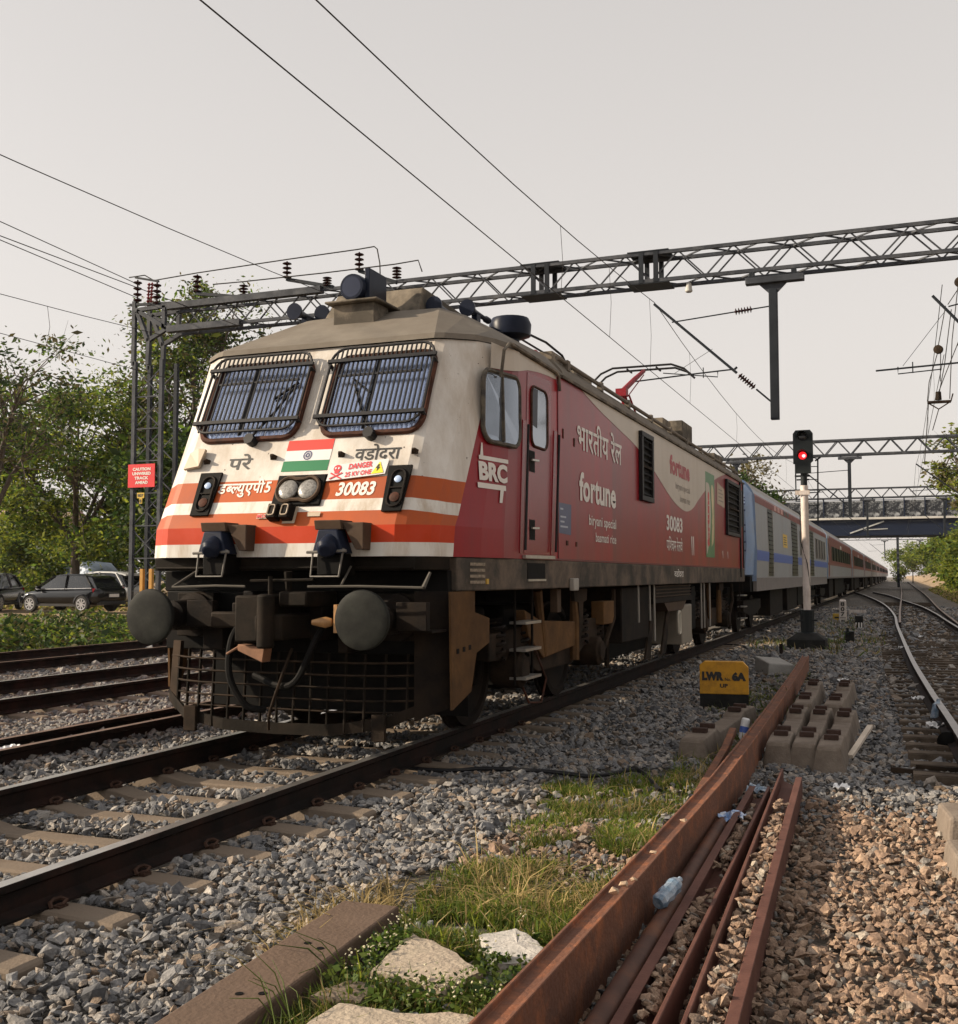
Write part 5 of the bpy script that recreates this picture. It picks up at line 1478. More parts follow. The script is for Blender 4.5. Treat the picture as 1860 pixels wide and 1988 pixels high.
# passenger coaches
PITCH = 28.6
C0 = 53.5
co = thing('passenger_coach', 'red and grey coach with a long dark window band, first after the generator car', 'coach', (CX, C0, 0), group='coaches behind the locomotive')
mb = MB(); coach_body(mb, C0, C0 + PITCH - 0.6); mb.build('body', [m_cgrey, m_croof, m_cblue], co, smooth=25)
cpanel('red_band', C0 + 1.7, C0 + PITCH - 2.3, 2.06, 3.42, m_cred, co)
cpanel('red_sill_band', C0, C0 + PITCH - 0.6, 1.95, 2.06, M('dull_red', (0.17, 0.035, 0.03), 0.5), co, 0.005)
cpanel('grey_sill', C0, C0 + PITCH - 0.6, 1.30, 1.38, m_cskirt, co, 0.005)
for y in [C0 + 3.2 + i * 2.75 for i in range(8)]:
    w_ = cpanel('window', y, y + 2.66, 2.2, 2.92, m_cwin, co, 0.008)
    mb = MB(); mb.bar(cpt(y + 1.3, 2.2, 0.012), cpt(y + 1.3, 2.92, 0.012), 0.05, 0.02); mb.build('window_divider', m_bar, w_)
for y in (C0 + 0.7, C0 + PITCH - 2.2):
    d = cpanel('door', y, y + 0.85, 1.40, 3.25, m_cred, co, 0.007)
    mb = MB(); mb.face([cpt(y + 0.2, 2.45, 0.011), cpt(y + 0.65, 2.45, 0.011), cpt(y + 0.65, 3.0, 0.011), cpt(y + 0.2, 3.0, 0.011)]); mb.build('door_window', m_cwin, d, smooth=0, fixn=False)
for y in (C0 + 6, C0 + 15, C0 + 21):
    mb = MB(); mb.box(CX - 0.7, CX + 0.7, y, y + 2.2, 3.93, 4.10); mb.build('roof_unit', m_croof, co, bevel=0.03)
mb = MB(); mb.box(CX - 0.75, CX + 0.75, C0 - 0.6, C0, 1.35, 3.45); mb.build('gangway', m_bar, co, bevel=0.05)
cpanel('route_board', C0 + 12.0, C0 + 13.4, 2.95, 3.15, m_flagw, co, 0.008)
coach_bogies(co, C0, C0 + PITCH - 0.6)
ords = ['second', 'third', 'fourth', 'fifth', 'sixth', 'seventh', 'eighth', 'ninth', 'tenth']
for i, w_ in enumerate(ords):
    copy_tree(co, (CX, C0 + PITCH * (i + 1), 0), label='red and grey passenger coach, %s after the generator car in the receding train' % w_)

# ================================================================== OVERHEAD LINE
m_gal = M('galvanised_steel', (0.045, 0.050, 0.060), 0.65, metal=0.2, var=0.25, scale=3, col2=(0.10, 0.105, 0.115), amt=0.3, dscale=2, spec=0.12)
m_gald = M('dark_galvanised', (0.022, 0.026, 0.032), 0.6, metal=0.3, var=0.25, scale=3, spec=0.12)
m_wire = M('dark_wire', (0.03, 0.028, 0.026), 0.6, spec=0.12)
m_ins = M('brown_insulator', (0.035, 0.014, 0.013), 0.25, var=0.2, spec=0.12)
m_conc_l = M('pale_bracket', (0.4, 0.4, 0.38), 0.7)
def lattice_beam(root, y, x0, x1, zt, zb, depth, n, chord=0.075, brace=0.03, pads=()):
    """box girder: each chord, each diagonal is a part"""
    for z in (zt, zb):
        for dy in (0, depth):
            mb = MB(); mb.bar((x0, y + dy, z), (x1, y + dy, z), chord, chord); mb.build('chord', m_gal, root, smooth=0)
    p = (x1 - x0) / n
    src = {}
    for i in range(n):
        xa, xb = x0 + i * p, x0 + (i + 1) * p
        up = i % 2 == 0
        for dy in (0, depth):
            k = ('f', up, dy)
            if k not in src:
                mb = MB(); mb.bar((xa, y + dy, zb if up else zt), (xb, y + dy, zt if up else zb), brace, brace, up=(0, 1, 0)); src[k] = (mb.build('diagonal_brace', m_gal, root, smooth=0), xa)
            else: share(src[k][0], root, (xa - src[k][1], 0, 0))
        for z in (zt, zb):
            k = ('h', up, z)
            if k not in src:
                mb = MB(); mb.bar((xa, y if up else y + depth, z), (xb, y + depth if up else y, z), brace, brace); src[k] = (mb.build('diagonal_brace', m_gal, root, smooth=0), xa)
            else: share(src[k][0], root, (xa - src[k][1], 0, 0))
def splice(root, x, y, zt, zb, depth):
    for dy in (-0.02, depth + 0.02):
        for dx in (-0.2, 0.12):
            mb = MB(); mb.box(x + dx, x + dx + 0.10, y + dy - 0.03, y + dy + 0.03, zb - 0.05, zt + 0.05); mb.build('splice_post', m_gald, root, smooth=0)
    for z in (zb - 0.05, zt + 0.05):
        mb = MB(); mb.box(x - 0.45, x + 0.45, y - 0.05, y + depth + 0.05, z - 0.012, z + 0.012); mb.build('splice_plate', m_gald, root, smooth=0)
def mast(root, x, y, z0, zt, w=0.85, d=0.6):
    for dx in (0, w):
        for dy in (0, d):
            mb = MB(); mb.bar((x + dx, y + dy, z0), (x + dx, y + dy, zt), 0.10, 0.10); mb.build('mast_leg', m_gal if dy == 0 else m_gald, root, smooth=0)
    nb = int((zt - z0) / 0.8)
    s1 = None
    for i in range(nb):
        za = z0 + 0.3 + i * (zt - z0 - 0.4) / nb; zb_ = za + 0.75
        for dy in (0, d):
            for a, b in ((x, x + w), (x + w, x)):
                mb = MB(); mb.bar((a, y + dy, za), (b, y + dy, zb_), 0.025, 0.025, up=(0, 1, 0)); mb.build('mast_brace', m_gal, root, smooth=0)
        mb = MB(); mb.bar((x, y, za), (x + w, y, za), 0.05, 0.03); mb.build('mast_batten', m_gal, root, smooth=0)
def insulator(root, p, axis, n=5, r=0.06, l=0.4, name='insulator', mat=None):
    mb = MB(); pr = [(0, 0.02)]
    for i in range(n):
        t = l * (i + 0.15) / n
        pr += [(t, 0.022), (t + l * 0.3 / n, r), (t + l * 0.45 / n, r * 0.9), (t + l * 0.6 / n, 0.022)]
    mb.lathe(pr + [(l, 0.02)], p, axis, 12)
    return mb.build(name, mat or m_ins, root, smooth=0)
def drop_arm(root, x, y, ztop, zbot, depth):
    mb = MB(); mb.box(x - 0.55, x + 0.62, y + depth / 2 - 0.10, y + depth / 2 + 0.10, ztop - 0.16, ztop - 0.03); mb.build('drop_arm_head', m_gal, root, smooth=0, bevel=0.01)
    mb = MB(); mb.extrude([(x - 0.28, y + depth / 2, ztop - 0.17), (x + 0.28, y + depth / 2, ztop - 0.17), (x + 0.09, y + depth / 2, ztop - 0.36), (x - 0.09, y + depth / 2, ztop - 0.36)], (0, 0.03, 0)); mb.build('gusset', m_gal, root, smooth=0)
    mb = MB(); mb.box(x - 0.085, x + 0.085, y + depth / 2 - 0.085, y + depth / 2 + 0.085, zbot, ztop - 0.30); mb.build('drop_arm', m_gald, root, smooth=0, bevel=0.012)
    for z in (ztop - 0.03, ):
        for dx in (-0.42, 0.42): 
            mb = MB(); mb.box(x + dx - 0.05, x + dx + 0.05, y + 0.02, y + depth - 0.02, z, z + 0.12); mb.build('hanger_clamp', m_gald, root, smooth=0)
def cantilever(root, xa, y, zlo, zhi, xt, zt, xs, zs, xreg=None, flip=1):
    """inclined bracket tube from the arm's foot, a stay from above and a registration arm"""
    mb = MB(); mb.tube([(xa, y, zlo), (xa + (xt - xa) * 0.12, y, zlo + (zt - zlo) * 0.12)], 0.02, 6); mb.build('bracket_fitting', m_gald, root)
    a = Vector((xa, y, zlo)).lerp(Vector((xt, y, zt)), 0.08); b = Vector((xt, y, zt))
    insulator(root, a.lerp(b, 0.06), b - a, 7, 0.07, 0.42)
    mb = MB(); mb.tube([a.lerp(b, 0.22), b], 0.028, 8); mb.build('bracket_tube', m_gald, root)
    mb = MB(); mb.tube([(xa, y, zhi), (xs, y, zs)], 0.014, 6); mb.build('stay_tube', m_gald, root)
    u = Vector((xs - xa, 0, zs - zhi)).normalized()
    insulator(root, Vector((xa, y, zhi)) + u * 0.35, u, 6, 0.075, 0.36)
    for z in (zlo, zhi):
        mb = MB(); mb.box(xa + (0.0 if flip > 0 else -0.13), xa + (0.13 if flip > 0 else 0), y - 0.06, y + 0.06, z - 0.05, z + 0.05); mb.build('bracket_clamp', m_gald, root, smooth=0)
G1 = 22.5
ga = thing('overhead_line_gantry', 'nearest lattice portal gantry spanning all tracks above the locomotive', 'gantry', (-18.0, G1, 0), group='gantries over the tracks')
lattice_beam(ga, G1, -17.5, 9.0, 8.36, 7.76, 0.55, 46)
for x in (-7.35, -4.9, 3.2): splice(ga, x, G1, 8.36, 7.76, 0.55)
mast(ga, -18.45, G1, -0.1, 7.0)
mast(ga, 9.0, G1, 0.8, 8.4)
for dy in (0, 0.6):
    for p, q in (((-18.5, 6.9), (-18.5, 8.6)), ((-18.45, 8.36), (-17.4, 8.40)), ((-18.0, 7.55), (-17.45, 7.80)), ((-18.05, 7.5), (-18.4, 8.3)), ((-17.45, 7.8), (-18.4, 8.34)), ((-18.05, 6.9), (-18.02, 7.6)), ((-17.56, 7.8), (-17.55, 8.4))):
        mb = MB(); mb.bar((p[0], G1 + dy, p[1]), (q[0], G1 + dy, q[1]), 0.10, 0.10); mb.build('corner_strut', m_gal, ga, smooth=0)
for p, q in (((-17.4, 8.36), (-12.9, 8.36)), ((-17.4, 7.76), (-15.2, 7.76))):
    mb = MB(); mb.bar((p[0], G1 - 0.02, p[1]), (q[0], G1 - 0.02, q[1]), 0.2, 0.16); mb.build('stiffened_chord', m_gal, ga, smooth=0)
drop_arm(ga, -2.3, G1 - 0.1, 7.62, 4.62, 0.2)
cantilever(ga, -2.38, G1, 5.0, 6.98, -4.78, 7.25, -4.40, 6.82)
mb = MB(); mb.tube([(-3.10, G1, 5.72), (-3.9, G1, 5.68), (-5.2, G1, 5.60)], 0.016, 6); mb.tube([(-3.75, G1, 5.80), (-3.75, G1, 5.58)], 0.012, 5); mb.tube([(-3.45, G1, 5.69), (-3.45, G1, 5.58), (-4.6, G1, 5.74)], 0.012, 6); mb.build('registration_arm', m_gald, ga)
mb = MB(); mb.tube([(-3.10, G1, 5.72), (-3.05, G1, 5.76)], 0.025, 6); mb.build('registration_clamp', m_gald, ga)
mb = MB(); mb.tube([(-4.35, G1, 5.72), (-3.55, G1, 6.18)], 0.006, 4); mb.build('dropper_stay', m_wire, ga)
mb = MB(); mb.lathe([(0, 0.05), (0.18, 0.08), (0.2, 0.06)], (-4.05, G1 + 0.1, 7.66), (0, 0, -1), 12); mb.build('pale_lamp', m_conc_l, ga)
# insulators and feeder brackets on top
for x, z0, l in ((-18.42, 8.55, 0.62), (-17.8, 8.42, 0.62), (-16.55, 8.62, 0.5), (-13.9, 8.72, 0.45), (-11.9, 8.70, 0.48), (-15.15, 8.42, 0.30), (-12.77, 8.42, 0.25), (-10.9, 8.42, 0.3)):
    insulator(ga, (x, G1, z0), (0, 0, 1), 4, 0.115, l)
for x, xb in ((-16.55, -15.2), (-13.9, -12.6), (-11.9, -10.9)):
    mb = MB(); mb.bar((x, G1, 8.62 if x < -16 else 8.72), (xb, G1, 8.40 if x < -13 else 8.34), 0.10, 0.08); mb.build('insulator_arm', m_gald, ga, smooth=0)
for x in (-18.15, -18.25): insulator(ga, (x, G1 + 0.2, 8.50), (0.06, 0, 1), 7, 0.05, 0.62, mat=m_redins)
mb = MB(); mb.bar((-18.65, G1, 8.52), (-17.2, G1, 8.45), 0.08, 0.06); mb.bar((-18.5, G1, 9.24), (-17.75, G1, 9.06), 0.05, 0.05); mb.build('insulator_crossarm', m_gald, ga, smooth=0)
mb = MB(); mb.tube([(-18.7, G1, 9.26), (-18.2, G1, 9.27), (-17.9, G1, 9.1), (-16.55, G1, 9.16), (-13.9, G1, 9.22), (-11.95, G1, 9.25), (-11.5, G1, 9.27), (-11.42, G1, 9.2), (-11.35, G1, 8.85), (-11.33, G1, 8.4)], 0.016, 5); mb.build('jumper_cable', m_wire, ga)
mb = MB(); mb.tube([(-16.0, G1 - 0.1, 8.78), (-15.15, G1 - 0.1, 8.76), (-12.77, G1 - 0.1, 8.74), (-10.9, G1 - 0.1, 8.75), (-10.3, G1 - 0.1, 8.78), (-10.2, G1 - 0.1, 8.5)], 0.016, 5); mb.build('jumper_cable', m_wire, ga)
# cantilever of the right track, hung under the same beam
drop_arm(ga, 2.35, G1 - 0.1, 7.62, 4.62, 0.2)
cantilever(ga, 2.27, G1, 5.0, 6.9, 0.72, 6.9, 1.0, 6.66)
mb = MB(); mb.tube([(-0.35, G1, 5.49), (1.6, G1, 5.56)], 0.018, 6); mb.tube([(0.06, G1, 5.54), (0.06, G1, 5.40), (0.85, G1, 5.44)], 0.013, 6); mb.tube([(0.33, G1, 5.62), (0.33, G1, 5.40)], 0.012, 5); mb.tube([(0.15, G1, 5.55), (0.92, G1, 6.55)], 0.006, 4); mb.build('registration_arm', m_gald, ga)
for x, z, r in ((0.80, 5.83, 0.085), (1.22, 7.12, 0.10), (1.24, 5.9, 0.09)):
    mb = MB(); mb.lathe([(-0.06, 0.03), (-0.04, r), (0.04, r), (0.06, 0.03)], (x, G1, z), (0.3, 1, 0), 16); mb.build('pulley', m_dust, ga)
mb = MB(); mb.tube([(0.58, G1, 4.80), (1.0, G1, 4.80)], 0.03, 6); mb.tube([(0.58, G1, 4.80), (0.78, G1, 4.66), (1.0, G1, 4.80), (1.04, G1, 4.95)], 0.014, 5); mb.lathe([(0, 0.06), (0.16, 0.05)], (0.78, G1, 4.84), (0, 0, 1), 8); mb.build('tension_yoke', m_dust, ga)
for pts in ([(0.95, G1, 6.68), (0.80, G1, 5.9)], [(1.22, G1, 7.05), (0.99, G1, 6.7)], [(0.78, G1, 5.75), (0.62, G1, 5.2), (0.58, G1, 4.82)], [(0.84, G1, 5.75), (0.82, G1, 5.2)], [(1.05, G1, 6.6), (0.9, G1, 5.5), (0.8, G1, 5.0)], [(0.78, G1, 4.66), (0.66, G1, 4.25)], [(0.60, G1, 4.78), (0.5, G1, 3.6)], [(1.18, G1, 7.05), (1.05, G1, 6.0), (0.98, G1, 4.85)], [(1.3, G1, 6.3), (0.9, G1, 5.3), (0.78, G1, 4.98)]):
    mb = MB(); mb.tube(pts, 0.009, 5); mb.build('tension_wire', m_wire, ga)

# the next gantries along the line
def simple_gantry(y, x0, x1, drops, n, label):
    g = thing('overhead_line_gantry', label, 'gantry', (x0, y, 0), group='gantries over the tracks')
    lattice_beam(g, y, x0, x1, 8.48, 7.72, 0.55, n, chord=0.10, brace=0.05)
    for x in (x0, x1 - 0.7): mast(g, x, y, -0.2 if x < 0 else 0.6, 7.7, 0.7, 0.55)
    for x, xc in drops:
        drop_arm(g, x, y - 0.1, 7.62, 4.5, 0.2)
        s_ = 1 if xc < x else -1
        mb = MB(); mb.tube([(x, y, 4.95), (xc, y, 7.1)], 0.035, 6); mb.build('bracket_tube', m_gald, g)
        mb = MB(); mb.tube([(x, y, 6.9), (xc + s_ * 0.35, y, 6.8)], 0.02, 5); mb.build('stay_tube', m_gald, g)
        mb = MB(); mb.tube([(xc + s_ * 1.2, y, 5.8), (xc - s_ * 0.3, y, 5.72)], 0.018, 5); mb.build('registration_arm', m_gald, g)
    return g
simple_gantry(58.5, -19, 9.4, ((-8.05, -10.5), (-2.3, -4.77), (3.6, 0.9)), 44, 'second portal gantry, seen behind the signal above the coaches')
simple_gantry(91.5, -10.5, 9.4, ((-2.3, -4.77), (3.4, 0.95)), 30, 'third portal gantry, seen just in front of the road bridge')
simple_gantry(200, -12, 9, ((-2.3, -4.77), (3.4, 0.95)), 24, 'farthest portal gantry, glimpsed beneath the road bridge')
sp_ = thing('line_mast', 'slim dark mast beside the far track under the road bridge', 'mast', (-0.15, 170, 0))
mb = MB(); mb.bar((-0.15, 170, -0.3), (-0.15, 170, 7.6), 0.35, 0.3); mb.build('mast_post', m_gald, sp_, smooth=0)
for i in range(10):
    mb = MB(); mb.box(-0.34, 0.04, 169.82, 169.84, i * 0.75 + 0.2, i * 0.75 + 0.45); mb.build('mast_batten', m_gal, sp_, smooth=0)

# ---- wires along the tracks
def wire(name, label, pts, r=0.008, cat='overhead wire', group='overhead wires'):
    t = thing(name, label, cat, pts[0], group=group)
    mb = MB(); mb.tube(pts, r, 6); mb.build('wire', m_wire, t)
    return t
def catenary(x, label1, label2, drop=None, ztop=7.28, sag=0.72, zc=5.72, first=-13.5, stops=(22.5, 58.5, 91.5, 140, 200), lx=0.0):
    wire('contact_wire', label1, [(x + lx, first, zc)] + [(x + lx, s_, zc) for s_ in stops], 0.0068)
    pts = []
    ys = (first,) + tuple(stops)
    for a, b in zip(ys, ys[1:]):
        for i in range(12):
            q = i / 12
            pts.append((x, a + (b - a) * q, ztop - sag * 4 * q * (1 - q)))
    pts.append((x, ys[-1], ztop))
    cw_ = wire('catenary_wire', label2, pts, 0.0075)
    for a, b in zip(ys, ys[1:]):
        if a > 100 or drop == ():
            break
        for q in ([(v - a) / (b - a) for v in drop if a < v < b] if drop else [i / 6 + 0.015 for i in range(1, 6)]):
            yy = a + (b - a) * q
            z = ztop - sag * 4 * q * (1 - q)
            mb = MB(); mb.tube([(x, yy, z), (x + lx * 0.3 + 0.02, yy + 0.05, (z + zc) / 2), (x + lx, yy, zc)], 0.0045, 4); mb.build('dropper', m_wire, cw_)
catenary(CX, 'contact wire over the locomotive, lower of the two long wires', 'catenary wire over the locomotive, upper one carrying the droppers', drop=(15.63, 18.63, 22.0, 26.6, 34.8, 44.2, 51, 64, 72, 80))
catenary(-10.5, 'contact wire over the second track on the left', 'catenary wire crossing the sky at upper left', drop=(), ztop=7.25, sag=0.55)
catenary(0.9, 'contact wire over the right hand track', 'catenary wire over the right hand track', first=22.5, stops=(58.5, 91.5, 140, 200), ztop=7.1, sag=0.6)
catenary(-14.75, 'contact wire over the farthest left track', 'catenary wire at far left above the trees', drop=(15.49, 27.5, 34, 41), ztop=6.85, sag=0.62)
wire('feeder_wire', 'upper feeder wire running to the top of the left mast', [(-18.3, 4, 9.9), (-18.35, 22.5, 9.02)], 0.011)
wire('feeder_wire', 'lower feeder wire running to the top of the left mast', [(-18.2, 4, 9.3), (-18.35, 22.5, 8.66)], 0.011)
mb = MB()

# ---- signs on the mast
m_signr = M('red_enamel', (0.62, 0.012, 0.018), 0.4, var=0.08)
cs_ = thing('caution_sign', 'red sign with white words fixed to the left gantry mast', 'sign', (-18.1, G1 - 0.1, 3.7))
mb = MB(); mb.hexa([(-18.54, G1 - 0.09, 3.70), (-17.70, G1 - 0.09, 3.70), (-17.70, G1 - 0.07, 3.70), (-18.54, G1 - 0.07, 3.70), (-18.54, G1 - 0.09, 4.30), (-17.70, G1 - 0.09, 4.30), (-17.70, G1 - 0.07, 4.30), (-18.54, G1 - 0.07, 4.30)])
mb.build('sign_board', m_signr, cs_, smooth=0)
for i, (tx_, w_) in enumerate((('CAUTION', 0.56), ('UNWIRED', 0.58), ('TRACK', 0.44), ('AHEAD', 0.40))):
    lettering(tx_, lambda a, b, i=i, w_=w_: (-18.11 - w_ / 2 + a, G1 - 0.094, 4.13 - i * 0.115 + b), w_, 0.08, m_letw, cs_, 0.045)
np_ = thing('number_plate', 'small yellow number plate under the red caution sign', 'sign', (-18.12, G1 - 0.1, 3.3))
mb = MB(); mb.box(-18.24, -18.02, G1 - 0.09, G1 - 0.075, 3.42, 3.56); mb.box(-18.17, -18.08, G1 - 0.09, G1 - 0.075, 3.28, 3.42); mb.build('plate', M('yellow_plate_paint', (0.5, 0.33, 0.02), 0.5), np_, smooth=0)
lettering('807', lambda a, b: (-18.22 + a, G1 - 0.094, 3.45 + b), 0.18, 0.08, m_letk, np_, 0.03)
lettering('8', lambda a, b: (-18.16 + a, G1 - 0.094, 3.30 + b), 0.06, 0.09, m_letk, np_, 0.03)
for x in (-17.62, -17.9):
    t = thing('yellow_post', 'yellow painted guard post at the foot of the left mast, %s one' % ('right' if x > -17.7 else 'left'), 'post', (x, G1 - 0.25, 0.1))
    mb = MB(); mb.bar((x, G1 - 0.25, 0.1), (x, G1 - 0.25, 1.6), 0.09, 0.09); mb.build('post_shaft', M('worn_yellow', (0.42, 0.20, 0.02), 0.6, var=0.2, scale=8), t, smooth=0)

# ================================================================== COLOUR-LIGHT SIGNAL
SX, SY = -2.0, 25.6
sg = thing('signal_post', 'two aspect colour light signal showing red on a white post', 'railway signal', (SX, SY, -0.25))
m_sigk = M('signal_black', (0.018, 0.022, 0.024), 0.5, var=0.2, spec=0.12)
m_post = M('weathered_white_post', (0.62, 0.56, 0.52), 0.6, var=0.12, scale=6, col2=(0.30, 0.22, 0.16), amt=0.35, dscale=7, streak=True)
m_base = M('black_concrete', (0.022, 0.022, 0.021), 0.8, var=0.4, scale=6, bump=0.2, spec=0.12)
mb = MB(); mb.tube([(SX + 0.02, SY, 0.62), (SX, SY, 3.5)], 0.085, 16); mb.build('post', m_post, sg)
mb = MB(); mb.tube([(SX, SY, 3.45), (SX, SY, 3.78)], 0.075, 12); mb.box(SX - 0.2, SX + 0.14, SY - 0.03, SY + 0.03, 3.70, 3.74); mb.box(SX - 0.16, SX + 0.12, SY - 0.03, SY + 0.03, 3.62, 3.65); mb.build('post_head', m_sigk, sg)
mb = MB(); mb.lathe([(0, 0.16), (0.5, 0.15), (0.52, 0.22), (0.57, 0.25)], (SX + 0.02, SY, 0.65), (0, 0, -1), 12); mb.tube([(SX - 0.2, SY - 0.1, 0.40), (SX + 0.25, SY - 0.1, 0.42)], 0.02, 6); mb.build('post_foot', m_sigk, sg, smooth=0)
mb = MB(); mb.hexa([(SX - 0.40, SY - 0.45, -0.30), (SX + 0.43, SY - 0.45, -0.30), (SX + 0.43, SY + 0.45, -0.30), (SX - 0.40, SY + 0.45, -0.30), (SX - 0.40, SY - 0.45, 0.0), (SX + 0.43, SY - 0.45, 0.0), (SX + 0.43, SY + 0.45, 0.0), (SX - 0.40, SY + 0.45, 0.0)])
mb.hexa([(SX - 0.38, SY - 0.42, 0.0), (SX + 0.41, SY - 0.42, 0.0), (SX + 0.41, SY + 0.42, 0.0), (SX - 0.38, SY + 0.42, 0.0), (SX - 0.2, SY - 0.2, 0.13), (SX + 0.24, SY - 0.2, 0.13), (SX + 0.24, SY + 0.2, 0.13), (SX - 0.2, SY + 0.2, 0.13)])
mb.build('base_block', m_base, sg, bevel=0.015)
mb = MB()
HP = [(-0.22, -0.40), (-0.22, 0.30), (-0.16, 0.38), (0.16, 0.38), (0.22, 0.30), (0.22, -0.34), (0.15, -0.40), (0.15, -0.62), (-0.16, -0.62), (-0.16, -0.40)]
mb.extrude([(SX + a, SY - 0.12, 4.39 + b) for a, b in HP], (0, 0.035, 0)); sh = mb.build('backboard', m_sigk, sg, smooth=0)
mb = MB(); mb.box(SX - 0.15, SX + 0.15, SY - 0.08, SY + 0.22, 3.80, 4.72); mb.build('lamp_case', m_sigk, sg, bevel=0.02)
m_sred = M('lit_red_lamp', (0.9, 0.02, 0.03), 0.3, emit=(1.0, 0.015, 0.02), estr=0.9)
m_soff = M('dark_lens', (0.02, 0.022, 0.026), 0.1)
for z, mt in ((4.61, m_soff), (4.18, m_sred)):
    mb = MB()                                       # hood: open half tube over each lens
    n = 14
    for i in range(n):
        a0, a1 = R(-20 + 220 * i / n), R(-20 + 220 * (i + 1) / n)
        f = lambda a, r, y: (SX - 0.01 + r * math.cos(a), y, z + r * math.sin(a))
        k0, k1 = max(0.06, 0.26 * math.sin(max(0.0, a0)) if a0 < math.pi else 0.06), max(0.06, 0.26 * math.sin(max(0.0, a1)) if a1 < math.pi else 0.06)
        for r in (0.112, 0.118):
            mb.face([f(a0, r, SY - 0.12), f(a1, r, SY - 0.12), f(a1, r, SY - 0.12 - k1), f(a0, r, SY - 0.12 - k0)])
    mb.build('lens_hood', m_sigk, sh, fixn=False)
    mb = MB(); mb.lathe([(0, 0.09), (0.012, 0.085), (0.03, 0.05)], (SX - 0.01, SY - 0.12, z), (0, -1, 0), 20); ln = mb.build('lit_red_lens' if mt is m_sred else 'dark_lens', mt, sh)
mb = MB(); mb.lathe([(0, 0.042), (0.006, 0.03)], (SX + 0.015, SY - 0.148, 4.17), (0, -1, 0), 14); mb.build('lamp_filament', M('lit_lamp_core', (0.9, 0.4, 0.4), 0.3, emit=(1.0, 0.30, 0.30), estr=2.2), ln)
mb = MB(); mb.box(SX - 0.19, SX + 0.13, SY - 0.105, SY - 0.09, 3.28, 3.38); pl_ = mb.build('number_board', m_post, sg, smooth=0)
mb = MB(); mb.tube([(SX - 0.19, SY + 0.1, 4.15), (SX - 0.19, SY + 0.1, 3.15), (SX - 0.05, SY + 0.1, 3.15)], 0.016, 6); mb.tube([(SX + 0.08, SY + 0.16, 4.2), (SX + 0.30, SY + 0.2, 4.12), (SX + 0.28, SY + 0.2, 2.7)], 0.018, 6); mb.tube([(SX + 0.36, SY + 0.2, 4.16), (SX + 0.24, SY + 0.2, 4.08)], 0.02, 6); mb.build('ladder_rail', m_sigk, sg)
for z in np.arange(2.75, 4.0, 0.3):
    mb = MB(); mb.tube([(SX + 0.06, SY + 0.2, z), (SX + 0.30, SY + 0.2, z)], 0.01, 5); mb.build('ladder_rung', m_sigk, sg)
mb = MB(); mb.tube([(SX - 0.08, SY, 0.95), (SX + 0.28, SY, 0.98)], 0.012, 5); mb.build('cable_arm', m_sigk, sg)
mb = MB(); mb.tube([(SX - 0.10, SY - 0.02, 2.9), (SX - 0.09, SY - 0.05, 2.2), (SX + 0.05, SY - 0.09, 1.7), (SX + 0.09, SY - 0.03, 1.2)], 0.01, 5); mb.build('signal_cable', m_sigk, sg)

# ---- small trackside posts near the signal
t = thing('kilometre_post', 'white concrete post with black digits standing right of the signal', 'kilometre post', (-1.9, 40.0, -0.3))
mb = MB(); mb.hexa([(-2.03, 40, -0.3), (-1.75, 40, -0.3), (-1.75, 40.15, -0.3), (-2.03, 40.15, -0.3), (-2.01, 40, 0.55), (-1.77, 40, 0.55), (-1.79, 40.15, 0.60), (-1.99, 40.15, 0.60)])
mb.build('post', m_post, t, smooth=0, bevel=0.03)
for i, (c_, z) in enumerate((('8', 0.36), ('0', 0.18), ('7', 0.0), ('5', -0.27))):
    lettering(c_, lambda a, b, z=z: (-1.96 + a, 39.99, z + b), 0.13, 0.15, m_letk, t, 0.03)
mb = MB(); mb.face([(-1.99, 39.99, -0.06), (-1.79, 39.99, -0.06), (-1.79, 39.99, -0.04), (-1.99, 39.99, -0.04)]); mb.build('fraction_bar', m_letk, t, smooth=0, fixn=False)
t = thing('marker_stone', 'low yellow marker stone just left of the kilometre post', 'marker stone', (-2.15, 41.2, -0.25)); mb = MB(); mb.box(-2.3, -2.0, 41.2, 41.45, -0.3, 0.05); mb.build('stone_block', M('yellow_stone', (0.42, 0.27, 0.04), 0.7, var=0.25, scale=8), t, bevel=0.02)
mb = MB(); mb.face([(-2.24, 41.195, -0.12), (-2.06, 41.195, -0.12), (-2.06, 41.195, -0.06), (-2.24, 41.195, -0.06)]); mb.build('stone_print', m_letk, t, smooth=0, fixn=False)
t = thing('banded_stub', 'black and white banded stub post right of the kilometre post', 'stub post', (-1.2, 35.4, -0.25))
mb = MB(); mb.box(-1.32, -1.08, 35.35, 35.55, -0.3, 0.18); mb.build('stub_block', m_base, t, bevel=0.02)
for i in range(3):
    mb = MB(); mb.box(-1.305 + i * 0.08, -1.265 + i * 0.08, 35.343, 35.349, -0.28, -0.02); mb.build('white_band', m_letw, t, smooth=0)
t = thing('cable_box', 'black lineside cable box on the ballast nearer than the stub post', 'cable box', (-1.15, 27.8, -0.25))
mb = MB(); mb.box(-1.27, -1.06, 27.75, 27.95, -0.28, 0.05); mb.build('case', m_base, t, bevel=0.02); mb = MB(); mb.box(-1.24, -1.18, 27.72, 27.75, -0.02, 0.16); mb.box(-1.29, -1.05, 27.73, 27.97, 0.05, 0.075); mb.build('lid', m_sigk, t, smooth=0)
t = thing('white_board', 'low white board lying across the ballast behind the stub post', 'board', (-1.7, 48.5, -0.2)); mb = MB(); mb.box(-2.0, -1.35, 48.5, 48.6, -0.14, -0.02); mb.box(-2.05, -1.97, 48.48, 48.62, -0.25, -0.02); mb.build('plank', m_post, t, smooth=0)
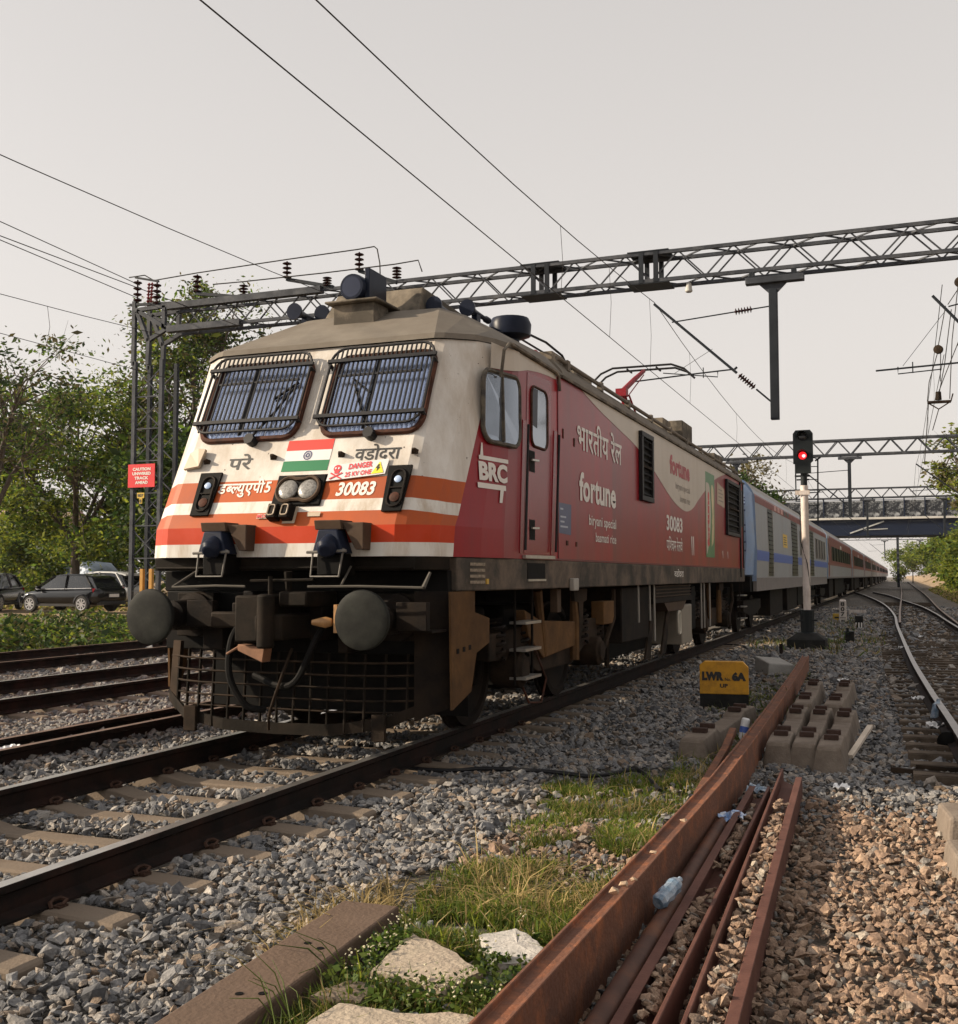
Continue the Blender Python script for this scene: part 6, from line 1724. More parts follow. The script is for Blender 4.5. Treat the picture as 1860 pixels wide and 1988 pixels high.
t = thing('rail_post', 'short rusty rail post standing before the signal base', 'post', (-2.35, 23.5, -0.25)); mb = MB(); mb.bar((-2.35, 23.4, -0.3), (-2.35, 23.4, 0.0), 0.07, 0.09); mb.build('post_stub', m_rside, t)

# ================================================================== ROAD BRIDGE
m_par = M('stained_parapet', (0.30, 0.315, 0.33), 0.85, var=0.25, scale=0.9, col2=(0.022, 0.025, 0.032), amt=0.60, dscale=1.6, soft=0.08, spec=0.12)
m_gird = M('blue_black_girder', (0.008, 0.014, 0.032), 0.6, var=0.15, scale=0.5, spec=0.12)
BY = 138.0
br = thing('road_bridge', 'concrete road overbridge with a stained parapet crossing above the tracks', 'bridge', (-6, BY, 0))
mb = MB(); mb.box(-20, 26, BY, BY + 9, 6.3, 8.25); mb.build('girder', m_gird, br)
mb = MB(); mb.box(-20, 26, BY - 0.5, BY + 9.5, 8.25, 8.5); mb.build('deck_edge', M('pale_kerb', (0.45, 0.44, 0.42), 0.8, var=0.2, scale=1), br)
xx = -20.0
srcp = None
while xx < 25.5:
    if srcp is None:
        mb = MB(); mb.box(xx, xx + 2.26, BY - 0.35, BY - 0.2, 8.5, 10.5); srcp = mb.build('parapet_panel', m_par, br, smooth=0); x00 = xx
        mb = MB(); mb.box(xx - 0.06, xx + 0.08, BY - 0.42, BY - 0.15, 8.5, 10.75); srcq = mb.build('parapet_post', m_gird, br, smooth=0)
    else: share(srcp, br, (xx - x00, 0, 0)); share(srcq, br, (xx - x00, 0, 0))
    xx += 2.3
for z in (10.6, 10.78):
    mb = MB(); mb.bar((-20, BY - 0.3, z), (26, BY - 0.3, z), 0.07, 0.07); mb.build('railing', m_gird, br, smooth=0)
mb = MB(); mb.box(-20, -11.5, BY + 0.5, BY + 8.5, -0.5, 6.3); mb.box(10, 26, BY + 0.5, BY + 8.5, -0.5, 6.3); mb.build('abutment', M('abutment_concrete', (0.2, 0.19, 0.17), 0.9, var=0.25, scale=0.6), br)
mb = MB(); mb.bar((-5.5, BY - 0.05, 6.6), (-1.6, BY - 0.05, 8.0), 0.2, 0.15); mb.bar((-3.9, BY - 0.05, 7.0), (-1.2, BY - 0.05, 7.1), 0.08, 0.1); mb.build('pipe_brace', M('pale_pipe', (0.35, 0.36, 0.36), 0.6), br)
# ================================================================== STEEL, SLEEPERS AND SLABS IN THE FOREGROUND
m_rust = M('orange_rust', (0.175, 0.068, 0.034), 0.85, var=0.3, scale=6, col2=(0.09, 0.037, 0.022), amt=0.5, dscale=3.0, soft=0.2, bump=0.35, bscale=45, col3=(0.27, 0.092, 0.034), amt3=0.28, dscale3=9, soft3=0.12)
m_rust2 = M('purple_brown_rust', (0.12, 0.055, 0.042), 0.7, var=0.2, scale=6, col2=(0.085, 0.038, 0.03), amt=0.4, dscale=4, bump=0.15, bscale=60, spec=0.15)
m_rustd = M('dark_pipe_rust', (0.075, 0.036, 0.026), 0.6, var=0.25, scale=6, col2=(0.15, 0.06, 0.03), amt=0.3, dscale=3, spec=0.15)
def sweep(prof_, pts, mat, parent, name, zoff=None):
    rings = []
    P = [Vector(p) for p in pts]
    for i, p in enumerate(P):
        d = (P[min(i + 1, len(P) - 1)] - P[max(i - 1, 0)]); d.z = 0; d.normalize()
        a = Vector((d.y, -d.x, 0))
        rings.append([p + a * u + Vector((0, 0, w)) for u, w in prof_])
    mb = MB(); mb.sections(rings)
    return mb.build(name, mat, parent, smooth=0, bevel=0.003, seg=1)
bmv = thing('rusty_steel_beam', 'long orange rusted steel channel with a tall side face running up the middle of the yard', 'steel beam', (-1.15, 2, -0.22))
CPROF = [(0.0, -0.27), (0.0, 0.012), (-0.015, 0.012), (-0.017, -0.012), (-0.096, -0.012), (-0.098, 0.010), (-0.113, 0.010), (-0.113, -0.028), (-0.014, -0.030), (-0.014, -0.25), (-0.113, -0.25), (-0.113, -0.27)]
sweep(CPROF, [(-1.165, 1.6, 0.045), (-1.15, 3.2, 0.045), (-1.13, 5, 0.045), (-1.125, 7.5, 0.045), (-1.165, 9.5, 0.045), (-1.23, 12, 0.045), (-1.36, 16, 0.04), (-1.50, 19.6, 0.03)], m_rust, bmv, 'channel')
st = thing('rail_offcut', 'short rusty offcut leaning on the left of the long rusted beam', 'rail offcut', (-1.45, 9, -0.2))
sweep([(0.03, -0.06), (0.03, 0.0), (-0.03, 0.0), (-0.03, -0.06)], [(-1.34, 7.6, -0.08), (-1.42, 9.4, -0.03), (-1.47, 10.2, 0.02)], m_rust, st, 'bar')
pp = thing('rusty_pipe', 'dark brown round pipe lying between the rusted beam and the channels', 'pipe', (-1.0, 3, -0.2))
mb = MB(); mb.tube([(-0.975, 1.8, -0.11), (-0.99, 3.5, -0.11), (-1.03, 5.2, -0.125), (-1.085, 7.1, -0.14)], 0.045, 16); mb.build('pipe', m_rustd, pp)
mb = MB(); mb.tube([(-1.04, 4.6, -0.15), (-1.01, 6.0, -0.13), (-1.0, 7.3, -0.14)], 0.014, 6); mb.build('thin_rod', m_dust, pp)
for nm, lab, La, Ra in (('steel_trough', 'left rusty steel trough half filled with tan stones', [(-0.90, 2.2), (-0.93, 3.73), (-1.02, 7.95)], [(-0.76, 2.2), (-0.80, 3.66), (-0.905, 8.0)]),
                        ('steel_trough', 'right rusty steel trough filled with tan stones beside the gravel', [(-0.66, 2.2), (-0.71, 3.7), (-0.885, 8.75)], [(-0.50, 2.2), (-0.565, 3.87), (-0.735, 8.45)])):
    t = thing(nm, lab, 'steel trough', (La[0][0], La[0][1], -0.2), group='rusty steel troughs')
    sweep([(0.012, -0.16), (0.012, -0.012), (0.03, -0.008), (0.03, 0.0), (-0.014, 0.0), (-0.014, -0.16)] if lab[0] == 'l' else [(0.009, -0.16), (0.009, 0.0), (-0.009, 0.0), (-0.009, -0.16)], [(x, y, -0.075) for x, y in La], m_rust2, t, 'trough_side')
    sweep([(0.009, -0.16), (0.009, 0.0), (-0.009, 0.0), (-0.009, -0.16)] if lab[0] == 'l' else [(0.024, -0.16), (0.024, 0.0), (-0.022, 0.0), (-0.022, -0.16)], [(x, y, -0.08) for x, y in Ra], m_rust2, t, 'trough_side')
    mb = MB()
    n = len(La)
    mb.add([(x, y, -0.165) for x, y in La] + [(x, y, -0.165) for x, y in Ra], [(i, i + 1, n + i + 1, n + i) for i in range(n - 1)]); mb.build('trough_floor', m_rust2, t, smooth=0, fixn=False)
# stones in the troughs and a few loose ones on the beam
r_ = random.Random(4)
pts, szs = [], []
def lerp2(P, y):
    return float(np.interp(y, [p[1] for p in P], [p[0] for p in P]))
for La, Ra, dens in (([(-0.90, 2.2), (-0.93, 3.73), (-1.02, 7.95)], [(-0.76, 2.2), (-0.80, 3.66), (-0.905, 8.0)], 0), ([(-0.66, 2.2), (-0.71, 3.7), (-0.885, 8.75)], [(-0.50, 2.2), (-0.565, 3.87), (-0.735, 8.45)], 1)):
    for i in range(1000):
        y = r_.uniform(2.4, 7.6)
        if dens == 0 and (0.5 + 0.5 * math.sin(y * 3.1)) * (1.15 if y < 6.2 else 0.5) < r_.random() * 0.9: continue
        if dens == 1 and y > 6.9 and r_.random() < 0.7: continue
        a, b = lerp2(La, y) + 0.03, lerp2(Ra, y) - 0.03
        k = 0.75 if dens == 0 else 0.9
        pts.append((a + (b - a) * (0.5 + (r_.random() - 0.5) * (1.0 if dens else 0.75)), y, -0.155 + r_.random() * 0.09 * k)); szs.append(r_.uniform(0.035, 0.065))
scatter('trough_stones', 'tan broken stones lying in the two rusty troughs', np.array(pts), np.array(szs), tan_ramp, seed=6)
m_loose = M('loose_stone_rock', (0.42, 0.30, 0.20), 0.85, var=0.3, scale=9, bump=0.3)
for y, dx, s_, lab in ((4.72, -0.035, 0.055, 'pinkish loose stone on top of the rusted beam, largest of the cluster'), (4.62, -0.05, 0.05, 'loose stone on the rusted beam just in front of the largest one'), (4.84, -0.02, 0.035, 'small flat loose stone on the beam behind the cluster'), (5.35, -0.04, 0.035, 'single loose stone on the rusted beam beyond the cluster'), (6.1, -0.03, 0.04, 'loose stone far up the rusted beam beside the grass')):
    ms_ = stone_mesh('loose_stone', int(y * 100), m_loose)
    o = bpy.data.objects.new('loose_stone', ms_); COL.objects.link(o); o.scale = (s_ * 1.2,) * 3; o.location = (-1.13 + dx, y, 0.045 + s_ * 0.33); o.rotation_euler = (0.2, 0.1, y * 7)
    tag(o, lab, 'stone', 'loose stones on the rusted beam')

# stacked sleepers
m_insert = M('rusty_insert', (0.05, 0.03, 0.024), 0.8, var=0.3, scale=15, spec=0.15)
def loose_sleeper(label, p, head, dz=0.0, group='concrete sleepers left beside the track', src=[None]):
    if src[0] is None:
        t = thing('concrete_sleeper', label, 'sleeper', p, head, group)
        mb = MB(); rings = []
        for x, hb, ht, zt in [(-1.375, 0.115, 0.075, 0.185), (-1.36, 0.125, 0.085, 0.21), (-1.0, 0.125, 0.085, 0.225), (-0.72, 0.12, 0.08, 0.225), (-0.55, 0.11, 0.075, 0.18), (0.55, 0.11, 0.075, 0.18), (0.72, 0.12, 0.08, 0.225), (1.0, 0.125, 0.085, 0.225), (1.36, 0.125, 0.085, 0.21), (1.375, 0.115, 0.075, 0.185)]:
            rings.append([(x, -hb, 0), (x, hb, 0), (x, ht, zt), (x, -ht, zt)])
        mb.sections(rings); mb.build('sleeper_body', m_conc2, t, local=True, smooth=0, bevel=0.012)
        for x in (-1.02, -0.70, 0.70, 1.02):
            mb = MB(); mb.box(x - 0.035, x + 0.035, -0.055, 0.055, 0.22, 0.262); mb.build('cast_insert', m_insert, t, local=True, smooth=0, bevel=0.006)
        src[0] = t
        t.scale = (1, 1.1, 1.12)
        return t
    c = copy_tree(src[0], p, head, label)
    c.scale = (1, 1.1 if 'lone' not in label else 1.22, 1.12)
    return c
Zg = -0.245
loose_sleeper('left one of the three stacked concrete sleepers nearest the camera', (-1.03, 11.0, Zg), R(90) + 0.015)
loose_sleeper('middle one of the three stacked concrete sleepers nearest the camera', (-0.80, 11.0, Zg), R(90) + 0.005)
loose_sleeper('right one of the three stacked concrete sleepers nearest the camera', (-0.57, 10.9, Zg), R(90) - 0.012)
loose_sleeper('left one of the two concrete sleepers behind the front three', (-1.06, 13.85, Zg + 0.02), R(90) + 0.02)
loose_sleeper('right one of the two concrete sleepers behind the front three', (-0.70, 13.85, Zg + 0.02), R(90) - 0.01)
loose_sleeper('lone concrete sleeper lying in front of the yellow marker board', (-1.70, 11.05, Zg - 0.02), R(90) - 0.04)
t = thing('concrete_block', 'grey broken concrete block behind the yellow marker board', 'concrete block', (-2.0, 18.8, -0.25), 0.5)
mb = MB(); mb.hexa([(-0.28, -0.40, 0), (0.24, -0.4, 0), (0.3, 0.4, 0), (-0.2, 0.4, 0), (-0.26, -0.38, 0.24), (0.2, -0.37, 0.2), (0.27, 0.38, 0.26), (-0.2, 0.37, 0.3)]); mb.build('block', M('grey_concrete', (0.30, 0.29, 0.27), 0.9, var=0.15, scale=7, bump=0.2), t, local=True, smooth=0, bevel=0.02)
# marker board
mk = thing('marker_board', 'yellow concrete marker board with black lettering and a black foot', 'marker board', (-2.05, 13.55, -0.25), 0.14)
m_mky = M('marker_yellow', (0.55, 0.27, 0.012), 0.65, var=0.12, scale=7, col2=(0.34, 0.16, 0.012), amt=0.3, dscale=8)
mb = MB(); mb.extrude([(-0.295, -0.07, 0.22), (0.295, -0.07, 0.22), (0.295, -0.07, 0.55), (0.23, -0.07, 0.62), (-0.23, -0.07, 0.62), (-0.295, -0.07, 0.57)], (0, 0.14, 0)); mb.build('board_head', m_mky, mk, local=True, smooth=0, bevel=0.008)
mb = MB(); mb.box(-0.293, 0.293, -0.068, 0.068, -0.1, 0.219); mb.build('board_foot', m_base, mk, local=True, smooth=0)
def mfr(x, z): return lambda a, b: (x + a, -0.0745, z + b)
lettering('LWR', mfr(-0.265, 0.385), 0.26, 0.11, m_letk, mk, 0.08, local=True)
lettering('No.', mfr(0.01, 0.385), 0.07, 0.04, m_letk, mk, 0.03, local=True)
lettering('6A', mfr(0.095, 0.385), 0.17, 0.11, m_letk, mk, 0.08, local=True)
lettering('UP', mfr(-0.05, 0.30), 0.095, 0.05, m_letk, mk, 0.04, local=True)
# brown coping beam and broken slabs at bottom centre
kb = thing('concrete_beam', 'brown weathered concrete beam with bolt holes at the bottom of the yard', 'concrete beam', (-2.3, 3.4, -0.25), 0.045)
m_kerb = M('brown_concrete', (0.115, 0.080, 0.060), 0.9, var=0.15, scale=5, col2=(0.11, 0.075, 0.055), amt=0.4, dscale=4, bump=0.3, bscale=50, spec=0.15)
mb = MB(); mb.box(-0.145, 0.145, -1.6, 1.22, -0.1, 0.135); mb.build('beam', m_kerb, kb, local=True, smooth=0, bevel=0.012)
for y, x in ((0.62, -0.02), (0.58, 0.06), (0.05, 0.0), (0.08, 0.08), (-0.5, -0.03)):
    mb = MB(); mb.lathe([(0, 0.016), (0.002, 0.016)], (x, y, 0.1355), (0, 0, 1), 10); mb.build('bolt_hole', m_black, kb, local=True)
m_slab = M('cream_broken_stone', (0.38, 0.32, 0.25), 0.9, var=0.15, scale=7, col2=(0.30, 0.24, 0.19), amt=0.35, dscale=6, bump=0.6, bscale=35, spec=0.15)
m_slab2 = M('white_broken_concrete', (0.43, 0.41, 0.38), 0.9, var=0.1, scale=7, col2=(0.36, 0.33, 0.30), amt=0.3, dscale=6, bump=0.5, bscale=40, spec=0.15)
def slab(label, P, mat, h=0.14, z=-0.135, seed=0):
    r = random.Random(seed)
    cx = sum(p[0] for p in P) / len(P); cy_ = sum(p[1] for p in P) / len(P)
    t = thing('broken_slab', label, 'broken slab', (cx, cy_, z - h))
    out = []
    for i in range(len(P)):
        a, b = Vector(P[i]), Vector(P[(i + 1) % len(P)])
        k = 5
        for j in range(k):
            p = a.lerp(b, j / k)
            out.append(p + Vector((r.uniform(-1, 1), r.uniform(-1, 1))) * (0.012 if j else 0.0))
    n = len(out)
    V_ = [(p.x, p.y, z - h) for p in out] + [(p.x, p.y, z + r.uniform(-0.006, 0.0)) for p in out]
    for f in (0.75, 0.45):
        V_ += [(cx + (p.x - cx) * f, cy_ + (p.y - cy_) * f, z + r.uniform(-0.003, 0.005)) for p in out]
    V_.append((cx, cy_, z + 0.006))
    F = []
    for lv in range(3):
        for i in range(n): F.append((lv * n + i, lv * n + (i + 1) % n, (lv + 1) * n + (i + 1) % n, (lv + 1) * n + i))
    for i in range(n): F.append((3 * n + i, 3 * n + (i + 1) % n, 4 * n))
    mb = MB(); mb.add(V_, F); mb.build('slab', mat, t, smooth=25)
slab('rough cream slab of broken stone in the weeds, middle one', [(-1.99, 3.89), (-2.02, 4.36), (-1.80, 4.24), (-1.57, 4.05), (-1.64, 3.84)], m_slab, seed=1)
slab('white broken concrete slab beside the rusted beam', [(-1.74, 4.44), (-1.62, 4.58), (-1.48, 4.46), (-1.33, 4.26), (-1.54, 4.14)], m_slab2, seed=2)
slab('large cream slab cut by the bottom edge of the view', [(-1.96, 3.1), (-1.95, 3.57), (-1.72, 3.56), (-1.50, 3.64), (-1.36, 3.60), (-1.30, 3.1)], m_slab, seed=3)
slab('small grey stone slab at the corner of the brown beam', [(-2.10, 3.62), (-2.05, 3.82), (-1.92, 3.80), (-1.90, 3.64)], m_conc, seed=4, z=-0.15)
for lab, x, y, s_ in (('pale concrete block at the right edge, farther one', 0.36, 7.55, 0.9), ('pale concrete block at the right edge, nearer one', 0.37, 6.62, 0.75)):
    t = thing('concrete_block', lab, 'concrete block', (x, y, -0.25), 0.1)
    mb = MB(); mb.hexa([(-0.16, -0.3, -0.1), (0.2, -0.3, -0.1), (0.2, 0.3, -0.1), (-0.16, 0.3, -0.1), (-0.13, -0.27, 0.22 * s_), (0.18, -0.27, 0.2 * s_), (0.18, 0.27, 0.22 * s_), (-0.13, 0.27, 0.2 * s_)]); mb.build('block', m_conc2, t, local=True, smooth=0, bevel=0.02)
# cables
def cable(label, P, r=0.018):
    t = thing('black_cable', label, 'cable', (P[0][0], P[0][1], -0.2))
    pts = [Vector((p.x, p.y, gzf(p.x, p.y) + 0.035 + 0.0)) for p in spline([(a, b) for a, b in P], 8)]
    mb = MB(); mb.tube(pts, r, 8); mb.build('cable', m_bar, t)
cable('black cable snaking over the ballast to the grass in mid yard', [(-3.95, 8.35), (-3.7, 8.33), (-3.23, 8.47), (-2.81, 8.52), (-2.55, 8.5), (-2.37, 8.46), (-2.22, 8.72), (-2.08, 8.86), (-1.98, 8.72), (-1.84, 8.42), (-1.72, 8.12)])
cable('black cable looping on the ballast beside the coaches', [(-4.0, 25.8), (-3.56, 25.6), (-3.15, 24.3), (-2.96, 22.6), (-3.1, 20.9), (-3.25, 19.5), (-3.4, 18.2)], 0.022)
# litter
m_clear = M('blue_tinted_plastic', (0.13, 0.20, 0.28), 0.12, var=0.35, scale=25, col2=(0.38, 0.42, 0.47), amt=0.4, dscale=18)
t = thing('plastic_bottle', 'crushed blue tinted plastic bottle wedged between pipe and trough', 'bottle', (-1.02, 4.98, -0.05), 0)
mb = MB(); mb.lathe([(0, 0.028), (0.02, 0.04), (0.05, 0.034), (0.08, 0.041), (0.12, 0.036), (0.15, 0.04), (0.18, 0.03), (0.2, 0.014), (0.215, 0.014)], (-1.05, 4.90, -0.055), (0.25, 0.75, 0.25), 10); mb.build('bottle_body', m_clear, t, smooth=0)
m_wlit = M('white_litter', (0.7, 0.7, 0.7), 0.5)
t = thing('drink_can', 'white and blue can lying beside the lone concrete sleeper', 'can', (-1.44, 10.8, -0.15)); mb = MB(); mb.lathe([(0, 0.035), (0.01, 0.042), (0.2, 0.042), (0.215, 0.03)], (-1.46, 10.75, -0.17), (0.15, 0.2, 0.9), 12); mb.build('can_body', m_wlit, t)
mb = MB(); mb.lathe([(0.07, 0.043), (0.13, 0.043)], (-1.46, 10.75, -0.17), (0.15, 0.2, 0.9), 12); mb.build('can_print', m_cblu, t)
def rag(label, x, y, z, s_, mat, seed):
    r = random.Random(seed)
    n = 6
    V_ = [(x + (i / n - 0.5) * s_ + r.uniform(-0.2, 0.2) * s_ / n, y + (j / n - 0.5) * s_ * 1.3 + r.uniform(-0.2, 0.2) * s_ / n, z + r.uniform(0, 0.38) * s_) for j in range(n + 1) for i in range(n + 1)]
    F = [(j * (n + 1) + i, j * (n + 1) + i + 1, (j + 1) * (n + 1) + i + 1, (j + 1) * (n + 1) + i) for j in range(n) for i in range(n)]
    mb = MB(); mb.add(V_, F); o = mb.build('litter_scrap', mat, None, smooth=0); tag(o, label, 'litter', 'litter scattered on the ballast')
m_blit = M('blue_plastic_bag', (0.12, 0.28, 0.6), 0.35, var=0.5, scale=20, col2=(0.65, 0.68, 0.72), amt=0.45, dscale=14)
rag('blue and white plastic bag caught beside the left trough', -1.02, 7.0, -0.12, 0.16, m_blit, 1)
rag('crumpled silvery wrapper at the far end of the left trough', -0.99, 8.1, -0.15, 0.15, m_clear, 2)
for i, (x, y, s_, lab) in enumerate(((-0.45, 8.79, 0.12, 'white paper scrap on tan gravel beyond the trough'), (0.33, 12.43, 0.2, 'white plastic scrap beside the right track'), (-0.49, 12.63, 0.1, 'tiny white scrap right of the stacked sleepers'), (0.19, 15.2, 0.16, 'white cup scrap near the rail of the right track'), (-0.85, 17.63, 0.16, 'white scrap on ballast beyond the stacked sleepers'), (-0.90, 12.5, 0.18, 'white paper tucked between the back stacked sleepers'), (0.05, 25.5, 0.22, 'white litter against the rail near the turnout'), (0.5, 30.5, 0.25, 'white litter between the turnout rails'), (-1.18, 10.2, 0.12, 'torn white scrap between beam and stacked sleepers'), (-7.35, 7.4, 0.15, 'white and blue scrap on ballast before the spare rails'))):
    rag(lab, x, y, gzf(x, y) + 0.02, s_, m_wlit, 10 + i)
t = thing('wood_stick', 'pale broken stick leaning right of the stacked sleepers', 'stick', (-0.42, 10.5, -0.2)); mb = MB(); mb.bar((-0.45, 10.3, -0.2), (-0.30, 11.3, -0.05), 0.05, 0.03); mb.build('stick', M('pale_wood', (0.55, 0.47, 0.38), 0.8), t)
t = thing('white_bottle', 'clear plastic bottle on ballast against the right rail', 'bottle', (0.36, 13.2, -0.2)); mb = MB(); mb.lathe([(0, 0.05), (0.16, 0.05), (0.2, 0.02), (0.23, 0.02)], (0.33, 13.1, -0.17), (0.2, 0.3, 0.9), 10); mb.build('bottle_body', m_clear, t)
t = thing('point_lever', 'dark iron rodding end beside the right track at the frame edge', 'point rodding', (0.45, 11.2, -0.2))
mb = MB(); mb.lathe([(-0.1, 0.03), (-0.08, 0.1), (0.08, 0.1), (0.1, 0.03)], (0.42, 11.25, -0.15), (0.4, 1, 0), 14); mb.build('roller', m_black, t)
mb = MB(); mb.bar((-0.1, 9.7, -0.19), (0.6, 9.5, -0.19), 0.04, 0.04); mb.bar((0.1, 9.95, -0.19), (0.6, 9.85, -0.19), 0.05, 0.03); mb.build('rod', m_dust, t)
# ================================================================== TREES, BUSHES, GRASS
L_mid = leaf_mat('leaf_mid_green', (0.088, 0.142, 0.022), 0.5)
L_yel = leaf_mat('leaf_yellow_green', (0.185, 0.215, 0.026), 0.55)
L_dark = leaf_mat('leaf_dark_green', (0.028, 0.055, 0.015), 0.35)
L_olive = leaf_mat('leaf_olive_brown', (0.105, 0.090, 0.036), 0.4)
L_dry = leaf_mat('straw', (0.36, 0.27, 0.12), 0.4)
L_grass = leaf_mat('grass_green', (0.095, 0.13, 0.025), 0.45)
L_far = leaf_mat('leaf_far_green', (0.10, 0.12, 0.045), 0.4)
m_bark = M('grey_brown_bark', (0.075, 0.058, 0.045), 0.9, var=0.3, scale=5, bump=0.3)
def leaves_mesh(name, C_, size, aspect, mats, weights, seed, droop=0.3, parent=None):
    """many separate leaf blades (folded quads) as one mesh"""
    r = np.random.default_rng(seed)
    n = len(C_)
    d = r.normal(0, 1, (n, 3)); d[:, 2] = d[:, 2] * 0.6 - droop
    d /= np.linalg.norm(d, axis=1)[:, None]
    q = r.normal(0, 1, (n, 3)); q = np.cross(d, q); q /= np.linalg.norm(q, axis=1)[:, None]
    s_ = size * np.exp(r.normal(0, 0.3, n))[:, None]
    a = d * s_ * 0.5; b = q * s_ * 0.5 * aspect
    V_ = np.stack([C_ - a, C_ + b, C_ + a, C_ - b], 1).reshape(-1, 3).astype(np.float32)
    me = bpy.data.meshes.new(name)
    me.vertices.add(4 * n); me.vertices.foreach_set('co', V_.ravel())
    me.loops.add(4 * n); me.loops.foreach_set('vertex_index', np.arange(4 * n, dtype=np.int32))
    me.polygons.add(n); me.polygons.foreach_set('loop_start', np.arange(0, 4 * n, 4, dtype=np.int32))
    for m_ in mats: me.materials.append(m_)
    me.polygons.foreach_set('material_index', r.choice(len(mats), n, p=np.array(weights) / sum(weights)).astype(np.int32))
    me.update(calc_edges=True)
    o = bpy.data.objects.new(name, me); COL.objects.link(o)
    if parent is not None: o.parent = parent
    return o
def tree(name, label, loc, h, rad, clusters=60, nleaf=14000, leaf=0.26, aspect=0.42, trunk=0.25, split=0.3, cr=0.9, mats=(L_mid, L_yel, L_dark), w=(5, 3, 3), seed=0, flat=0.85, base=0.25, group=None, lean=(0, 0), spread=0.35, bare=0.0, cat='tree'):
    r = random.Random(seed); nr = np.random.default_rng(seed)
    t = thing(name, label, cat, loc, group=group)
    mb = MB()
    top = Vector((lean[0], lean[1], h * split))
    ctr = Vector((lean[0] * 1.4, lean[1] * 1.4, h * (base + 1) / 2))
    hz = h * (1 - base) / 2
    mb.tube([(0, 0, -0.3), (lean[0] * 0.3, lean[1] * 0.3, h * split * 0.5), top], [trunk * 1.25, trunk, trunk * 0.85], 8)
    # main limbs
    limbs = []
    nl = 6
    for i in range(nl):
        a = 2 * math.pi * (i + r.uniform(-0.3, 0.3)) / nl
        e = ctr + Vector((math.cos(a) * rad * 0.55, math.sin(a) * rad * 0.55, hz * r.uniform(-0.2, 0.55)))
        m1 = top.lerp(e, 0.5) + Vector((r.uniform(-.3, .3), r.uniform(-.3, .3), 0.3))
        mb.tube([top, m1, e], [trunk * 0.5, trunk * 0.35, trunk * 0.18], 6)
        limbs.append((top, m1, e))
    limbs.append((top, top.lerp(ctr, 0.6), ctr + Vector((0, 0, hz * 0.8))))
    mb.tube(limbs[-1], [trunk * 0.6, trunk * 0.4, trunk * 0.15], 6)
    C_ = []
    cl = []
    for i in range(clusters):
        u = r.uniform(-0.95, 1); a = r.uniform(0, 2 * math.pi); k = r.uniform(0.35, 1.0) ** 0.6 * r.uniform(0.75, 1.08)
        q = math.sqrt(max(0, 1 - u * u))
        p = ctr + Vector((q * math.cos(a) * rad * k, q * math.sin(a) * rad * k, u * hz * k))
        cl.append(p)
        lb = min(limbs, key=lambda L: (L[1].lerp(L[2], 0.7) - p).length)
        st_ = lb[1].lerp(lb[2], r.uniform(0.1, 0.9))
        md = st_.lerp(p, 0.55) + Vector((r.uniform(-.3, .3), r.uniform(-.3, .3), r.uniform(-.1, .4)))
        mb.tube([st_, md, p], [trunk * 0.16, trunk * 0.10, trunk * 0.04], 4)
        for j in range(3):
            e = p + Vector((r.gauss(0, cr * 0.7), r.gauss(0, cr * 0.7), r.gauss(0, cr * 0.5)))
            mb.tube([md.lerp(p, 0.8), e], [trunk * 0.05, trunk * 0.02], 3)
    mb.build('trunk', m_bark, t, local=True)
    ks = nr.uniform(0.35, 1.6, clusters) * (nr.uniform(0, 1, clusters) > bare)
    ks = ks / ks.sum() * nleaf
    for p, k in zip(cl, ks):
        k = int(k)
        if k < 1: continue
        c_ = nr.uniform(0.65, 1.25) * cr
        q = nr.normal(0, 1, (k, 3)) * np.array([c_ * 0.62, c_ * 0.62, c_ * spread])
        C_.append(q + np.array(p))
    C_ = np.concatenate(C_)
    leaves_mesh('crown', C_, leaf, aspect, list(mats), w, seed + 1, parent=t)
    return t
tree('shade_tree', 'leaning tree with a dark trunk at the left edge behind the parked cars', (-31.6, 30.0, 0), 11.5, 4.4, clusters=70, nleaf=5200, leaf=0.20, trunk=0.24, split=0.22, mats=(L_mid, L_dark, L_olive), w=(4, 4, 3), seed=3, base=0.36, bare=0.3, cr=0.95)
tree('shade_tree', 'broad yellow green tree behind the black car', (-36.5, 40.5, 0), 11.2, 5.6, clusters=110, nleaf=36000, leaf=0.23, trunk=0.22, split=0.25, mats=(L_mid, L_yel, L_dark), w=(5, 6, 2.5), seed=5, base=0.16, cr=1.0)
tree('shade_tree', 'tall feathery tree rising behind the left gantry mast', (-30.6, 41.5, 0), 16.0, 3.9, clusters=130, nleaf=32000, leaf=0.22, trunk=0.26, split=0.35, mats=(L_mid, L_olive, L_dark, L_yel), w=(4, 3, 3, 1.5), seed=8, base=0.16, cr=0.8, spread=0.5)
tree('shade_tree', 'dense dark tree behind the locomotive front', (-33.0, 47.0, 0), 9.0, 5.5, clusters=80, nleaf=22000, leaf=0.32, mats=(L_dark, L_mid, L_yel), w=(6, 3, 1), seed=11, base=0.05, cr=1.0)
tree('dark_tree', 'dark bushy tree low beneath the tall tree by the mast', (-27.5, 38.0, 0), 8.0, 3.6, clusters=60, nleaf=15000, leaf=0.30, mats=(L_dark, L_mid, L_yel), w=(6, 3, 1), seed=12, base=0.06, cr=0.9)
tree('roadside_bush', 'bushy green tree low behind the black hatchback', (-43.5, 47.5, 0), 6.0, 3.4, clusters=60, nleaf=14000, leaf=0.26, mats=(L_mid, L_yel, L_dark), w=(4, 4, 2), seed=31, base=0.0, cr=0.8, trunk=0.12)
tree('roadside_bush', 'yellow green bushy tree before the low brown building', (-49, 50.5, 0), 5.2, 3.6, clusters=60, nleaf=13000, leaf=0.28, mats=(L_yel, L_mid, L_olive), w=(4, 4, 2), seed=32, base=0.0, cr=0.8, trunk=0.12)
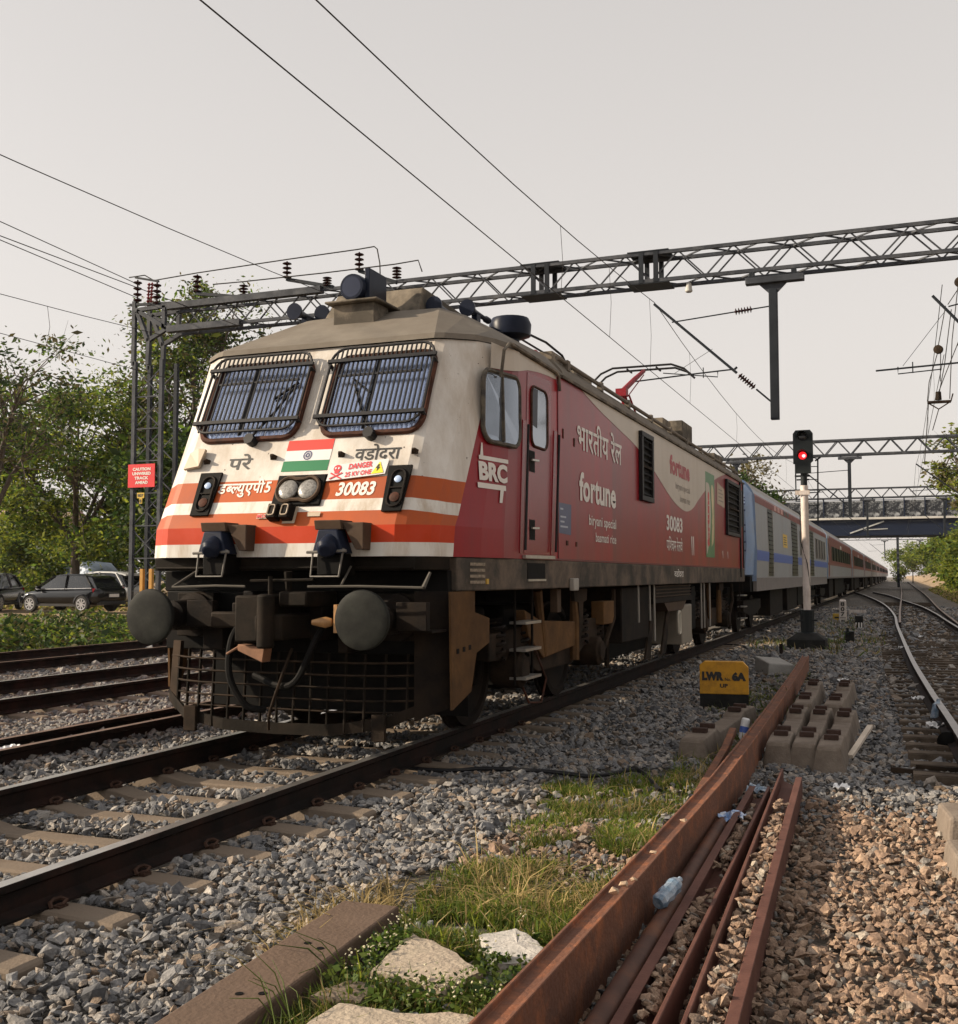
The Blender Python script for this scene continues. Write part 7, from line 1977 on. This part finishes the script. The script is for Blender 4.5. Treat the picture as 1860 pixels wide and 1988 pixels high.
tree('backdrop_tree', 'pale distant tree filling the gap at far left', (-66, 62, 0), 9.5, 6, clusters=60, nleaf=9000, leaf=0.4, mats=(L_far, L_olive), w=(3, 2), seed=14, base=0.1, cr=1.2)
tree('backdrop_tree', 'distant tree behind the pale blue tarpaulin', (-50, 66, 0), 8.5, 6.5, clusters=60, nleaf=11000, leaf=0.4, mats=(L_far, L_yel), w=(3, 2), seed=15, base=0.05, cr=1.2)
tree('coach_tree', 'dark green tree rising beyond the generator car roof', (-9.6, 76, 0), 9.2, 2.6, clusters=45, nleaf=9000, leaf=0.32, mats=(L_dark, L_mid), w=(3, 2), seed=20, base=0.15, cr=0.8)
tree('bare_tree', 'half bare tree standing beside the dark tree beyond the coaches', (-10.2, 80, 0), 10.4, 2.6, clusters=40, nleaf=1800, leaf=0.3, mats=(L_olive,), w=(1,), seed=21, base=0.3, cr=0.9)
tree('roadside_tree', 'yellow leaved tree overhanging the bridge at right', (5.2, 72, 1.5), 9.4, 4.0, clusters=55, nleaf=6500, leaf=0.30, mats=(L_olive, L_yel, L_mid), w=(4, 4, 2), seed=24, base=0.35, cr=0.8, bare=0.2)
for i, (x, y, h, rd, lab) in enumerate(((6.0, 74, 2.6, 1.3, 'leafy bush at the foot of the yellow leaved tree'), (11.2, 66, 4.6, 2.2, 'green bushy tree at the right edge of the view'), (5.4, 92, 4.0, 1.8, 'rounded green bush before the bridge abutment'), (9.0, 98, 7.0, 3.0, 'large bush in front of the bridge abutment'), (7.0, 120, 6.5, 3.2, 'green tree beneath the right end of the bridge'), (6.2, 165, 7.0, 3.6, 'rounded tree seen under the bridge, right of the track'), (8.5, 190, 9.0, 5.0, 'tall tree seen under the bridge at right'), (-14, 210, 8, 5, 'hazy tree at the vanishing end of the train'), (2.8, 260, 9, 6, 'hazy distant tree closing the track'), (8.5, 150, 11, 5, 'tall tree rising beyond the bridge at right'))):
    tree('trackside_bush' if h < 6 else 'trackside_tree', lab, (x, y, gzf(x, y) - 0.2), h, rd, clusters=50, nleaf=10000, leaf=0.24 + y * 0.0009, mats=(L_mid, L_yel, L_dark), w=(4, 4 if i % 2 else 7, 1), seed=40 + i, base=0.02, cr=0.75 + y * 0.002, trunk=0.12, cat='bush' if h < 6 else 'tree')
# undergrowth along the left tracks and the bank at the right: nobody could count it
def mass(name, label, xr, yr, n, leaf, mats, w, seed, hfun, keep=None, aspect=0.4, droop=-0.1):
    r = np.random.default_rng(seed)
    x = r.uniform(*xr, n); y = r.uniform(*yr, n)
    if keep is not None:
        k = keep(x, y); x, y = x[k], y[k]
    hh = hfun(x, y)
    z = gz(x, y) - 0.05 + hh * r.uniform(0, 1, x.size) ** 0.7
    o = leaves_mesh(name, np.stack([x, y, z], 1), leaf, aspect, list(mats), w, seed, droop=droop)
    return tag(o, label, kind='stuff')
mass('undergrowth', 'low green weeds and creepers between the left tracks and the parking ground', (-20.5, -15.9), (9, 34), 52000, 0.13, (L_mid, L_yel, L_dark, L_olive), (4, 1.5, 5, 2.5), 61, lambda x, y: 0.10 + 0.68 * vnoise(x * 0.7, y * 0.7, 4) * np.clip((-15.7 - x) / 1.5, 0.15, 1))
mass('bank_undergrowth', 'dry grass and low weeds on the right hand bank', (3.0, 14), (30, 130), 60000, 0.26, (L_dry, L_olive, L_mid, L_yel), (6, 3, 2, 3), 62, lambda x, y: 0.15 + 1.1 * vnoise(x * 0.5, y * 0.3, 7) * np.clip((x - 2.9) / 2.0, 0.1, 1))
mass('parking_weeds', 'dry leaf litter and weeds below the trees behind the cars', (-60, -26), (36, 52), 15000, 0.25, (L_olive, L_dry, L_yel), (3, 2, 2), 63, lambda x, y: 0.1 + 0.9 * vnoise(x * 0.4, y * 0.4, 9) * (y > 42))
# ---- grass: blades in tufts
def grass(name, label, zone, n, hgt, mats, w, seed, lean=0.5, wid=0.0045):
    r = np.random.default_rng(seed)
    x, y = zone(r, n)
    n = len(x)
    z = gz(x, y) - 0.03
    h = hgt * np.exp(r.normal(0, 0.35, n))
    a = r.uniform(0, 2 * math.pi, n); b = r.uniform(0, lean, n)
    d = np.stack([np.cos(a) * b, np.sin(a) * b, np.ones(n)], 1)
    B = np.stack([x, y, z], 1)
    a2 = r.uniform(0, 2 * math.pi, n); q = np.stack([np.cos(a2), np.sin(a2), np.zeros(n)], 1) * wid * np.exp(r.normal(0, 0.3, n))[:, None]
    m1 = B + d * (h * 0.55)[:, None]
    tip = B + d * h[:, None] + np.stack([np.cos(a) * b * h * 0.5, np.sin(a) * b * h * 0.5, -b * h * 0.25], 1)
    V_ = np.stack([B - q, B + q, m1 + q * 0.8, m1 - q * 0.8, tip], 1).reshape(-1, 3)
    i = np.arange(n) * 5
    F = np.concatenate([np.stack([i, i + 1, i + 2, i + 3], 1).reshape(-1), np.stack([i + 3, i + 2, i + 4], 1).reshape(-1)]).astype(np.int32)
    me = bpy.data.meshes.new(name)
    me.vertices.add(5 * n); me.vertices.foreach_set('co', V_.astype(np.float32).ravel())
    me.loops.add(7 * n); me.loops.foreach_set('vertex_index', F)
    me.polygons.add(2 * n); me.polygons.foreach_set('loop_start', np.concatenate([np.arange(n) * 4, 4 * n + np.arange(n) * 3]).astype(np.int32))
    for m_ in mats: me.materials.append(m_)
    mi = r.choice(len(mats), n, p=np.array(w) / sum(w)).astype(np.int32)
    me.polygons.foreach_set('material_index', np.concatenate([mi, mi]))
    me.update(calc_edges=True)
    o = bpy.data.objects.new(name, me); COL.objects.link(o)
    return tag(o, label, kind='stuff')
def blobs(centres, thr=0.0, fr=3.0):
    def f(r, n):
        xs_, ys_ = [], []
        tot = sum(c[4] for c in centres)
        for cx, cy_, rx, ry, wgt in centres:
            k = int(n * wgt / tot)
            a = r.uniform(0, 2 * math.pi, k); q = np.sqrt(r.uniform(0, 1, k))
            xs_.append(cx + np.cos(a) * q * rx); ys_.append(cy_ + np.sin(a) * q * ry)
        x, y = np.concatenate(xs_), np.concatenate(ys_)
        k = vnoise(x * fr, y * fr, 8) > thr * r.uniform(0.5, 1.5, x.size)
        x, y = x[k], y[k]
        k = ~((x > -1.24) & (x < -1.0)) & ~((x > -2.46) & (x < -2.14) & (y < 4.62))
        for cx, cy_, rx, ry in ((-1.80, 4.08, 0.20, 0.20), (-1.53, 4.36, 0.14, 0.14), (-1.65, 3.3, 0.27, 0.28)):
            k &= ((x - cx) / rx) ** 2 + ((y - cy_) / ry) ** 2 > 1
        return x[k], y[k]
    return f
grass('green_grass', 'fresh green grass growing along the left of the rusted beam', blobs([(-1.95, 7.9, 0.65, 0.75, 5), (-1.55, 6.9, 0.28, 0.7, 3), (-1.8, 5.35, 0.6, 0.6, 4), (-1.8, 4.7, 0.45, 0.4, 4.5), (-1.45, 4.9, 0.22, 0.7, 2), (-1.75, 3.75, 0.35, 0.25, 3), (-2.0, 4.55, 0.25, 0.3, 2), (-2.15, 6.6, 0.25, 0.5, 1.2), (-1.6, 10.2, 0.3, 1.8, 1.5), (-1.8, 14.5, 0.5, 2.2, 2.0), (-1.75, 18.0, 0.4, 2, 1.2), (-2.05, 3.5, 0.12, 0.4, 1.2)], 0.42), 130000, 0.06, (L_grass, L_yel, L_mid, L_dry), (5, 2.5, 3, 2), 71, lean=0.9, wid=0.0042)
grass('dry_grass', 'dry straw coloured grass lying over the stones', blobs([(-1.60, 5.5, 0.35, 0.6, 4), (-1.9, 7.6, 0.5, 0.3, 1.5), (-2.5, 4.75, 0.16, 0.5, 2), (-2.45, 4.2, 0.10, 0.6, 1.5), (-1.95, 5.3, 0.4, 0.4, 2), (-1.5, 8.6, 0.2, 0.6, 1)], 0.55), 5200, 0.12, (L_dry, L_olive), (4, 1), 72, lean=2.2, wid=0.0038)
grass('track_weeds', 'thin weeds between stacked sleepers and right hand ballast', blobs([(-1.3, 12.5, 0.35, 2.5, 1), (-2.2, 26, 1.2, 2.0, 2), (-1.5, 31, 1.2, 4, 2), (-0.9, 26, 0.6, 4, 1.5), (-1.8, 38, 0.9, 5, 2)], 0.55, 1.5), 5000, 0.14, (L_olive, L_mid, L_dry), (3, 3, 2), 73, lean=1.0, wid=0.012)
# broad weeds and small cream flowers round the slabs
def zone_pts(r, n, cs): return blobs(cs, 0.40, 4.0)(r, n)
r9 = np.random.default_rng(77)
x, y = zone_pts(r9, 5200, [(-2.12, 4.55, 0.2, 0.35, 2), (-1.95, 4.72, 0.3, 0.25, 2), (-1.68, 4.35, 0.22, 0.35, 2), (-1.72, 3.78, 0.35, 0.15, 2), (-2.07, 4.05, 0.10, 0.35, 1.5), (-1.5, 3.95, 0.14, 0.3, 1)])
tag(leaves_mesh('broad_weeds', np.stack([x, y, gz(x, y) + r9.uniform(0, 0.10, x.size)], 1), 0.026, 0.6, [L_mid, L_grass, L_dark], (3, 3, 2), 78, droop=-0.1), 'broad leaved weeds around the broken slabs', kind='stuff')
x, y = zone_pts(r9, 900, [(-2.1, 4.6, 0.2, 0.3, 3), (-1.92, 4.75, 0.28, 0.22, 3), (-1.66, 4.38, 0.18, 0.28, 2), (-2.05, 4.1, 0.08, 0.3, 1), (-1.65, 3.78, 0.3, 0.12, 1.3)])
scatter('cream_flowers', 'tiny cream flower heads among the weeds by the slabs', np.stack([x, y, gz(x, y) + r9.uniform(0.07, 0.14, x.size)], 1), r9.uniform(0.010, 0.016, x.size), [(0.0, (0.45, 0.42, 0.26)), (0.5, (0.6, 0.56, 0.38)), (1.0, (0.68, 0.66, 0.5))], seed=9)
# tall grass stems leaning in at the bottom
gs = thing('grass_tuft', 'tall thin grass stems leaning over the brown beam', 'grass tuft', (-2.08, 3.62, -0.2))
rr = random.Random(5)
mb = MB()
for i in range(16):
    a = rr.uniform(2.2, 3.9) if i < 10 else rr.uniform(0, 6.28); l = rr.uniform(0.15, 0.42)
    p0 = Vector((-2.07 + rr.uniform(-0.04, 0.08), 3.6 + rr.uniform(-0.3, 0.3), -0.2)); e = p0 + Vector((math.cos(a) * l, math.sin(a) * l * 0.6, rr.uniform(0.10, 0.24)))
    mb.tube([p0, p0.lerp(e, 0.5) + Vector((0, 0, 0.06)), e], [0.0026, 0.0022, 0.001], 4)
mb.build('stems', L_grass, gs)['kind'] = 'stuff'

# ================================================================== CARS AND BUILDINGS AT LEFT
m_tyre = M('tyre_rubber', (0.015, 0.015, 0.016), 0.8)
m_rim = M('alloy_rim', (0.45, 0.45, 0.46), 0.3, metal=0.7)
m_cglass = M('car_glass', (0.012, 0.014, 0.018), 0.08, spec=0.4)
m_tail = M('tail_lamp_red', (0.42, 0.01, 0.02), 0.2)
m_head = M('head_lamp_glass', (0.55, 0.57, 0.6), 0.1, metal=0.4)
def car(label, loc, head, paint, h=1.48, L=4.2, W_=1.76, suv=0.0, lower=None):
    """front at +x; body skinned from cross sections so hood, cabin and tail run into one another"""
    t = thing('parked_car', label, 'car', loc, head, 'cars parked under the trees')
    hw = W_ / 2
    zb = 0.24 + suv * 0.06
    sill = 0.90 + suv * 0.08
    st_ = [(-2.10, 0.42, 0.74, 0.80, 0.86), (-2.02, 0.30, 0.80, 0.86, 0.97), (-1.5, zb, 0.86, hw * 1.0, sill + 0.06), (-0.8, zb, 0.88, hw, sill + 0.02), (0.2, zb, 0.88, hw, sill), (0.9, zb, 0.87, hw, sill - 0.02), (1.35, zb, 0.84, hw * 0.98, sill - 0.07), (1.85, 0.26, 0.78, hw * 0.92, sill - 0.17), (2.08, 0.34, 0.66, hw * 0.78, sill - 0.30)]
    rings = []
    for x, z0, zm, w_, zt in st_:
        zm = (z0 + zt) / 2
        rings.append([(x, -w_ * 0.93, z0), (x, -w_, zm - 0.08), (x, -w_ * 0.99, zm + 0.12), (x, -w_ * 0.93, zt), (x, -w_ * 0.5, zt + 0.035), (x, w_ * 0.5, zt + 0.035), (x, w_ * 0.93, zt), (x, w_ * 0.99, zm + 0.12), (x, w_, zm - 0.08), (x, w_ * 0.93, z0)])
    mb = MB(); mb.sections(rings)
    body = mb.build('body', paint, t, local=True, smooth=50)
    sub = body.modifiers.new('round', 'SUBSURF'); sub.levels = 1; sub.render_levels = 2
    mb = MB()                                      # cabin: glass house with painted roof
    cab = [(-1.95, 0.93, 0.62), (-1.55, h - 0.10, 0.56), (-1.0, h - 0.015, 0.58), (-0.2, h, 0.60), (0.25, h - 0.06, 0.58), (1.12, sill - 0.03, 0.70)]
    low_z = sill - 0.02
    rg = []
    for x, z, k in cab:
        tw = hw * (0.90 - 0.24 * (z - low_z) / (h - low_z))
        rg.append([(x, -hw * 0.90, low_z), (x, -tw, z - 0.03), (x, -tw * 0.85, z), (x, tw * 0.85, z), (x, tw, z - 0.03), (x, hw * 0.90, low_z)])
    mb.sections(rg)
    mb.build('cabin_glass', m_cglass, t, local=True, smooth=40)
    mb = MB()
    rf = []
    for x, z in ((-1.72, h - 0.13), (-1.55, h - 0.085), (-1.0, h), (-0.2, h + 0.015), (0.3, h - 0.055)):
        tw = hw * 0.68
        rf.append([(x, -tw, z - 0.05), (x, -tw * 0.9, z + 0.012), (x, tw * 0.9, z + 0.012), (x, tw, z - 0.05)])
    mb.sections(rf); mb.build('roof_panel', paint, t, local=True, smooth=40)
    for s_ in (-1, 1):
        for xa, za, xb, zb_ in ((0.28, h - 0.06, 1.12, sill), (-0.35, h - 0.03, -0.42, sill), (-1.25, h - 0.06, -1.75, sill + 0.04)):
            mb = MB(); mb.bar((xa, s_ * (hw * 0.68), za), (xb, s_ * hw * 0.91, zb_), 0.07, 0.05); mb.build('pillar', paint, t, local=True)
        mb = MB(); mb.tube([(-1.75, s_ * hw * 0.915, sill + 0.05), (-0.4, s_ * hw * 0.925, sill + 0.02), (1.05, s_ * hw * 0.92, sill)], 0.012, 5); mb.build('window_trim', m_rim, t, local=True)
        mb = MB(); mb.hexa([(0.75, s_ * hw * 0.95, sill), (0.9, s_ * hw * 0.95, sill), (0.9, s_ * (hw + 0.16), sill + 0.02), (0.75, s_ * (hw + 0.18), sill + 0.02), (0.75, s_ * hw * 0.95, sill + 0.1), (0.88, s_ * hw * 0.95, sill + 0.1), (0.86, s_ * (hw + 0.16), sill + 0.13), (0.75, s_ * (hw + 0.18), sill + 0.13)]); mb.build('mirror', paint, t, local=True, bevel=0.02)
        for x in (-1.28, 1.28):
            mb = MB(); mb.lathe([(0, 0.20), (0.01, 0.30), (0.05, 0.325), (0.16, 0.325), (0.19, 0.30), (0.19, 0.22)], (x, s_ * (hw - 0.18), 0.325), (0, s_, 0), 24)
            wh = mb.build('wheel', m_tyre, t, local=True, smooth=40)
            mb = MB(); mb.lathe([(0.0, 0.07), (0.02, 0.06)], (x, s_ * (hw + 0.0), 0.325), (0, s_, 0), 12)
            for i in range(8):
                a = 2 * math.pi * i / 8
                mb.bar((x + 0.05 * math.cos(a), s_ * (hw + 0.012), 0.325 + 0.05 * math.sin(a)), (x + 0.205 * math.cos(a + 0.15), s_ * (hw + 0.012), 0.325 + 0.205 * math.sin(a + 0.15)), 0.045, 0.02, up=(0, 1, 0))
            mb.tube([(x + 0.215 * math.cos(2 * math.pi * i / 20), s_ * (hw + 0.01), 0.325 + 0.215 * math.sin(2 * math.pi * i / 20)) for i in range(20)], 0.016, 5, closed=True)
            mb.build('rim', m_rim, wh, local=True)
            mb = MB(); n = 14
            arc = [(x + 0.37 * math.cos(math.pi * i / n), s_ * hw * 0.995, 0.325 + 0.37 * math.sin(math.pi * i / n)) for i in range(n + 1)]
            mb.tube(arc, 0.03, 6); mb.build('wheel_arch', lower or paint, t, local=True)
        mb = MB(); mb.hexa([(-2.06, s_ * 0.5, 0.80), (-1.80, s_ * hw * 0.985, 0.80), (-1.80, s_ * hw * 0.99, 0.84), (-2.08, s_ * 0.5, 0.84), (-2.04, s_ * 0.5, 0.90), (-1.78, s_ * hw * 0.97, 0.92), (-1.78, s_ * hw * 0.98, 0.94), (-2.05, s_ * 0.5, 0.93)]); mb.build('tail_lamp', m_tail, t, local=True)
        mb = MB(); mb.hexa([(2.0, s_ * 0.42, 0.60), (1.78, s_ * hw * 0.94, 0.62), (1.75, s_ * hw * 0.95, 0.64), (2.03, s_ * 0.42, 0.62), (1.96, s_ * 0.42, 0.68), (1.70, s_ * hw * 0.92, 0.73), (1.68, s_ * hw * 0.93, 0.75), (1.98, s_ * 0.42, 0.70)]); mb.build('head_lamp', m_head, t, local=True)
        mb = MB(); mb.box(-1.0, 1.0, s_ * hw * 0.94, s_ * hw * 0.97, 0.24, 0.34); mb.build('side_sill', lower or m_tyre, t, local=True)
    mb = MB(); mb.box(-2.125, -2.10, -0.27, 0.27, 0.60, 0.72); npl = mb.build('number_plate', m_letw, t, local=True, smooth=0)
    mb = MB(); mb.box(2.09, 2.115, -0.27, 0.27, 0.42, 0.53); mb.build('number_plate', m_letw, t, local=True, smooth=0)
    mb = MB(); mb.box(1.97, 2.10, -0.5, 0.5, 0.56, 0.66); mb.build('grille', m_tyre, t, local=True, bevel=0.01)
    for z in (0.585, 0.63):
        mb = MB(); mb.tube([(2.10, -0.5, z + 0.02), (2.115, -0.2, z), (2.115, 0.2, z), (2.10, 0.5, z + 0.02)], 0.01, 5); mb.build('grille_bar', m_rim, t, local=True)
    mb = MB(); mb.box(-2.12, -1.9, -hw * 0.8, hw * 0.8, 0.30, 0.44); mb.build('bumper', lower or m_tyre, t, local=True, bevel=0.03)
    mb = MB(); mb.tube([(-1.25, 0, h), (-1.42, 0, h + 0.10)], 0.01, 5); mb.build('aerial', m_tyre, t, local=True)
    return t
p_blk = M('black_car_paint', (0.004, 0.0045, 0.006), 0.08, spec=0.45, var=0.1)
p_wht = M('white_car_paint', (0.60, 0.61, 0.62), 0.25, var=0.05)
p_gry = M('dark_grey_car_paint', (0.06, 0.065, 0.075), 0.25, metal=0.4, var=0.1)
car('black hatchback with alloy wheels parked tail towards the tracks', (-30.75, 33.95, 0.0), math.pi, p_blk)
car('white compact car with dark lower trim behind the black hatchback', (-33.3, 38.6, 0.0), math.pi + 0.05, p_wht, h=1.60, suv=1.0, lower=m_tyre)
car('dark grey car facing the camera at the left edge of the view', (-35.0, 33.9, 0.0), R(-62), p_gry, h=1.52)
tp = thing('covered_vehicle', 'vehicle under a pale blue tarpaulin behind the black hatchback', 'covered vehicle', (-41.0, 46.5, 0.0), -0.4)
mb = MB(); rg = []
for x, h_ in ((-2.2, 0.9), (-1.9, 1.75), (-1.2, 2.15), (0, 2.25), (1.2, 2.18), (1.9, 1.8), (2.3, 0.95)):
    rg.append([(x * 1.05, -1.0, 0.0), (x, -0.98, h_ * 0.7), (x, -0.7, h_ * 0.97), (x, 0, h_), (x, 0.7, h_ * 0.97), (x, 0.98, h_ * 0.7), (x * 1.05, 1.0, 0.0)])
mb.sections(rg); o_ = mb.build('tarpaulin', M('pale_blue_tarpaulin', (0.36, 0.44, 0.58), 0.6, var=0.15, scale=3, col2=(0.24, 0.3, 0.42), amt=0.3, bump=0.4, bscale=4), tp, local=True, smooth=50)
hu = thing('low_building', 'low brown walled building at far left behind the parked cars', 'building', (-58, 58, 0))
m_wallb = M('brown_stained_wall', (0.14, 0.112, 0.095), 0.9, var=0.2, scale=1.2, col2=(0.11, 0.09, 0.08), amt=0.4, dscale=1.5, bump=0.1)
mb = MB(); mb.box(-78, -52.5, 57, 62, -0.3, 2.9); mb.build('wall', m_wallb, hu)
mb = MB(); mb.hexa([(-78.4, 56.5, 2.9), (-52.1, 56.5, 2.9), (-52.1, 62.5, 2.9), (-78.4, 62.5, 2.9), (-78.2, 59, 4.0), (-52.3, 59, 4.0), (-52.3, 60, 4.0), (-78.2, 60, 4.0)]); mb.build('roof', M('grey_sheet_roof', (0.30, 0.29, 0.28), 0.7, var=0.15), hu, smooth=0)
mb = MB(); mb.box(-78, -52, 54, 54.2, -0.3, 1.1); o_ = mb.build('dark_wall', M('dark_boundary_wall', (0.06, 0.055, 0.05), 0.9, var=0.3), None); tag(o_, 'low dark boundary wall in front of the brown building', 'wall')
h2 = thing('house', 'pink roofed house half hidden by trees at far left', 'house', (-72, 74, 0))
mb = MB(); mb.box(-84, -68, 72, 78, -0.3, 5.2); mb.build('wall', M('grey_plaster', (0.36, 0.34, 0.33), 0.9, var=0.12), h2)
mb = MB(); mb.extrude([(-84.6, 71.4, 5.2), (-84.6, 78.6, 5.2), (-84.6, 75, 7.4)], (17.2, 0, 0)); mb.build('roof', M('pink_tile_roof', (0.30, 0.20, 0.175), 0.8, var=0.15), h2, smooth=0)
for x in (-80, -76, -72):
    mb = MB(); mb.box(x, x + 1.4, 71.96, 71.99, 2.2, 3.9); w_ = mb.build('window', m_cwin, h2, smooth=0)
    mb = MB(); mb.tube([(x, 71.95, 2.2), (x + 1.4, 71.95, 2.2), (x + 1.4, 71.95, 3.9), (x, 71.95, 3.9)], 0.05, 4, closed=True); mb.build('window_frame', m_letw, w_)

# ================================================================== HAZE
mb = MB(); mb.box(-720, 720, -310, 1320, -1.6, 18.5)
hz = mb.build('haze', [], None, smooth=0)
hm = bpy.data.materials.new('air'); hm.use_nodes = True
hn = hm.node_tree.nodes; hn.remove(hn['Principled BSDF'])
pv = hn.new('ShaderNodeVolumePrincipled'); pv.inputs['Color'].default_value = (0.96, 0.94, 0.92, 1); pv.inputs['Density'].default_value = 0.00012; pv.inputs['Anisotropy'].default_value = 0.2
hm.node_tree.links.new(pv.outputs[0], hn['Material Output'].inputs['Volume'])
hz.data.materials.append(hm)
tag(hz, 'thin evening haze over the railway yard', kind='stuff')
